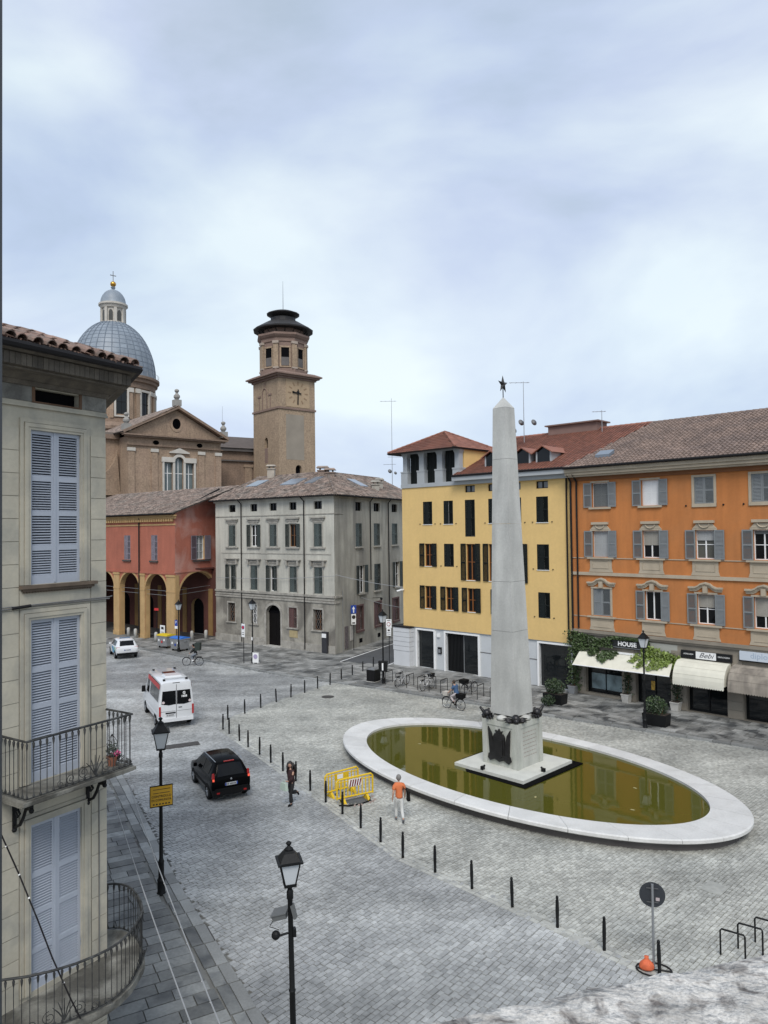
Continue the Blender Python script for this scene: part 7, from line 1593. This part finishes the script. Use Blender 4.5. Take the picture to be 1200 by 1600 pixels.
tm = lambda y, z: Matrix.Translation((-1.075,y,z)) @ Matrix.Rotation(-PI/2,4,'Z') @ Matrix.Rotation(PI/2,4,'X')
text('G', .2, 'lettering', M_white, vn, tm(-.42,1.95), bold=.008); text('1858', .16, 'lettering', M_white, vn, tm(-.42,1.77), bold=.006)
for (y, m) in ((.72,mat('pale_sticker',(.6,.5,.5),.5,.1)),(-.74,MATS['pale_sticker'])): 
    d_ = MB(); d_.lathe([(1e-4,0),(.075,0),(.075,.006),(1e-4,.006)], 14); q = d_.obj('sticker', m, vn); q.matrix_local = tm(y,1.5)
MB().taper(-.25,.75,-.5,.5,2.69,2.80,.08,.08).obj('roof_pod', M_carwhite, vn); MB().taper(.9,1.6,-.4,.35,2.70,2.75,.03,.03).obj('roof_hatch', M_carglass, vn)
for s_ in (-1,1):
    for x in (-.75,2.7): MB().box(x-.07,x+.07,s_*.62-.06,s_*.62+.06,2.62,2.74).obj('marker_lamp', M_plast, vn)
MB().tube([(-.72,-.55,2.72),(-.72,.55,2.72)], .02, 6).obj('roof_bar', M_galv, vn); MB().box(-1.03,-.98,-.2,.2,2.50,2.56).obj('brake_light', M_plast, vn)
# white SUV
U_ = [(-.86,.50,.85,.90,.70,.80,.66),(-.80,.38,1.0,1.05,.84,.89,.72),(-.72,.33,1.06,1.12,.86,.91,.74),(-.42,.3,1.06,1.56,.88,.92,.66),(-.3,.3,1.05,1.63,.88,.92,.67),(.9,.28,1.02,1.68,.89,.925,.68),(1.7,.28,1.0,1.62,.89,.925,.67),(1.9,.28,1.0,1.55,.89,.92,.66),(2.6,.28,1.0,1.06,.89,.91,.74),(3.1,.3,.92,.96,.87,.89,.72),(3.4,.36,.76,.80,.8,.84,.64),(3.5,.45,.6,.64,.6,.7,.5)]
rl = Vector((-23.63,64.73)); ra = rl+lat*.82
sv_ = car('patrol_car', 'white sport utility car with teal side graphics by the arcade', 'car', (ra.x, ra.y, 0), HD, U_, M_carwhite, (0,2.68), .34, .22, [(-.1,.85,-.05,.9),(.95,2.05,.95,1.7)], (-.70,-.44,.92), (2.5,1.95,.95))
M_teal = mat('teal_graphic', (.05,.25,.40), .4, .1)
for s_ in (-1,1):
    MB().box(-.80,-.66,min(s_*.6,s_*.9),max(s_*.6,s_*.9),.98,1.06).obj('tail_light', M_tail, sv_)
    MB().prism([(.1,.5),(1.0,.45),(1.5,.95),(.9,1.0),(.3,.8)], min(s_*.925,s_*.935), max(s_*.925,s_*.935), 'y').obj('side_graphic', M_teal, sv_)
    MB().prism([(-.5,.8),(.0,.72),(.3,1.0),(-.4,1.03)], min(s_*.915,s_*.93), max(s_*.915,s_*.93), 'y').obj('side_graphic', mat('green_graphic', (.25,.45,.30), .4, .1), sv_)
    MB().taper(1.95,2.08,min(s_*.93,s_*1.1),max(s_*.93,s_*1.1),1.05,1.2,.01,.01).obj('mirror', M_carwhite, sv_)
MB().box(-.90,-.76,-.86,.86,.36,.56).obj('bumper', M_plast, sv_); plate(sv_, -.868, .80, ''); MB().taper(.35,.6,-.45,.45,1.67,1.76,.04,.03).obj('light_bar', mat('dim_blue', (.10,.14,.2), .3, .05), sv_); MB().box(-.5,-.36,-.6,.6,1.56,1.6).obj('spoiler', M_carwhite, sv_)

# ================================================================== SHOP FRONTS OF THE ORANGE HOUSE
def oW(u, y, z): return W(FO, u, y, z)
M_cream_c = mat('cream_canvas', (.66,.64,.54), .85, .04, 1.2, fine=.02, streak2=.05)
M_taupe_c = mat('stained_canvas', (.30,.265,.22), .9, .12, 1.5, stain=(.15,.13,.11), stain_amt=.6, stain_scale=1.6, streak=True, streak2=.2)
aw1 = thing('awning', 'large flat cream awning under the ivy of the first shop', 'awning', (OA[0],OA[1],0), ao)
MB().add([(.2,-.05,3.02),(6.4,-.05,3.02),(6.72,-1.35,2.28),(.36,-1.35,2.22),(.2,-.05,2.99),(6.4,-.05,2.99),(6.72,-1.35,2.25),(.36,-1.35,2.19)], [(0,3,2,1),(4,5,6,7),(3,7,6,2),(0,4,7,3),(1,2,6,5)]).obj('canvas', M_cream_c, aw1)
MB().tube([(.36,-1.36,2.2),(6.72,-1.36,2.26)], .035, 8).obj('front_bar', M_white, aw1); MB().box(2.5,4.7,-.16,-.03,3.0,3.12).obj('cassette', M_white, aw1)
for u in (1.0, 5.8): MB().tube([(u,-.02,2.5),(u+.2,-.7,2.35),(u+.1,-1.3,2.24)], .02, 5).obj('arm', M_galv, aw1)
def barrel(u0, u1, m, label, dirt=False, zt=3.2, zb=2.02, yo=1.15):
    o = thing('awning', label, 'awning', (OA[0],OA[1],0), ao); n = 8; b = MB(); nx = 22
    P_ = [(-.04-(yo-.04)*math.sin(PI/2*i/n)**.9, zb+(zt-zb)*(math.cos(PI/2*i/n)) if i < n else zb) for i in range(n+1)]
    for (y0,z0),(y1,z1) in zip(P_[:-1], P_[1:]):
        b.quad((u0,y0,z0),(u0,y1,z1),(u1,y1,z1),(u1,y0,z0))
    for u, fl in ((u0,0),(u1,1)): b.add([(u,-.04,zb)]+[(u,y,z) for y,z in P_], [tuple(range(n+2)) if fl else tuple(reversed(range(n+2)))])
    c = b.obj('canvas', m, o, smooth='auto'); v = MB()
    for k in range(nx):
        a, e = u0+(u1-u0)*k/nx, u0+(u1-u0)*(k+1)/nx; q = [(a+(e-a)*t, zb-.16-.06*math.sin(PI*t)) for t in (0,.25,.5,.75,1)]
        v.add([(a,-yo-.004,zb+.01)]+[(x,-yo-.004,z) for x,z in q]+[(e,-yo-.004,zb+.01)], [tuple(range(7))])
    v.obj('valance', m, o)
    for i in (2,4,6): MB().tube([(u0,P_[i][0]-.004,P_[i][1]+.003),(u1,P_[i][0]-.004,P_[i][1]+.003)], .012, 4).obj('rib', m, o)
    return o
barrel(6.82, 9.72, M_cream_c, 'rounded cream awning with scalloped edge below the black and white shop sign')
barrel(9.92, 13.0, M_taupe_c, 'rounded dirty brown awning at the right edge of the picture')
sg = thing('shop_sign', 'dark shop sign with white letters half hidden in ivy', 'shop sign', (OA[0],OA[1],0), ao)
MB().box(1.9,4.75,-.22,-.1,3.38,3.86).obj('board', mat('sign_dark', (.012,.014,.014), .4, .05), sg); text('HOUSE', .38, 'lettering', M_white, sg, wallM(3.56,-.225,3.66), .01, bold=.012, sx=1.02)
MB().box(2.6,4.5,-.226,-.22,3.42,3.45).obj('underline', M_galv, sg)
s8 = thing('shop_sign', 'black shop sign with a white middle panel in script lettering', 'shop sign', (OA[0],OA[1],0), ao)
MB().box(6.92,9.82,-.16,-.03,3.26,3.70).obj('board', mat('sign_black', (.006,.006,.007), .35, .03), s8); MB().box(7.8,8.95,-.175,-.16,3.28,3.69).obj('panel', M_white, s8)
text('Bebi', .40, 'lettering', mat('script_grey', (.06,.06,.07), .5, 0), s8, wallM(8.37,-.177,3.49), .004, shear=.45, sx=1.15)
text('GIOIELLERIA', .115, 'lettering', M_white, s8, wallM(7.36,-.164,3.50), .004, sx=.92); text('OROLOGERIA', .115, 'lettering', M_white, s8, wallM(9.38,-.164,3.50), .004, sx=.92)
s9 = thing('shop_sign', 'pale blue-white shop sign with faded letters at the right edge', 'shop sign', (OA[0],OA[1],0), ao)
MB().box(10.25,13.2,-.2,-.03,3.5,4.0).obj('board', mat('sign_pale', (.55,.6,.66), .4, .03), s9); MB().box(10.2,13.25,-.19,-.02,3.43,3.5).obj('board_rim', M_iron, s9); text('diploma', .44, 'lettering', mat('faded_blue', (.36,.44,.54), .5, 0), s9, wallM(11.55,-.203,3.78), .003, sx=1.05)
# ivy
M_leaf1 = mat('ivy_leaf', (.045,.075,.022), .55, .25, 2, island=.45); M_leaf2 = mat('bright_ivy_leaf', (.16,.22,.045), .5, .2, 2, island=.4); M_leaf3 = mat('box_leaf', (.022,.042,.015), .55, .25, 2, island=.45)
ivy = thing('ivy', 'ivy climbing over the first shop front and its sign', 'ivy', (OA[0],OA[1],0), ao)
def fn1(g_): 
    u = g_.uniform(-.35,5.0); hi = 3.95+.12*math.sin(u*3); lo = 3.35 if u > 1.6 else 2.9
    if 2.6 < u < 4.6: lo, hi = 3.93, 4.06
    return (u, -g_.uniform(.05,.32), g_.uniform(lo, hi))
leafcloud(3400, None, None, .16, 11, fn=fn1).obj('foliage', M_leaf1, ivy)
def fn1b(g_): t = g_.random(); u = -.25+g_.normal(0,.24); return (u, -g_.uniform(.05,.3), g_.uniform(.35,4.2))
leafcloud(1300, None, None, .15, 12, fn=fn1b).obj('foliage', M_leaf1, ivy)
def fn2(g_):
    u = g_.uniform(4.5,6.9); hi = 3.75-.22*(u-4.5); return (u, -g_.uniform(.08,.4), g_.uniform(hi-.75,hi)+g_.normal(0,.06))
leafcloud(1900, None, None, .17, 13, fn=fn2).obj('foliage', M_leaf2, ivy)
for k, (u0, dr) in enumerate(((1.3,.5),(2.0,.8),(2.35,1.0),(2.7,.6),(4.2,.7),(4.8,1.0),(5.5,1.15),(5.9,1.0),(6.2,.7))):      # trailing shoots on the canvas
    def fn3(g_, u0=u0, dr=dr): t = g_.random()*dr; return (u0+g_.normal(0,.12)-.1*t, -.1-1.05*t+g_.normal(0,.02), 3.08-.58*t+abs(g_.normal(0,.04)))
    leafcloud(150, None, None, .16, 20+k, fn=fn3).obj('trailing_shoot', M_leaf2 if k > 3 else M_leaf1, ivy)['kind'] = 'stuff'
def fn4(g_): return (6.62+g_.normal(0,.16), -g_.uniform(.05,.28), g_.uniform(.6,3.2))
leafcloud(520, None, None, .12, 31, fn=fn4).obj('foliage', M_leaf3, ivy)
def fn5(g_): return (3.5+g_.normal(0,.14), -g_.uniform(.05,.25), g_.uniform(.6,2.6))
leafcloud(380, None, None, .12, 32, fn=fn5).obj('foliage', M_leaf3, ivy)
for u in (-.25, 3.5, 6.62): MB().tube([(u,-.2,.4),(u+.06,-.1,1.6),(u-.03,-.08,2.8)], [.03,.02,.012], 5).obj('stem', M_wood, ivy)
for (u, lb, m, w_) in ((-.25,'grey pot at the foot of the ivy beside the yellow house',M_galv,.26),(3.5,'square pale pot with ivy between shop window and door',M_granite,.25),(6.62,'square pale pot with ivy left of the rounded cream awning',M_granite,.26)):
    p = oW(u,-.32,.1); pt = thing('plant_pot', lb, 'plant pot', p, ao); MB().taper(-w_*.8,w_*.8,-w_*.8,w_*.8,0,.46,-w_*.18,-w_*.18).box(-w_*1.05,w_*1.05,-w_*1.05,w_*1.05,.44,.52).obj('pot', m, pt); MB().box(-w_*.9,w_*.9,-w_*.9,w_*.9,.52,.525).obj('soil', M_soil, pt)
def planter(x, y, rz, label, h=1.45, w=.62):
    o = thing('planter', label, 'planter', (x, y, .1), rz, 'planters with clipped shrubs')
    MB().taper(-w,w,-.36,.36,0,.62,-.04,-.03).obj('box', M_iron, o); MB().box(-w+.02,w-.02,-.33,.33,.6,.63).obj('soil', M_soil, o)
    leafcloud(1500, (0,0,1.0), (w*1.08,.52,.52), .10, int(x*10)).obj('foliage', M_leaf3, o); leafcloud(160, (0,-.1,1.25), (w,.5,.38), .11, int(x*10)+5).obj('young_leaves', M_leaf1, o)
    b = MB()
    for k in range(4): b.tube([((k-1.5)*.2,0,.6),((k-1.5)*.3,.05,1.2)], [.02,.008], 5)
    b.obj('stems', M_wood, o)
planter(14.85, 40.75, R(-42), 'dark planter with a clipped green shrub beside the lamp before the shops')
planter(10.5, 46.0, R(-44), 'dark planter with a green shrub right behind the obelisk')
fl = thing('small_shrub', 'little dark shrub beside the planter at the obelisk', 'shrub', (9.9,45.3,.1)); leafcloud(420, (0,0,.35), (.45,.4,.35), .11, 77).obj('foliage', M_leaf3, fl); MB().tube([(0,0,0),(.02,0,.4)], .02, 5).obj('stem', M_wood, fl)
# ================================================================== WIRES AND AERIALS
M_wire = mat('wire_grey', (.30,.31,.32), .6, .05)
def cable(P_, r, label, m=M_wire, bulbs=0):
    o = thing('overhead_wire', label, 'wire', P_[0]); P_ = [Vector(p) for p in P_]; O_ = P_[0]
    pts = []; n = 14; A_, B_ = P_[0], P_[-1]; sag = .012*(B_-A_).length
    for i in range(n+1): t = i/n; p = A_.lerp(B_, t); pts.append(p-O_-Vector((0,0,sag*4*t*(1-t))))
    MB().tube(pts, r, 5).obj('strand', m, o)
    if bulbs:
        for k in range(bulbs):
            i = (k+.5)/bulbs*n; a = pts[int(i)].lerp(pts[min(int(i)+1,n)], i-int(i)); MB().sphere(tuple(a-Vector((0,0,.012))), .014, 6).obj('bulb', M_white, o)
cable([(-7.4,20.1,3.75),(-1.9,9.0,3.75)], .011, 'pale straight wire over the left pavement, nearer the house')
cable([(-7.5,21.4,3.9),(-1.55,9.0,3.85)], .011, 'pale wire with small bulbs over the kerb of the left pavement', bulbs=22)
cable([(-17.0,74.6,6.4),(-4.3,64.6,7.0)], .02, 'thin pale cable along the palazzo front at first floor height')
cable([(-4.3,64.6,7.1),(1.6,59.6,6.3)], .02, 'thin cable spanning the side street from palazzo to yellow house')
cable([(-2.2,69.0,4.7),(1.6,60.2,4.6)], .018, 'lower cable spanning the side street')
antenna(.95, 80, 16.3, 9.0, 'tall thin aerial mast behind the palazzo roof', [(8.7,1.8,R(180)),(2.6,1.5,R(10)),(1.8,1.4,R(170))], [(-.3,1.0,.24),(.3,.8,.18)])
antenna(11.05, 57.5, 18.3, 4.2, 'aerial mast with dishes above the red roof behind the obelisk', [(4.1,1.6,R(180))], [(-.3,.9,.26),(.7,.9,.26),(-.9,.3,.28)])
antenna(16.3, 54.6, 18.6, 1.1, 'small aerial on the ridge where red and brown roofs meet', [(1.0,1.0,R(170))])
antenna(-25.6, 117.0, 25.5, 5.5, 'very thin lightning rod above the church wing roof', [])
# ================================================================== WINDOW SILL AND JAMB AT THE CAMERA
M_ledge = mat('lichen_stone', (.50,.48,.445), .9, .28, 14, fine=.22, stain=(.07,.055,.05), stain_amt=.85, stain_scale=34, stain_thr=.57, bump=1.0, bscale=40)
A_, B_ = Vector((.02,.955)), Vector((.75,1.165)); dl = (B_-A_).normalized(); nb = Vector((dl.y,-dl.x))       # nb points back to the room
me = bpy.data.meshes.new('stone_ledge'); bm = bmesh.new(); NX, NY = 70, 14
grid = [[None]*(NY+1) for _ in range(NX+1)]
from mathutils import noise as mnoise
for i in range(NX+1):
    for j in range(NY+1):
        t = -.9+2.2*i/NX; s_ = .42*j/NY; p = A_+dl*t+nb*s_; z = 10.388
        e_ = max(0, .05-s_)/.05; z -= .03*e_*e_
        nz = mnoise.noise(Vector((p.x*14,p.y*14,0)))*.006+mnoise.noise(Vector((p.x*45,p.y*45,3)))*.004
        w_ = mnoise.noise(Vector((t*9,0,7)))*.010*(1 if j == 0 else .3)
        grid[i][j] = bm.verts.new((p.x-nb.x*w_, p.y-nb.y*w_, z+nz))
low = [bm.verts.new((grid[i][0].co.x+nb.x*.01, grid[i][0].co.y+nb.y*.01, 10.12)) for i in range(NX+1)]
for i in range(NX):
    for j in range(NY): bm.faces.new((grid[i][j], grid[i][j+1], grid[i+1][j+1], grid[i+1][j]))
    bm.faces.new((low[i], grid[i][0], grid[i+1][0], low[i+1]))
bm.normal_update(); bm.to_mesh(me); bm.free(); me.materials.append(M_ledge)
for p in me.polygons: p.use_smooth = True
tag(put('stone_ledge', me), 'rough pale lichen-stained stone ledge in the bottom right foreground', 'ledge')
tag(MB().box(-.09,0,-.10,0,9.2,13.4).obj('window_jamb', mat('jamb_grey', (.06,.065,.07), .6, .1), None, (-.519,1.0,0), 0), 'thin dark window frame edge along the left picture border', 'window frame')
